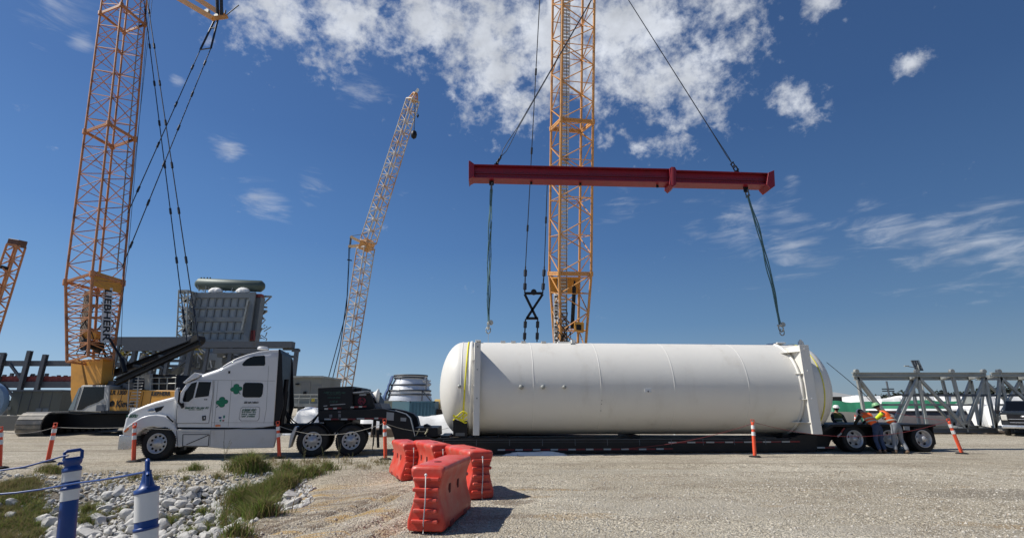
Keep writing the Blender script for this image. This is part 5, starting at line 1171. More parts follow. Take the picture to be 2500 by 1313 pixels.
# electrical building and concrete blocks at the far left
def left_house():
    Y = 48.0; t = thing('equipment_house', 'olive grey steel equipment house behind the crane track at the far left', 'building')
    mb = MB(); rectbox(mb, 24, 953, 148, 1012, Y, 4.5); mb.build('wall', olive, t); mb = MB(); rectbox(mb, 20, 951, 151, 955, Y-.2, 5); mb.build('roof', steelg, t)
    s = MB()
    for x in (48, 72, 98, 122): q = P(x, 985, Y); s.box(q.x-.03, q.x+.03, Y-.03, Y, .6, P(x, 956, Y).z)
    s.build('wall_seam', steelg, t)
    for r_ in ((86, 996, 100, 1012), (103, 996, 117, 1012), (18, 992, 26, 1000)): mb = MB(); rectbox(mb, *r_, Y-.06, .05); mb.build('door_panel', greygirder, t)
left_house()
def blk(name, lbl, cat, rects, mat, Y, d, group=None, bevel=.02):
    x0, y0, x1, y1 = rects; mb = MB(); zt = P(x0, y0, Y).z; zb = max(0, P(x0, y1, Y).z) if y1 < 1050 else 0; xa, xb = P(x0, (y0+y1)/2, Y).x, P(x1, (y0+y1)/2, Y).x
    mb.box(xa, xb, Y, Y+d, zb, zt); return tag(mb.build(name, mat, bevel=bevel), lbl, cat, group)
blk('concrete_wall', 'low grey concrete wall left of the crane track', 'wall', (-60, 1014, 58, 1060), concrete, 35.5, .8)
blk('concrete_wall', 'low concrete wall behind the crane track', 'wall', (60, 1013, 168, 1050), concrete, 40, .8)
wb = MB(); a = P(4, 985, 46); wb.lathe([(1.9, -.4), (2.0, -.2), (2.0, .2), (1.9, .4)], (a.x-1.95, 46, 1.9), (.3, -1, 0), 24); tag(wb.build('wrapped_roll', pm('pale_blue_wrap', (.20, .30, .42), .4, bump=.03, bsc=3)), 'pale blue wrapped round bundle cut off by the left edge', 'roll')

def beige_house():
    Y = 55.0; t = thing('control_house', 'beige flat roofed control house with a railed walkway behind the truck cab', 'building')
    mb = MB(); rectbox(mb, 680, 920, 784, 990, Y, 6); mb.build('wall', beige, t); mb = MB(); rectbox(mb, 678, 917, 787, 921, Y-.3, 6.6); mb.build('roof', galv, t)
    for r_ in ((734, 931, 757, 968), (760, 939, 784, 968)): mb = MB(); rectbox(mb, *r_, Y-.05, .05); mb.build('door', pm('beige_door', (.20, .20, .185), .6), t, bevel=.01)
    for r_ in ((740, 955, 746, 962), (721, 935, 729, 939)): mb = MB(); rectbox(mb, *r_, Y-.25, .2); mb.build('wall_unit', blackp, t)
    mb = MB(); rectbox(mb, 690, 984, 790, 992, Y-1.6, 1.6); mb.build('walkway', galv, t)
    for py in (963, 972): mb = MB(); a = P(690, py, Y-1.6); b = P(776, py, Y-1.6); mb.tube(a, b, .035, 6); mb.build('rail', galv, t)
    for px in (702, 729, 756, 776): a = P(px, 985, Y-1.6); b = P(px, 963, Y-1.6); MB().tube((a.x, a.y, a.z), (a.x, a.y, b.z), .035, 6).build('rail_post', galv, t)
    mb = MB(); rectbox(mb, 760, 972, 768, 980, Y-1.65, .04); mb.build('yellow_sign', yellowt, t)
    mb = MB()
    for px in (695, 740, 785): q = P(px, 1000, Y); mb.box(q.x-.2, q.x+.2, Y-1, Y-.6, 0, 1.7)
    mb.build('support_leg', steelg, t)
beige_house()
# silver insulated vessel with blue tarp
def vessel():
    Y = 70.0; t = thing('silver_vessel', 'silver foil wrapped conical duct section with blue tarp hanging on its left side', 'vessel')
    c = P(1000, 975, Y+3); zt = P(1000, 914, Y).z; sc = Y/1200*1.0; zb = P(1000, 985, Y).z
    def rz(py, w): return (w*sc*.5, P(1000, py, Y).z)
    prof = [rz(990, 112), rz(978, 112), rz(966, 104), rz(958, 100), rz(956, 102), rz(952, 100), rz(950, 96), rz(940, 92), rz(925, 78), rz(921, 76), rz(919, 80), rz(914, 80)]
    MB().lathe(prof, (c.x, Y+3, 0), (0, 0, 1), 36).build('body', silver, t)
    bd = MB()
    for py, w in ((914, 82), (920, 80), (938, 92), (952, 102), (962, 104)): r_, z = rz(py, w); bd.lathe([(r_-.1, z-.10), (r_+.06, z-.10), (r_+.06, z+.10), (r_-.1, z+.10)], (c.x, Y+3, 0), (0, 0, 1), 36)
    bd.build('band', steelg, t)
    mb = MB()
    for px in (978, 1042): r_ = .2; a = P(px, 921, Y+1.2); b = P(px-2, 950, Y+.4); mb.beam(a, b, .18, .18)
    mb.build('post', steelg, t)
    vs = []; n, m_ = 8, 12
    for j in range(m_+1):
        for i in range(n+1):
            py = 915+62*j/m_; w = 80+34*min(1, (py-915)/50); r_ = w*sc*.5+.35+.25*noise.noise(Vector((i*.9, j*.7, 4))); th = radians(165+50*i/n); vs.append((c.x+r_*cos(th), Y+3+r_*sin(th), P(1000, py, Y).z))
    MB().add(vs, [(j*(n+1)+i, j*(n+1)+i+1, (j+1)*(n+1)+i+1, (j+1)*(n+1)+i) for j in range(m_) for i in range(n)], True).build('blue_tarp', tarpb, t)
    mb = MB(); rnd = random.Random(9)
    for k in range(12): q = P(1040+rnd.random()*12, 925+rnd.random()*14, Y+2); mb.tube(q, q+Vector((rnd.uniform(-.8, .8), 0, rnd.uniform(-.6, .6))), rnd.uniform(.1, .3), 7)
    mb.build('torn_wrap', tarpw, t)
    a = P(1030, 965, Y-1); mb = MB(); mb.beam(P(1031, 953, Y), P(1052, 978, Y), .15, .15); mb.beam(P(1031, 953, Y), P(1030, 978, Y), .15, .15); mb.build('side_frame', steelg, t)
    q = P(1000, 990, Y); MB().box(q.x-3.2, q.x+3.2, Y+.5, Y+5.5, 0, zb+.1).build('stand', steelg, t)
vessel()
def container(name, lbl, x0, x1, y0, y1, Y, mat, endmat=None):
    t = thing(name, lbl, 'container', group='shipping containers behind the gooseneck'); a = P(x0, y0, Y); b = P(x1, y0, Y); zt = a.z; zb = max(.0, P(x0, y1, Y).z); mb = MB(); n = int((b.x-a.x)/.14)*2
    mb.box(a.x, b.x, Y+.05, Y+2.4, zb, zt); mb.build('shell', mat, t)
    s = MB()
    for k in range(int((b.x-a.x)/.30)): x = a.x+.12+.30*k; s.prism([(x, zb+.1), (x+.15, zb+.1), (x+.15, zt-.1), (x, zt-.1)], Y, Y+.05)
    s.build('corrugation', mat, t); fr = MB()
    for x in (a.x, b.x-.12): fr.box(x, x+.12, Y-.02, Y+.06, zb, zt)
    fr.box(a.x, b.x, Y-.02, Y+.06, zt-.12, zt+.01); fr.build('corner_frame', mat, t)
    if endmat: MB().box(a.x-1.6, a.x, Y+.3, Y+2.4, zb, zt-.02).build('open_door', endmat, t)
container('shipping_container', 'beige corrugated shipping container left of the teal one', 934, 980, 978, 1040, 47, containb)
container('shipping_container', 'teal blue corrugated shipping container beside the left end of the tank', 1000, 1062, 979, 1040, 45, containt, containl)
blk('dark_bin', 'dark brown bin between the teal container and the tank', 'bin', (1064, 998, 1080, 1030), pm('brown_bin', (.06, .045, .035), .7), 46, 2)
tag(MB().tube(P(1062, 986, 48), P(1075, 986, 48), .45, 14).build('yellow_drum', pm('drum_yellow', (.55, .38, .12), .5)), 'small yellowish drum above the dark bin beside the tank', 'drum')

def heap(name, lbl, cat, x0, x1, yt, Y, depth, mat, base=1053, seed=0, flat=False, kind=None, zfloor=None, jag=.25):
    """a sheeted pile: domed sheet over a footprint, sides to the ground"""
    a = P(x0, (yt+base)/2, Y); b = P(x1, (yt+base)/2, Y); zt = P((x0+x1)/2, yt, Y).z; z0 = 0 if zfloor is None else P(x0, zfloor, Y).z; n, m_ = 30, 10; vs = []
    for j in range(m_+1):
        for i in range(n+1):
            u, v = i/n, j/m_; e = min(1, (1-abs(2*u-1))*(9 if flat else 2.2))**.6*min(1, (1-abs(2*v-1))*(9 if flat else 3))**.6
            h = z0+(zt-z0)*e*(1-jag*.6+jag*(noise.noise(Vector((u*(b.x-a.x)*.55+seed, v*1.5, seed*3.3)))+.15*noise.noise(Vector((u*(b.x-a.x)*2.1+seed, v*4, seed*3.3)))+.5)); vs.append((a.x+(b.x-a.x)*u+.15*noise.noise(Vector((i*.7, j*.9, seed))), Y+depth*v, max(z0-.02, h)))
    o = MB().add(vs, [(j*(n+1)+i, j*(n+1)+i+1, (j+1)*(n+1)+i+1, (j+1)*(n+1)+i) for j in range(m_) for i in range(n)], True).build(name, mat)
    return tag(o, lbl, cat, kind=kind)
heap('tarped_pile', 'white sheeted pile behind the truck rear wheels', 'tarp', 692, 800, 996, 30, 3, tarpw, seed=1)
heap('tarped_pile', 'white plastic covered pile seen under the gooseneck', 'tarp', 850, 990, 1017, 30, 3, tarpw, seed=2)
heap('tarped_pile', 'white plastic covered heap between the gooseneck and the tank', 'tarp', 975, 1150, 1014, 27.5, 3, tarpw, seed=3, jag=.25)
fp = heap('ground_sheet', 'crumpled white sheet lying on the gravel in front of the trailer deck', 'tarp', 1228, 1385, 1106, 17.6, .5, tarpw, base=1112, seed=5, jag=1.2); fp.scale.z = 1
blk('timber_stack', 'low stack of timber skids in front of the white heap', 'timber', (905, 1046, 1075, 1052), deckwood, 28, 1.2)

# right hand background
def right_bg():
    blk('storage_shed', 'dark sheds wall under a pale roof right of the tank', 'building', (1960, 968, 2098, 1000), wallm, 80, 8)
    Y = 80; a = P(2030, 968, Y); b = P(2075, 955, Y); c = P(2100, 968, Y); rf = MB(); x0, x1 = P(1960, 960, Y).x, c.x
    rf.hexa([(x0, Y-.5, a.z), (x1, Y-.5, a.z), (x1, Y+9, a.z), (x0, Y+9, a.z), (x0, Y+4, b.z), (b.x, Y+4, b.z), (b.x, Y+5, b.z), (x0, Y+5, b.z)])
    tag(rf.build('shed_roof', roofl), 'pale sloping roof with dark ridge right of the tank', 'roof')
    heap('tarped_bundle', 'long green tarped bundle just right of the tank', 'tarp', 2030, 2150, 980, 50, 4, tarpg, base=1012, seed=6, flat=True, jag=.12)
    heap('tarped_bundle', 'green tarped bundle behind the middle of the truss', 'tarp', 2212, 2378, 977, 48, 4, tarpg, base=1010, seed=7, flat=True, jag=.12)
    for k, (x0, x1, yt, Y, lb) in enumerate(((2112, 2168, 966, 56, 'white wrapped crate nearest the workers heads'), (2162, 2216, 972, 55, 'white wrapped crate between the two green bundles'), (2225, 2300, 965, 60, 'white wrapped crate behind the second green bundle'), (2330, 2372, 966, 60, 'white wrapped crate left of the grey mesh drum'))):
        heap('wrapped_crate', 'shrink '+lb, 'crate', x0, x1, yt, Y, 4, tarpw, seed=10+k, flat=True, jag=.1)
    heap('wrapped_crate', 'big white wrapped crate right of the truss middle', 'crate', 2405, 2450, 965, 50, 4, tarpw, seed=20, flat=True, jag=.08)
    heap('wrapped_crate', 'big white wrapped crate above the black pickup', 'crate', 2452, 2560, 963, 52, 4, tarpw, seed=21, flat=True, jag=.08)
    heap('wrapped_crate', 'white wrapped crate low behind the truss diagonals', 'crate', 2385, 2460, 987, 42, 3, tarpw, seed=22, flat=True, jag=.1)
    heap('wrapped_crate', 'white wrapped crate beside the pickup bonnet', 'crate', 2440, 2540, 990, 41, 3, tarpw, seed=23, flat=True, jag=.1)
    heap('covered_stack', 'grey sheeted stack behind the trailer tail', 'tarp', 2178, 2385, 1000, 38, 3, tarpk, seed=24, flat=True, jag=.08)
    heap('pale_tarp', 'pale sheet edge along the top of the grey stack', 'tarp', 2175, 2388, 997.5, 38.2, 3.1, tarpw, seed=24, flat=True, jag=.08, zfloor=1002)
    heap('covered_stack', 'brown grey stack behind the crouching workers', 'tarp', 2035, 2110, 1005, 44, 3, concrete, seed=25, flat=True, jag=.1)
    dm = MB(); dm.tube(P(2362, 977, 50), P(2380, 977, 50), .62, 14); tag(dm.build('mesh_drum', galv), 'grey mesh drum at the end of the green bundle', 'drum')
    # solar light tower
    Y = 60; t = thing('solar_light', 'solar panel on a pole with small lamp arm above the truss', 'solar light', (P(2243, 900, Y).x, Y, 0)); o = t.location
    MB().tube((0, 0, 0), (0, 0, P(2243, 890, Y).z), .07, 8).build('pole', galv, t)
    a = P(2230, 879, Y); b = P(2254, 904, Y); c = ((a.x+b.x)/2-o.x, 0, (a.z+b.z)/2); w, h = (b.x-a.x)/2, (a.z-b.z)/2; p = MB(); p.hexa([(c[0]-w, .02, c[2]-h), (c[0]+w, .02, c[2]-h), (c[0]+w, .07, c[2]-h), (c[0]-w, .07, c[2]-h), (c[0]-w-.05, .35, c[2]+h), (c[0]+w-.1, .35, c[2]+h), (c[0]+w-.1, .40, c[2]+h), (c[0]-w-.05, .40, c[2]+h)]); pn = p.build('solar_panel', pm('panel_back', (.10, .11, .11), .5), t)
    fr = MB()
    for f in (-1, -.33, .33, 1): fr.beam((c[0]+w*f, 0, c[2]-h), (c[0]+w*f-.05, .3, c[2]+h), .06, .06)
    for f in (-1, 0, 1): fr.beam((c[0]-w, .15+.15*f, c[2]+h*f), (c[0]+w, .15+.15*f, c[2]+h*f), .06, .06)
    fr.build('panel_frame', steelg, pn)
    q = P(2213, 893, Y)-o; MB().tube((0, 0, P(2240, 899, Y).z), tuple(q), .045, 6).build('lamp_arm', steelg, t); MB().box(q.x-.25, q.x+.25, -.1, .1, q.z-.06, q.z+.06).build('lamp', galv, t, bevel=.02)
    # utility pole far back
    # long box truss of galvanised steel, two modules
    def truss(lbl, near, far, nodesT, nodesB, links, zt, zb, sp0, sp1):
        t = thing('steel_truss', lbl, 'truss', group='galvanised box trusses lying on the ground')
        for Y, dz in ((near, 0), (far, 0)):
            ox = 0 if Y == near else 2.9
            X0, X1 = P(sp0, 960, near).x+ox, P(sp1, 960, near).x+ox
            MB().ibeam((X0, Y, zt), (X1, Y, zt), .24, .26, t=.04).build('top_chord', galv, t); MB().ibeam((X0+.2, Y, zb), (X1, Y, zb), .24, .26, t=.04).build('bottom_chord', steelg if Y == near else galv, t)
            for a, b in links:
                xa = P(nodesT[a], 915, near).x+ox; xb = P(nodesB[b], 1052, near).x+ox; MB().beam((xa, Y, zt-.15), (xb, Y, zb+.15), .155, .155, (0, 1, 0)).build('web_member', galv, t)
            for a in nodesT: xa = P(a, 915, near).x+ox; MB().tube((xa, Y-.1, zt+.2), (xa, Y+.1, zt+.2), .13, 12).build('node_pin', galv, t)
        for a in nodesT: xa = P(a, 915, near).x; MB().beam((xa, near, zt), (xa+2.9, far, zt), .2, .2).build('cross_beam', galv, t)
        for a in nodesB: xa = P(a, 1052, near).x; MB().beam((xa, near, zb), (xa+2.9, far, zb), .2, .2).build('cross_beam', galv, t)
        MB().beam((X0, near+.1, (zt+zb)/2+.4), (X1, near+.1, (zt+zb)/2+.4), .12, .14).build('middle_rail', steelg, t); MB().beam((X0+1, far-.1, (zt+zb)/2-.15), (X1, far-.1, (zt+zb)/2-.15), .12, .14).build('middle_rail', galv, t)
    near = 31.0; zt = P(2300, 914, near).z; zb = .22
    truss('grey green box truss lying right behind the trailer tail', near, near+4.2, [2092, 2240, 2325, 2403], [2118, 2190, 2265, 2360, 2432], [(0, 0), (0, 1), (1, 1), (1, 2), (1, 3), (2, 3), (3, 3), (3, 4)], zt, zb, 2090, 2412)
    truss('grey green box truss at the right edge beside the black pickup', near, near+4.2, [2440, 2540], [2432, 2474, 2580], [(0, 0), (0, 1), (0, 2), (1, 1), (1, 2)], zt, zb, 2432, 2700)
    for k, px in enumerate((2290, 2420)):
        q = P(px, 1050, 32.6); tag(MB().box(q.x-1.4, q.x+1.4, 31.4, 35.0, 0, .1).build('timber_mat', deckwood, bevel=.01), ('timber mat under the left truss', 'timber mat under the right truss')[k], 'timber')
right_bg()
def cutlery_pole():
    Y = 120; t = thing('utility_pole', 'dark utility pole with crossarms seen through the truss', 'pole', (P(2170, 960, Y).x, Y, 0)); z = P(2170, 930, Y).z
    MB().tube((0, 0, 0), (0, 0, z), .2, 8).build('pole', steelg, t)
    for d in (.8, 1.8): MB().box(-1.4, 1.4, -.1, .1, P(2170, 945+d*5, Y).z-.12, P(2170, 945+d*5, Y).z+.12).build('crossarm', blackp, t)
cutlery_pole()
# far tree belt: one mass of crowns
def treeline():
    rnd = random.Random(77); mb = MB()
    def crown(cx, cy, cz, rx, rz, n):
        vs, fs = [], []
        for k in range(n):
            u = rnd.uniform(-1, 1); th = rnd.uniform(0, 2*pi); r = (rnd.random()**.4); s = sqrt(1-u*u)
            lump = 1+.25*noise.noise(Vector((cx*.2+cos(th)*2, u*2, sin(th)*2)))
            c = Vector((cx+rx*r*s*cos(th)*lump, cy+rx*r*s*sin(th)*.6, cz+rz*r*u*lump)); q = rx*.16*rnd.uniform(.6, 1.3); a = Vector((rnd.uniform(-1, 1), rnd.uniform(-1, 1), rnd.uniform(-1, 1))).normalized()*q; b = a.cross(Vector((rnd.uniform(-1, 1), rnd.uniform(-1, 1), rnd.uniform(-1, 1)))).normalized()*q
            i = len(vs); vs += [c-a-b, c+a-b, c+a+b, c-a+b]; fs.append((i, i+1, i+2, i+3))
        mb.add(vs, fs)
    Y = 260
    prof = [(1950, 970), (2030, 969), (2110, 971), (2160, 966), (2195, 962), (2205, 955), (2235, 966), (2270, 962), (2300, 954), (2330, 964), (2365, 955), (2390, 950), (2430, 948), (2450, 944), (2500, 950), (2560, 955), (2700, 962), (3000, 968)]
    for x in range(1900, 3100, 6):
        for i in range(len(prof)-1):
            if prof[i][0] <= x < prof[i+1][0]: f = (x-prof[i][0])/(prof[i+1][0]-prof[i][0]); py = prof[i][1]*(1-f)+prof[i+1][1]*f; break
        else: py = 970
        p = P(x, py+rnd.uniform(-2, 3), Y+rnd.uniform(-15, 15)); r = 2.6; crown(p.x, p.y, p.z*.5+.6, r, p.z*.55, 130)
    tag(mb.build('far_woodland', treem), kind='stuff'); bpy.data.objects['far_woodland']['label'] = 'dark belt of distant trees along the horizon at the right'
    mb = MB()
    g0 = len(mb.v)
    for x in range(-1400, 1900, 40):
        p = P(x, 978+rnd.uniform(-2, 4), 420); mb2 = p
        r = 7; crown_h = p.z
        vs, fs = [], []
        for k in range(110):
            c = Vector((p.x+rnd.uniform(-r, r), 420+rnd.uniform(-r, r), rnd.random()**1.2*crown_h)); q = 1.2; a = Vector((rnd.uniform(-1, 1), rnd.uniform(-1, 1), rnd.uniform(-1, 1))).normalized()*q; b = a.cross(Vector((rnd.uniform(-1, 1), rnd.uniform(-1, 1), 1))).normalized()*q; i = len(vs); vs += [c-a-b, c+a-b, c+a+b, c-a+b]; fs.append((i, i+1, i+2, i+3))
        mb.add(vs, fs)
    o = tag(mb.build('far_hedge', treem), kind='stuff'); o['label'] = 'low distant scrub along the horizon'
treeline()
# black pickup at the right edge
def pickup():
    Fp = Frame(P(2452, 1062, 29.0)*1.0, radians(-47)); Fp.O.z = 0; t = thing('pickup_truck', 'black pickup truck with chrome grille bars cut off by the right edge', 'truck', Fp.O, Fp.yaw)
    # local x to the right across the front, y away along the truck; front face at y=0
    MB().prism([(0, .55), (2.0, .55), (2.0, 1.28), (1.85, 1.36), (.15, 1.36), (0, 1.28)], .05, 1.4).build('bonnet', pickupb, t, bevel=.08)
    MB().prism([(0, .45), (2.0, .45), (2.0, 1.2), (0, 1.2)], 1.4, 5.6).build('body', pickupb, t, bevel=.08)
    cabv = MB(); cabv.hexa([(.08, 1.3, 1.2), (1.92, 1.3, 1.2), (1.92, 4.0, 1.2), (.08, 4.0, 1.2), (.28, 2.1, 1.92), (1.72, 2.1, 1.92), (1.72, 3.6, 1.92), (.28, 3.6, 1.92)]); cabv.build('cab', pickupb, t, bevel=.05)
    w = MB(); w.hexa([(.18, 1.33, 1.26), (1.82, 1.33, 1.26), (1.82, 1.36, 1.26), (.18, 1.36, 1.26), (.34, 2.0, 1.86), (1.66, 2.0, 1.86), (1.66, 2.05, 1.86), (.34, 2.05, 1.86)]); w.build('windscreen', glass, t)
    w = MB(); w.hexa([(.09, 1.75, 1.28), (.11, 1.75, 1.28), (.11, 3.7, 1.28), (.09, 3.7, 1.28), (.27, 2.2, 1.84), (.29, 2.2, 1.84), (.29, 3.5, 1.84), (.27, 3.5, 1.84)]); w.build('side_window', glass, t)
    for z in (.72, .90): MB().box(.35, 1.65, .0, .05, z, z+.03).build('grille_bar', chrome, t, bevel=.01)
    MB().box(.3, 1.7, .03, .06, .62, 1.18).build('grille', blackp, t)
    MB().box(-.02, 2.02, -.1, .1, .42, .60).build('bumper', chrome, t, bevel=.04)
    e = MB(); e.lathe([(.16, 0), (.15, .03), (.001, .04)], (0, 0, 0), (0, -1, 0), 20); eo = e.build('emblem', chrome, t); eo.location = (1.0, 0, 1.06); eo.scale = (1, 1, .45)
    for x in (.05, 1.7): MB().box(x, x+.25, .0, .1, .85, 1.15).build('headlight', lensw, t, bevel=.03)
    for x in (.12, 1.88):
        for y in (1.0, 4.6):
            mb = MB(); mb.lathe([(.25, -.12), (.38, -.12), (.40, 0), (.38, .12), (.25, .12)], (x, y, .40), (1, 0, 0), 24, caps=False); wo = mb.build('wheel', blackr, t); MB().lathe([(.25, -.10), (.24, .10), (.001, .05)], (x, y, .40), (-1 if x < 1 else 1, 0, 0), 16).build('rim', alu, wo)
    MB().box(-.22, -.02, 1.5, 1.7, 1.2, 1.42).build('mirror', blackp, t, bevel=.03)
pickup()
#@@PART5
# ------------------------------------------------------------------ foreground: barriers, channelizer posts, ropes
def barrier(near, far, label, L_=1.62, rz_off=0):
    n = Vector(near); f = Vector(far); d = (f-n); yaw = math.atan2(d.y, d.x)-pi/2; z = hgt(n.x, n.y, False)
    t = thing('water_barrier', label, 'barrier', (n.x, n.y, z), yaw, 'red water filled barriers beside the swale')
    # local: x across, y along (0 = near end), z up ; cross section half widths by height
    H = .82; sec = [(.235, 0), (.262, .03), (.262, .12), (.235, .22), (.195, .34), (.172, .46), (.178, .56), (.205, .66), (.238, .73), (.245, .77), (.225, .805), (.17, .82)]
    stations = [(0, .88), (.015, .95), (.05, 1.0), (.10, 1.0), (.13, .985), (.30, .985), (.34, 1.0), (L_*.5, 1.0), (L_-.34, 1.0), (L_-.30, .985), (L_-.13, .985), (L_-.10, 1.0), (L_-.05, 1.0), (L_-.015, .95), (L_, .88)]
    mb = MB(); vs = []; m_ = len(sec)*2
    for y, k in stations:
        zz = (k-1)*.35
        ring = [(w*k, y, z_+(zz if z_ > .5 else -zz*.3)) for w, z_ in sec]+[(-w*k, y, z_+(zz if z_ > .5 else -zz*.3)) for w, z_ in reversed(sec)]; vs += ring
    ns = len(stations)
    fs = [(i*m_+k, i*m_+(k+1) % m_, (i+1)*m_+(k+1) % m_, (i+1)*m_+k) for i in range(ns-1) for k in range(m_)]
    mb.add(vs, fs, True); mb.add(vs[:m_], [tuple(range(m_-1, -1, -1))]); mb.add(vs[-m_:], [tuple(range(m_))])
    body = mb.build('body', barp, t, fix=True); body.modifiers.new('b', 'BEVEL').width = .008
    # coupling lugs on both ends, hinge rod
    for ye, sg in ((0, -1), (L_, 1)):
        for k in range(5):
            zc = .13+.13*k; hw = .165 if k in (1, 2) else .185
            q = MB(); pts = rrect(-hw, hw, zc-.026, zc+.026, .02, 3); q.prism(pts, min(ye-.01*sg, ye+.055*sg), max(ye-.01*sg, ye+.055*sg)); q.build('coupling_lug', barp, t, bevel=.014)
        MB().path([(.0, ye+.065*sg, .70), (.01, ye+.068*sg, .4), (-.004, ye+.067*sg, .12), (.0, ye+.07*sg, .0)], .009, 6).build('coupling_rod', reflw, t)
        rb = MB(); rb.lathe([(.02, 0), (.001, .012)], (0, ye+.062*sg, .71), (0, sg, 0), 10); rb.build('coupling_knob', reflw, t)
    # fork lift holes, feet notches, fill cap (dark insets 2 mm proud of the curved side)
    for sx in (-1, 1):
        for y in (L_*.33, L_*.62):
            w = .178; q = MB(); q.hexa([(sx*(w-.03), y-.045, .40), (sx*(w+.004), y-.045, .40), (sx*(w+.004), y+.045, .40), (sx*(w-.03), y+.045, .40), (sx*(w-.03), y-.045, .53), (sx*(w+.006), y-.045, .53), (sx*(w+.006), y+.045, .53), (sx*(w-.03), y+.045, .53)] if sx > 0 else [(sx*(w+.004), y-.045, .40), (sx*(w-.03), y-.045, .40), (sx*(w-.03), y+.045, .40), (sx*(w+.004), y+.045, .40), (sx*(w+.006), y-.045, .53), (sx*(w-.03), y-.045, .53), (sx*(w-.03), y+.045, .53), (sx*(w+.006), y+.045, .53)])
            q.build('fork_hole', pm('hole_red', (.10, .008, .006), .8), t)
        for y in (L_*.25, L_*.72):
            q = MB(); q.box(min(sx*.2, sx*.268), max(sx*.2, sx*.268), y-.10, y+.10, .005, .085); q.build('foot_recess', pm('recess_red', (.22, .02, .015), .7), t, bevel=.01)
        # sun bleached dusty panel between the end posts
    cp = MB(); cp.lathe([(.055, -.01), (.055, .006), (.04, .008), (.001, .004)], (0, L_*.30, H-.0), (0, 0, 1), 16); cp.build('fill_cap', pm('hole_red', (0, 0, 0)), t)
    return t
barrier((-1.155, 7.2), (-.92, 8.8), 'nearest red water filled barrier in the foreground, end towards the viewer')
barrier((-.56, 9.6), (-1.12, 10.9), 'red water filled barrier second from the viewer, rightmost of the four')
barrier((-1.50, 11.2), (-2.15, 12.6), 'red water filled barrier third from the viewer, in the middle of the row')
barrier((-2.33, 12.3), (-3.0, 13.9), 'red water filled barrier farthest from the viewer, leftmost of the four')

def post(base, top, label, cat='delineator post', col=None, h=1.07, r=.05, stripes=((.62, .12), (.80, .12)), blue=False, white_body=False, hz=True, group='orange delineator posts'):
    b = Vector(base); tp = Vector(top); ax = (tp-b).normalized(); t = thing('delineator_post', label, cat, b, 0, group); H = (tp-b).length
    col = bluep if blue else orangep; q = Vector((0, 0, 1)).rotation_difference(ax)
    mb = MB(); body = reflw if white_body else col
    prof = [(r*1.12, .04), (r*1.1, H*.45), (r*1.0, H*.74), (r*1.0, H*.80)]
    mb.lathe(prof, (0, 0, 0), tuple(ax), 20)
    if white_body: pass
    mb.build('tube', col, t)
    nk = MB(); nk.lathe([(r*1.16, H*.80), (r*1.16, H*.825), (r*.95, H*.85), (r*.72, H*.87), (r*1.05, H*.895), (r*1.05, H*.92), (r*.7, H*.935)], (0, 0, 0), tuple(ax), 20); nk.build('neck', col, t)
    hd = MB(); w = r*1.0; z0, z1 = H*.925, H
    for a_, b_, wd in (((-w, z0), (-w, z1), .02), ((w, z0), (w, z1), .02), ((-w-.01, z1), (w+.01, z1), .02)):
        hd.beam(q @ Vector((a_[0], 0, a_[1])), q @ Vector((b_[0], 0, b_[1])), wd, .022, tuple(q @ Vector((0, 1, 0))))
    hd.build('handle', col, t, bevel=.004)
    for z, hh in stripes:
        s = MB(); s.lathe([(r*1.12+.004, H*z-hh/2), (r*1.12+.004, H*z+hh/2)], (0, 0, 0), tuple(ax), 24); s.build('reflective_band', reflw, t)
    bs = MB(); bs.lathe([(.19, .0), (.19, .025), (.15, .045), (.08, .05)], (0, 0, 0), (0, 0, 1), 8, False); bs.build('rubber_base', blackr, t)
    return t, tp
def opost(px, py, tx, ty, label, Y=None, **k):
    g = GH(px, py) if Y is None else G(px, py)
    return post((g.x, g.y, hgt(g.x, g.y)), P(tx, ty, g.y), label, **k)[1]
T = {}
T['e'] = opost(-2, 1142, 2, 1042, 'orange delineator post cut off by the left edge')
T['a'] = opost(116, 1128, 136, 1032, 'leaning orange delineator post in front of the crane track')
T['b'] = opost(326, 1127, 329, 1032, 'upright orange delineator post in front of the truck bumper')
T['c'] = opost(682, 1118, 678, 1028, 'orange delineator post behind the truck side skirt end')
T['d'] = opost(941, 1121, 939, 1022, 'orange delineator post below the trailer gooseneck')
T['f'] = opost(1118, 1098, 1129, 1022, 'leaning orange delineator post behind the row of barriers')
T['g'] = opost(1843, 1115, 1837, 1024, 'orange delineator post standing in front of the white tank')
T['h'] = opost(2349, 1107, 2314, 1022, 'leaning orange delineator post at the right near the truss')
for i, (x, y0, y1, lb) in enumerate(((955, 1062, 1037, 'small distant orange post under the gooseneck'), (1013, 1052, 1026, 'small distant orange post in front of the white heap'), (1648, 1075, 1058, 'small distant orange post seen below the tank'), (2088, 1040, 1012, 'small distant orange post behind the trailer tail'))):
    g = G(x, y0, 0.0); g = G(x, max(y0, 1048), 0); post((g.x, g.y, 0), P(x, y1, g.y), lb)
def cord(a, b, sag, label, mat, r=.007, extra=None, n=24):
    a = Vector(a); b = Vector(b); pts = [a.lerp(b, i/n)-Vector((0, 0, sag*4*(i/n)*(1-i/n))) for i in range(n+1)]; return tag(MB().path(pts, r, 5).build('barrier_rope', mat), label, 'rope', 'ropes strung between the posts')
dz = Vector((0, 0, -.12)); redc = pm('red_cord', (.20, .03, .035), .7)
cord(T['e']+dz, T['a']+dz, .10, 'thin rope from the left edge post to the leaning post', ropeg)
cord(T['a']+dz, T['b']+dz, .03, 'thin rope between the leaning post and the bumper post', ropeg)
cord(T['b']+dz, T['c']+dz, .12, 'thin rope along the truck side between two posts', ropeg)
cord(T['c']+dz, T['d']+dz, .33, 'thin rope sagging in front of the truck rear wheels', ropeg)
cord(T['d']+dz, T['f']+dz, .30, 'thin rope behind the red barriers', ropeg)
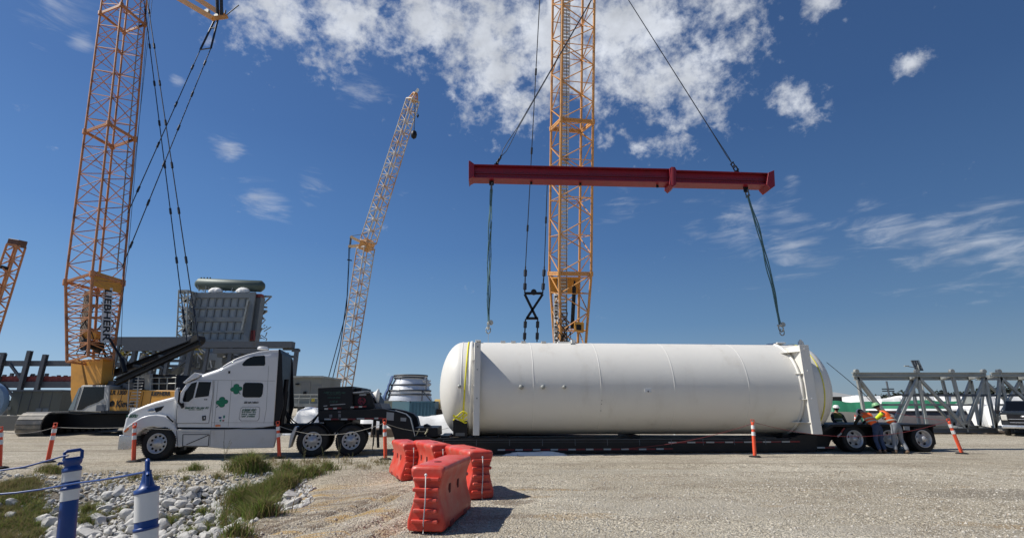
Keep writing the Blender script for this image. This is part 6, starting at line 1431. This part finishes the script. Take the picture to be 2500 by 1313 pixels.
cord(T['f']+dz, T['g']+dz, .88, 'thin red rope sagging along the trailer deck', redc)
cord(T['g']+dz*.6, T['h']+dz*.5, .50, 'thin red rope in front of the trailer rear wheels', redc)
cord(P(2170, 1003, T['h'].y+1.2), T['h']+dz*.5, .05, 'thin red ribbon from the worker to the leaning right post', redc, .006)

# blue and white posts at the lower left with their blue cord
def bluepost(px, ty, Y, r, bands, label, turn, whitebody):
    tp = P(px, ty, Y); z0 = hgt(tp.x, Y); lean = Vector((.045, 0, 0)) if px < 250 else Vector((.02, 0, 0)); b = Vector((tp.x+.165 if px < 250 else tp.x+.20, Y, z0)); ax = (tp-b).normalized(); H = (tp-b).length
    t = thing('delineator_post', label, 'delineator post', b, 0, 'blue and white delineator posts'); q = Vector((0, 0, 1)).rotation_difference(ax)
    MB().lathe([(r*1.06, .03), (r, H*.6), (r*.97, H*(.878 if turn < 45 else .845)), (r*.90, H*(.882 if turn < 45 else .85))], (0, 0, 0), tuple(ax), 28).build('tube', bluep, t)
    for z0_, z1_ in bands: MB().lathe([(r*1.03, H*z0_), (r*1.03, H*z1_)], (0, 0, 0), tuple(ax), 28).build('reflective_band', reflw, t)
    for z0_, z1_ in bands: 
        mb = MB(); mb.lathe([(r*1.0, H*z1_), (r*1.09, H*z1_+.003), (r*1.09, H*z1_+.014), (r*1.0, H*z1_+.018)], (0, 0, 0), tuple(ax), 28); mb.build('rib_ring', bluep, t)
    mb = MB()
    if turn < 45: mb.lathe([(r*1.08, H*.880), (r*1.08, H*.898), (r*.90, H*.903), (r*.82, H*.912), (r*1.02, H*.925), (r*1.06, H*.945), (r*1.0, H*.952)], (0, 0, 0), tuple(ax), 28)
    else: mb.lathe([(r*1.10, H*.846), (r*1.10, H*.862), (r*.70, H*.870), (r*.52, H*.90), (r*.40, H*.93)], (0, 0, 0), tuple(ax), 28)
    mb.build('collar', bluep, t)
    c, s_ = cos(radians(turn)), sin(radians(turn)); w = r*.92
    def V(x, z): return q @ Vector((x*c, x*s_, z))
    zb, ztp = (H*.945, H*.998) if turn < 45 else (H*.875, H*.998)
    hd = MB(); hd.path([V(-w, zb), V(-w, ztp-.01), V(-w+.012, ztp), V(w-.012, ztp), V(w, ztp-.01), V(w, zb)], .011, 8)
    if turn >= 45: hd.path([V(0, H*.87), V(0, H*.95)], .022, 8)
    hd.build('handle', bluep, t)
    if turn < 45:
        fl = MB(); fl.beam(V(-w, H*.954), V(w, H*.954), .03, .012); fl.build('handle_base', bluep, t, bevel=.006)
    hook = MB(); hook.path([V(-r*1.0, H*.93), V(-r*1.35, H*.935), V(-r*1.5, H*.925)], .01, 6); hook.build('cord_hook', bluep, t)
    MB().lathe([(.20, 0), (.20, .03), (.14, .05)], (0, 0, 0), (0, 0, 1), 8, False).build('rubber_base', blackr, t)
    return t, tp, b, ax, H, r
bp1 = bluepost(180, 1098, 3.65, .050, ((.715, .775), (.822, .876)), 'blue post with two white bands and a loop handle, left of the pair', 41, False)
bp2 = bluepost(360, 1122, 3.05, .056, ((.45, .67), (.715, .842)), 'mostly white post with a blue collar, right of the pair', 127, True)
cb1 = bluep
def bcord(pts, Ys, label): return tag(MB().path([P(x, y, Y) for (x, y), Y in zip(pts, Ys)], .0062, 7).build('blue_cord', bluep), label, 'cord', 'blue cords on the blue and white posts')
bcord([(166, 1111), (150, 1114), (120, 1123), (60, 1139), (0, 1148), (-80, 1155)], [3.6]*6, 'blue cord from the loop handle of the left blue post')
bcord([(352, 1152), (300, 1162), (240, 1172), (190, 1178), (150, 1185), (100, 1194), (40, 1202), (-60, 1210)], [3.05, 3.15, 3.3, 3.45, 3.55, 3.6, 3.6, 3.6], 'blue cord from the white post passing the left blue post')

# ------------------------------------------------------------------ rocks in the swale
def rock_mesh(seed, sub=3):
    import bmesh
    bm = bmesh.new(); bmesh.ops.create_icosphere(bm, subdivisions=sub, radius=1.12); rnd = random.Random(seed)
    sc = Vector((rnd.uniform(.85, 1.25), rnd.uniform(.7, 1.05), rnd.uniform(.55, .85))); planes = [(Vector((rnd.gauss(0, 1), rnd.gauss(0, 1), rnd.gauss(0, 1))).normalized(), rnd.uniform(.50, .80)) for _ in range(9)]
    for v in bm.verts:
        p = v.co.copy()
        for n_, d in planes:
            k = p.dot(n_)
            if k > d: p -= n_*(k-d)
        p *= 1+.08*noise.noise(p*2.3+Vector((seed, 0, 0)))+.03*noise.noise(p*6+Vector((seed, 3, 0))); v.co = Vector((p.x*sc.x, p.y*sc.y, p.z*sc.z))
    me = bpy.data.meshes.new('rock'); bm.to_mesh(me); bm.free(); me.materials.append(rockm)
    return me
rockm = pm('limestone', (.50, .485, .45), .85, var=.16, sc=1.6, bump=.03, bsc=5, dirt=(.33, .29, .23), dsc=1.4, dlo=.5, dhi=.85)
RM = [rock_mesh(s, 3) for s in range(14)]
rr_ = random.Random(42); rocks = []
def in_bed(x, y): return ditch(x, y) > .22 and x < edge_x(y)-.35 and x > -14.5 and 8.2 < y < 13.75
poly_far = []
cand = []
tries = 0
while len(cand) < 6000 and tries < 60000:
    tries += 1; x = rr_.uniform(-14.5, -4); y = rr_.uniform(8.4, 13.8)
    if not in_bed(x, y): continue
    # picture footprint: leave the grassy lower left corner and the big clump free
    den = .5+.9*noise.noise(Vector((x*.55+4, y*.55, 1)))
    if x < -9.0-.45*(y-10.5) and rr_.random() < .93: continue
    if x < -8.9 and y < 10.6: den -= .25
    if rr_.random() > den+.95: continue
    cand.append((x, y))
def radius_at(x, y):
    v = rr_.random(); k = .068+.085*v*v+(.06 if rr_.random() < .12 else 0)
    return k*(.75 if y > 12.3 else 1.0)
grid = {}
for x, y in cand:
    r = radius_at(x, y); gx, gy = int(x/.4), int(y/.4); ok = True
    for i in (-1, 0, 1):
        for j in (-1, 0, 1):
            for (a, b, q) in grid.get((gx+i, gy+j), ()):
                if (a-x)**2+(b-y)**2 < ((q+r)*.64)**2: ok = False; break
            if not ok: break
        if not ok: break
    if ok: grid.setdefault((gx, gy), []).append((x, y, r)); rocks.append((x, y, r))
rocks.sort(key=lambda t_: -t_[2]*(30-t_[1]))
big_r, rest = rocks[:290], rocks[290:]
for i, (x, y, r) in enumerate(big_r):
    o = bpy.data.objects.new('rock', RM[i % len(RM)]); COL.objects.link(o); o.location = (x, y, hgt(x, y)+r*.35); o.scale = (r*1.15,)*3; o.rotation_euler = (rr_.uniform(-.5, .5), rr_.uniform(-.5, .5), rr_.uniform(0, 6.28))
    tag(o, 'pale angular limestone rock lying in the grassy swale', 'rock', 'pale rip rap rocks in the swale')
def scatter_mesh(name, items, meshes, mat, label):
    V, Fc = [], []; 
    src = [([v.co.copy() for v in m.vertices], [tuple(p.vertices) for p in m.polygons]) for m in meshes]
    for i, (x, y, z, r) in enumerate(items):
        vs, fs = src[i % len(src)]; M = Matrix.Rotation(rr_.uniform(0, 6.28), 3, 'Z') @ Matrix.Rotation(rr_.uniform(-.6, .6), 3, 'X'); o = len(V)
        for v in vs: p = M @ v; V.append((x+p.x*r, y+p.y*r, z+p.z*r))
        Fc += [tuple(k+o for k in f) for f in fs]
    me = bpy.data.meshes.new(name); me.from_pydata(V, [], Fc); me.materials.append(mat); o = bpy.data.objects.new(name, me); COL.objects.link(o); tag(o, kind='stuff'); o['label'] = label; return o
SM = [rock_mesh(100+s, 1) for s in range(8)]
sm_items = [(x, y, hgt(x, y)+r*.3, r*1.1) for x, y, r in rest]
for _ in range(8000):
    x = rr_.uniform(-14.5, -4); y = rr_.uniform(8.4, 14.4)
    if ditch(x, y) > .03 and x < edge_x(y)+.1: r = rr_.uniform(.018, .06); sm_items.append((x, y, hgt(x, y)+r*.3, r))
scatter_mesh('small_rocks', sm_items, SM, rockm, 'small broken limestone between the rocks')
gvm = pm('gravel_stone', (.49, .455, .39), .9, var=.5, sc=22)
gi = []
for _ in range(34000):
    y = 5.6+8.5*rr_.random()**1.5; x = rr_.uniform(-4.2, 1.1*y)
    if x < edge_x(y)-.1: continue
    r = rr_.uniform(.005, .013) if rr_.random() < .94 else rr_.uniform(.014, .028); gi.append((x, y, hgt(x, y)+r*.2, r))
GM = [rock_mesh(200+s, 1) for s in range(4)]
scatter_mesh('gravel', gi, GM, gvm, 'loose gravel stones on the ground')

# ------------------------------------------------------------------ grass
def grass_mat():
    m = bpy.data.materials.new('grass_blades'); m.use_nodes = True; t = NT(m.node_tree); g = t.n('ShaderNodeNewGeometry'); rnd_ = g.outputs['Random Per Island']
    r1 = t.n('ShaderNodeValToRGB'); cr = r1.color_ramp; cr.elements[0].position = 0; cr.elements[0].color = (.065, .12, .020, 1); cr.elements[1].position = .42; cr.elements[1].color = (.14, .23, .035, 1)
    for p_, c in ((.66, (.20, .26, .06, 1)), (.80, (.25, .21, .09, 1)), (1.0, (.33, .25, .13, 1))): e = cr.elements.new(p_); e.color = c
    t.l(rnd_, r1.inputs[0]); at = t.n('ShaderNodeAttribute', attribute_name='dry'); c = t.mix(at.outputs['Fac'], r1.outputs[0], (.27, .21, .11))
    b = t.n('ShaderNodeBsdfPrincipled'); t.l(c, b.inputs['Base Color']); b.inputs['Roughness'].default_value = .6; b.inputs['Specular IOR Level'].default_value = .25
    tr = t.n('ShaderNodeBsdfTranslucent'); t.l(c, tr.inputs[0]); mx = t.n('ShaderNodeMixShader'); mx.inputs[0].default_value = .35; t.l(b.outputs[0], mx.inputs[1]); t.l(tr.outputs[0], mx.inputs[2])
    o = t.n('ShaderNodeOutputMaterial'); t.l(mx.outputs[0], o.inputs[0]); return m
gr = random.Random(5); GV, GF, GD = [], [], []
def blade(x, y, h, w, lean, dry):
    z = hgt(x, y)-.01; th = gr.uniform(0, 6.28); dx, dy = cos(th)*lean*h, sin(th)*lean*h; a = gr.uniform(0, 6.28); wx, wy = cos(a)*w/2, sin(a)*w/2; o = len(GV)
    GV.extend([(x-wx, y-wy, z), (x+wx, y+wy, z), (x+dx*.35+wx*.8, y+dy*.35+wy*.8, z+h*.55), (x+dx*.35-wx*.8, y+dy*.35-wy*.8, z+h*.55), (x+dx, y+dy, z+h*(1-.25*lean))])
    GF.extend([(o, o+1, o+2, o+3), (o+3, o+2, o+4)]); GD.extend([dry]*5)
def tuft(x, y, R, n, h, dry=.1, w=.009, lean=.45):
    for _ in range(n):
        r = R*abs(gr.gauss(0, .5)); a = gr.uniform(0, 6.28); bx, by = x+r*cos(a), y+r*sin(a)*.8; d = dry+gr.uniform(-.15, .25)
        blade(bx, by, h*gr.uniform(.45, 1.15)*(1-.4*min(1, r/R)), w*gr.uniform(.6, 1.4), gr.uniform(.1, lean*2), 1.0 if gr.random() < d else max(0, d))
def tp_(px, py, *a, **k): g = GH(px, py); tuft(g.x, g.y, *a, **k)
# big clump on the bank
for px, py, R, n, h in ((600, 1275, .35, 700, .42), (585, 1250, .42, 900, .46), (625, 1240, .42, 900, .48), (655, 1225, .4, 800, .44), (600, 1215, .42, 900, .45), (640, 1200, .44, 900, .46), (675, 1205, .4, 750, .40), (690, 1185, .4, 650, .36), (575, 1215, .36, 500, .36), (660, 1178, .44, 650, .36), (720, 1170, .42, 500, .30), (760, 1156, .4, 420, .26), (610, 1185, .4, 450, .34), (700, 1156, .4, 420, .30), (640, 1262, .34, 500, .34), (560, 1278, .3, 350, .28), (575, 1305, .25, 260, .2), (540, 1303, .25, 200, .16), (640, 1150, .35, 260, .24), (800, 1146, .35, 260, .2)):
    tp_(px, py, R*1.12, int(n*1.35), h*1.35, dry=.12, w=.014, lean=.5)
for px, py, R, n, h, d in ((470, 1180, .35, 240, .14, .1), (430, 1205, .35, 220, .13, .1), (500, 1195, .3, 180, .13, .15), (480, 1215, .3, 140, .12, .2), (210, 1255, .35, 420, .18, .2), (200, 1285, .3, 380, .18, .2), (230, 1270, .3, 300, .16, .3), (120, 1195, .35, 260, .12, .3), (130, 1165, .3, 320, .15, .3), (110, 1170, .35, 260, .15, .4), (60, 1200, .4, 260, .12, .4), (100, 1210, .35, 240, .12, .2), (330, 1165, .4, 200, .10, .6), (270, 1170, .35, 180, .09, .6), (380, 1175, .3, 120, .08, .5), (300, 1195, .3, 150, .10, .3), (520, 1235, .25, 120, .1, .5), (500, 1290, .3, 160, .12, .2), (390, 1290, .25, 130, .1, .3), (440, 1240, .2, 80, .09, .4)):
    tp_(px, py, R, int(n*1.5), h*1.8, dry=d*.7, w=.010)
for k in range(260):     # lower left corner, rough grass
    px = gr.uniform(-60, 105-.35*max(0, 0)); py = gr.uniform(1195, 1310)
    if px > 95-(1310-py)*.35+10: continue
    tp_(px, py, .34, 170, gr.uniform(.14, .28), dry=.35 if py < 1260 else .15, w=.009)
for k in range(90):     # dry fringe along the top of the swale and verge
    px = gr.uniform(540, 960); py = gr.uniform(1117, 1140)+(0 if px < 870 else 6); tp_(px, py, .3, 36, gr.uniform(.07, .2), dry=.55, w=.007, lean=.4)
for k in range(60):
    px = gr.uniform(100, 560); py = gr.uniform(1148, 1160); tp_(px, py, .3, 16, gr.uniform(.04, .09), dry=.75, w=.007)
for k in range(120):
    px = gr.uniform(60, 620); py = gr.uniform(1160, 1312); g = GH(px, py); tuft(g.x, g.y, .12, 26, gr.uniform(.06, .14), dry=.3, w=.007)
for k in range(46):
    px = gr.uniform(940, 1010); py = gr.uniform(1120, 1150); tp_(px, py, .2, 10, .06, dry=.8, w=.006)
gme = bpy.data.meshes.new('grass'); gme.from_pydata(GV, [], GF); gme.materials.append(grass_mat()); at = gme.attributes.new('dry', 'FLOAT', 'POINT'); at.data.foreach_set('value', GD)
go = bpy.data.objects.new('grass', gme); COL.objects.link(go); tag(go, kind='stuff'); go['label'] = 'rough green and dry grass on the swale banks'
# tall thin weeds in front of the truck wheels
def weed(px, py, h, seed, label):
    g = GH(px, py); rnd = random.Random(seed); t = thing('weed', label, 'plant', (g.x, g.y, g.z), 0, 'tall dry weeds on the verge'); mb = MB(); lf = MB()
    for s in range(rnd.randint(2, 3)):
        dx, dy = rnd.uniform(-.18, .18), rnd.uniform(-.1, .1); hh = h*rnd.uniform(.7, 1); pts = [Vector((dx*f*f, dy*f*f, hh*f)) for f in (0, .25, .5, .75, 1)]; mb.path(pts, .0035, 4)
        for k in range(26):
            f = rnd.uniform(.05, 1); c = Vector((dx*f*f, dy*f*f, hh*f)); a = rnd.uniform(0, 6.28); l = rnd.uniform(.02, .07)*(1.3-f); e = c+Vector((cos(a)*l, sin(a)*l, rnd.uniform(-.01, .03))); n_ = Vector((-sin(a), cos(a), 0))*.006; lf.add([c-n_, c+n_, e+n_, e-n_], [(0, 1, 2, 3)])
    mb.build('stem', pm('weed_stem', (.20, .17, .10), .8), t); lf.build('leaf', pm('weed_leaf', (.10, .12, .04), .8, var=.4), t)
for i, (x, y, h, lb) in enumerate(((547, 1128, .75, 'tall thin dry weed in front of the truck side skirt'), (690, 1132, .30, 'small weed at the foot of the post by the truck'), (742, 1130, .62, 'tall weed in front of the first truck rear wheel'), (790, 1128, .45, 'weed between the two truck rear wheels'), (826, 1130, .75, 'tallest weed in front of the second truck rear wheel'), (858, 1130, .35, 'bushy weed under the second truck rear wheel'), (930, 1130, .25, 'short weed left of the post below the gooseneck'))):
    weed(x, y, h, 300+i, lb)

# ------------------------------------------------------------------ workers
def skinmesh(name, joints, edges, mat, parent, sub=2):
    """joints: name -> (pos, radius); one continuous skinned surface, rooted at the first joint"""
    keys = list(joints); me = bpy.data.meshes.new(name); me.from_pydata([tuple(joints[k][0]) for k in keys], [(keys.index(a), keys.index(b)) for a, b in edges], []); me.materials.append(mat)
    o = bpy.data.objects.new(name, me); COL.objects.link(o); o.parent = parent; md = o.modifiers.new('skin', 'SKIN'); md.use_smooth_shade = True
    for i, k in enumerate(keys):
        r = joints[k][1]; me.skin_vertices[0].data[i].radius = r if isinstance(r, tuple) else (r, r)
    me.skin_vertices[0].data[0].use_root = True; s = o.modifiers.new('sub', 'SUBSURF'); s.levels = sub; s.render_levels = sub
    bpy.context.view_layer.update(); m2 = bpy.data.meshes.new_from_object(o.evaluated_get(bpy.context.evaluated_depsgraph_get())); m2.materials.clear(); m2.materials.append(mat)
    n = bpy.data.objects.new(name, m2); 
    bpy.data.objects.remove(o); COL.objects.link(n); n.name = name; n.parent = parent; return n
def worker(O, J, label, cloth, hat, yaw=0.0, sleeves=None, undershirt=None, legs=True, hatbrim=False, head_fwd=(0, 1, 0)):
    t = thing('person', label, 'person', O, yaw)
    V = {k: Vector(v) for k, v in J.items()}
    R = {'pelvis': (.135, .11), 'waist': (.125, .10), 'chest': (.155, .115), 'neck': .052, 'headb': .07, 'head': (.082, .095), 'crown': .065}
    jt = {k: (V[k], R[k]) for k in ('pelvis', 'waist', 'chest', 'neck', 'headb', 'head', 'crown')}; ed = [('pelvis', 'waist'), ('waist', 'chest'), ('chest', 'neck'), ('neck', 'headb'), ('headb', 'head'), ('head', 'crown')]
    for s in 'lr':
        jt.update({s+'sh': (V[s+'sh'], .055), s+'el': (V[s+'el'], .042), s+'wr': (V[s+'wr'], .027), s+'pa': (V[s+'pa'], (.038, .02))}); ed += [('chest', s+'sh'), (s+'sh', s+'el'), (s+'el', s+'wr'), (s+'wr', s+'pa')]
        d = (V[s+'pa']-V[s+'wr']).normalized(); sd = d.cross(Vector((0, 0, 1))); sd = sd.normalized() if sd.length > .1 else Vector((1, 0, 0)); up = sd.cross(d)
        for k, (o_, ln) in enumerate(((-.030, .072), (-.010, .085), (.010, .080), (.028, .062))):
            a = V[s+'pa']+sd*o_+d*.03; b = a+d*ln*.55-up*.006; c = a+d*ln*.9-up*.03; jt[f'{s}f{k}a'] = (a, .0105); jt[f'{s}f{k}b'] = (b, .0095); jt[f'{s}f{k}c'] = (c, .0075); ed += [(s+'pa', f'{s}f{k}a'), (f'{s}f{k}a', f'{s}f{k}b'), (f'{s}f{k}b', f'{s}f{k}c')]
        a = V[s+'wr'].lerp(V[s+'pa'], .6)+sd*(.04 if s == 'l' else -.04); b = a+d*.05+sd*(.015 if s == 'l' else -.015); jt[s+'ta'] = (a, .012); jt[s+'tb'] = (b, .009); ed += [(s+'wr', s+'ta'), (s+'ta', s+'tb')]
        if legs:
            jt.update({s+'hp': (V[s+'hp'], .085), s+'kn': (V[s+'kn'], .055), s+'an': (V[s+'an'], .036), s+'to': (V[s+'to'], .032)}); ed += [('pelvis', s+'hp'), (s+'hp', s+'kn'), (s+'kn', s+'an'), (s+'an', s+'to')]
    skinmesh('body', jt, ed, skin, t)
    # face: nose and eyes give the head its front
    hf = Vector(head_fwd).normalized(); nb = MB(); up = (V['crown']-V['headb']).normalized(); sdv = hf.cross(up)
    nb.add([V['head']+hf*.125-up*.025, V['head']+hf*.085+sdv*.018-up*.03, V['head']+hf*.09+up*.02, V['head']+hf*.085-sdv*.018-up*.03], [(0, 1, 2), (0, 2, 3), (0, 3, 1)]); nb.build('nose', skin, t)
    hr = MB(); hr.lathe([(.088, -.05), (.098, -.01), (.094, .03)], V['head']-hf*.008, tuple(up), 14); hr.build('hair', hairm, t)
    if legs:
        tr = {k: (V[k], r) for k, r in (('pelvis', (.165, .135)), ('waist', (.150, .125)))}; te = [('pelvis', 'waist')]
        for s in 'lr': tr.update({s+'hp': (V[s+'hp'], .108), s+'mt': (V[s+'hp'].lerp(V[s+'kn'], .55), .088), s+'kn': (V[s+'kn'], .072), s+'mc': (V[s+'kn'].lerp(V[s+'an'], .5)+Vector((.004, .01, 0)), .070), s+'an': (V[s+'an']+Vector((0, 0, .02)), .062)}); te += [('pelvis', s+'hp'), (s+'hp', s+'mt'), (s+'mt', s+'kn'), (s+'kn', s+'mc'), (s+'mc', s+'an')]
        skinmesh('trousers', tr, te, cloth[0], t)
        for s in 'lr':
            bo = {'a': (V[s+'an']+Vector((0, 0, .03)), .058), 'b': (V[s+'an']-Vector((0, 0, .035)), .056), 'c': (V[s+'to'], .050), 'd': (V[s+'to']+(V[s+'to']-V[s+'an']).normalized()*.05, .040)}; skinmesh('boot', bo, [('a', 'b'), ('b', 'c'), ('c', 'd')], boot, t)
    w0 = V['waist'].lerp(V['pelvis'], .55)
    if undershirt: skinmesh('shirt', {'a': (V['waist'].lerp(V['pelvis'], .85), (.170, .142)), 'b': (V['waist'], (.158, .13))}, [('a', 'b')], undershirt, t)
    sh = {'w': (V['waist'].lerp(V['pelvis'], .45 if undershirt else .75), (.176, .150)), 'm': (V['waist'].lerp(V['chest'], .5), (.172, .14)), 'c': (V['chest'], (.180, .145)), 'n': (V['chest'].lerp(V['neck'], .7), (.085, .07))}; se = [('w', 'm'), ('m', 'c'), ('c', 'n')]
    for s in 'lr': sh[s+'s'] = (V[s+'sh'], .078); se.append(('c', s+'s'))
    skinmesh('vest', sh, se, cloth[1], t)
    for s in 'lr': skinmesh('sleeve', {'a': (V[s+'sh'], .074), 'b': (V[s+'sh'].lerp(V[s+'el'], .5), .066), 'c': (V[s+'el'], .058), 'd': (V[s+'el'].lerp(V[s+'wr'], .8), .044)}, [('a', 'b'), ('b', 'c'), ('c', 'd')], cloth[2], t)
    tb = MB(); axs = (V['chest']-V['waist']).normalized()
    for f in (.05, .45):
        c = V['waist'].lerp(V['chest'], f); q = axs.to_track_quat('Z', 'X'); vs = []; n = 28
        for i in range(n):
            th = 2*pi*i/n; e = Vector((.196*cos(th), .158*sin(th), 0)); ee = Vector((e.x, 0, 0)); d = Vector((1, 0, 0))*e.x; yv = axs.cross(Vector((1, 0, 0))).normalized()*e.y
            for dz_ in (-.025, .025): vs.append(c+d+yv+axs*dz_)
        tb.add(vs, [(2*i, 2*((i+1) % n), 2*((i+1) % n)+1, 2*i+1) for i in range(n)], True)
    tb.build('reflective_tape', vtape, t)
    hb_ = MB(); c = V['head']+up*.035; hb_.lathe([(.118, -.005), (.122, .0), (.120, .03), (.105, .07), (.07, .098), (.001, .108)], c, tuple(up), 24); hh = hb_.build('hard_hat', hat, t)
    br = MB()
    if hatbrim: br.lathe([(.118, .0), (.175, -.012), (.178, -.006), (.12, .012)], c, tuple(up), 28)
    else: br.lathe([(.118, .0), (.135, -.004), (.136, .002), (.12, .010)], c+hf*.022, tuple(up), 24)
    br.build('brim', hat, hh)
    return t
zT = .97
# nearer worker in grey jeans, leaning forward on the trailer
g2 = P(2190, 1101, 18.38); O2 = (g2.x+.14, g2.y, 0)
J2 = dict(pelvis=(0, 0, .92), waist=(-.09, .05, 1.08), chest=(-.22, .16, 1.34), neck=(-.32, .22, 1.47), headb=(-.35, .25, 1.54), head=(-.37, .27, 1.60), crown=(-.38, .28, 1.67),
          lsh=(-.36, .04, 1.38), lel=(-.46, .26, 1.18), lwr=(-.55, .52, 1.05), lpa=(-.55, .60, 1.03), rsh=(-.10, .28, 1.39), rel=(-.24, .50, 1.18), rwr=(-.38, .66, 1.04), rpa=(-.42, .72, 1.02),
          lhp=(-.09, -.02, .86), lkn=(-.14, .05, .48), lan=(-.20, -.04, .09), lto=(-.22, .11, .045), rhp=(.09, 0, .86), rkn=(.13, .06, .48), ran=(.17, -.10, .09), rto=(.17, .05, .045))
worker(O2, J2, 'worker in grey jeans, orange vest and wide brimmed green hard hat leaning on the trailer', (jeansg, vest, limev), hardg, undershirt=shirtr, hatbrim=True, head_fwd=(-.6, .7, -.2))
g1 = P(2150, 1100, 18.45); O1 = (g1.x+.02, g1.y, 0)
J1 = dict(pelvis=(0, 0, .90), waist=(-.09, .04, 1.05), chest=(-.17, .15, 1.28), neck=(-.20, .28, 1.38), headb=(-.20, .34, 1.40), head=(-.20, .41, 1.40), crown=(-.20, .48, 1.41),
          lsh=(-.36, .19, 1.31), lel=(-.42, .40, 1.08), lwr=(-.42, .62, .85), lpa=(-.42, .68, .80), rsh=(0, .19, 1.31), rel=(-.02, .44, 1.10), rwr=(-.02, .70, .98), rpa=(-.02, .78, .97),
          lhp=(-.06, -.02, .84), lkn=(-.08, .06, .46), lan=(-.08, -.06, .09), lto=(-.09, .09, .045), rhp=(.09, 0, .84), rkn=(.11, .05, .47), ran=(.13, -.02, .09), rto=(.14, .13, .045))
worker(O1, J1, 'worker in dark blue jeans and orange vest bent over the trailer with head hidden', (jeans, vest, darkcl), hardw, head_fwd=(0, .3, -1))
a3 = P(2056, 1060, 21.2)
J3 = dict(pelvis=(0, 0, .93), waist=(0, .02, 1.08), chest=(0, .04, 1.36), neck=(0, .02, 1.52), headb=(0, .0, 1.57), head=(0, -.01, 1.64), crown=(0, -.01, 1.72), lsh=(-.19, .03, 1.42), lel=(-.25, -.05, 1.16), lwr=(-.18, -.25, 1.02), lpa=(-.15, -.33, 1.0), rsh=(.19, .03, 1.42), rel=(.25, -.05, 1.16), rwr=(.18, -.25, 1.02), rpa=(.15, -.33, 1.0),
          lhp=(-.09, 0, .86), lkn=(-.1, -.02, .48), lan=(-.1, .0, .09), lto=(-.1, -.15, .045), rhp=(.09, 0, .86), rkn=(.1, -.02, .48), ran=(.1, .0, .09), rto=(.12, -.15, .045))
worker((a3.x, 21.3, -.12), J3, 'worker in dark clothes and white hard hat standing behind the trailer', (darkcl, pm('dark_lime_vest', (.10, .11, .02), .8, var=.4, sc=8), darkcl), hardw, head_fwd=(0, -1, -.3))
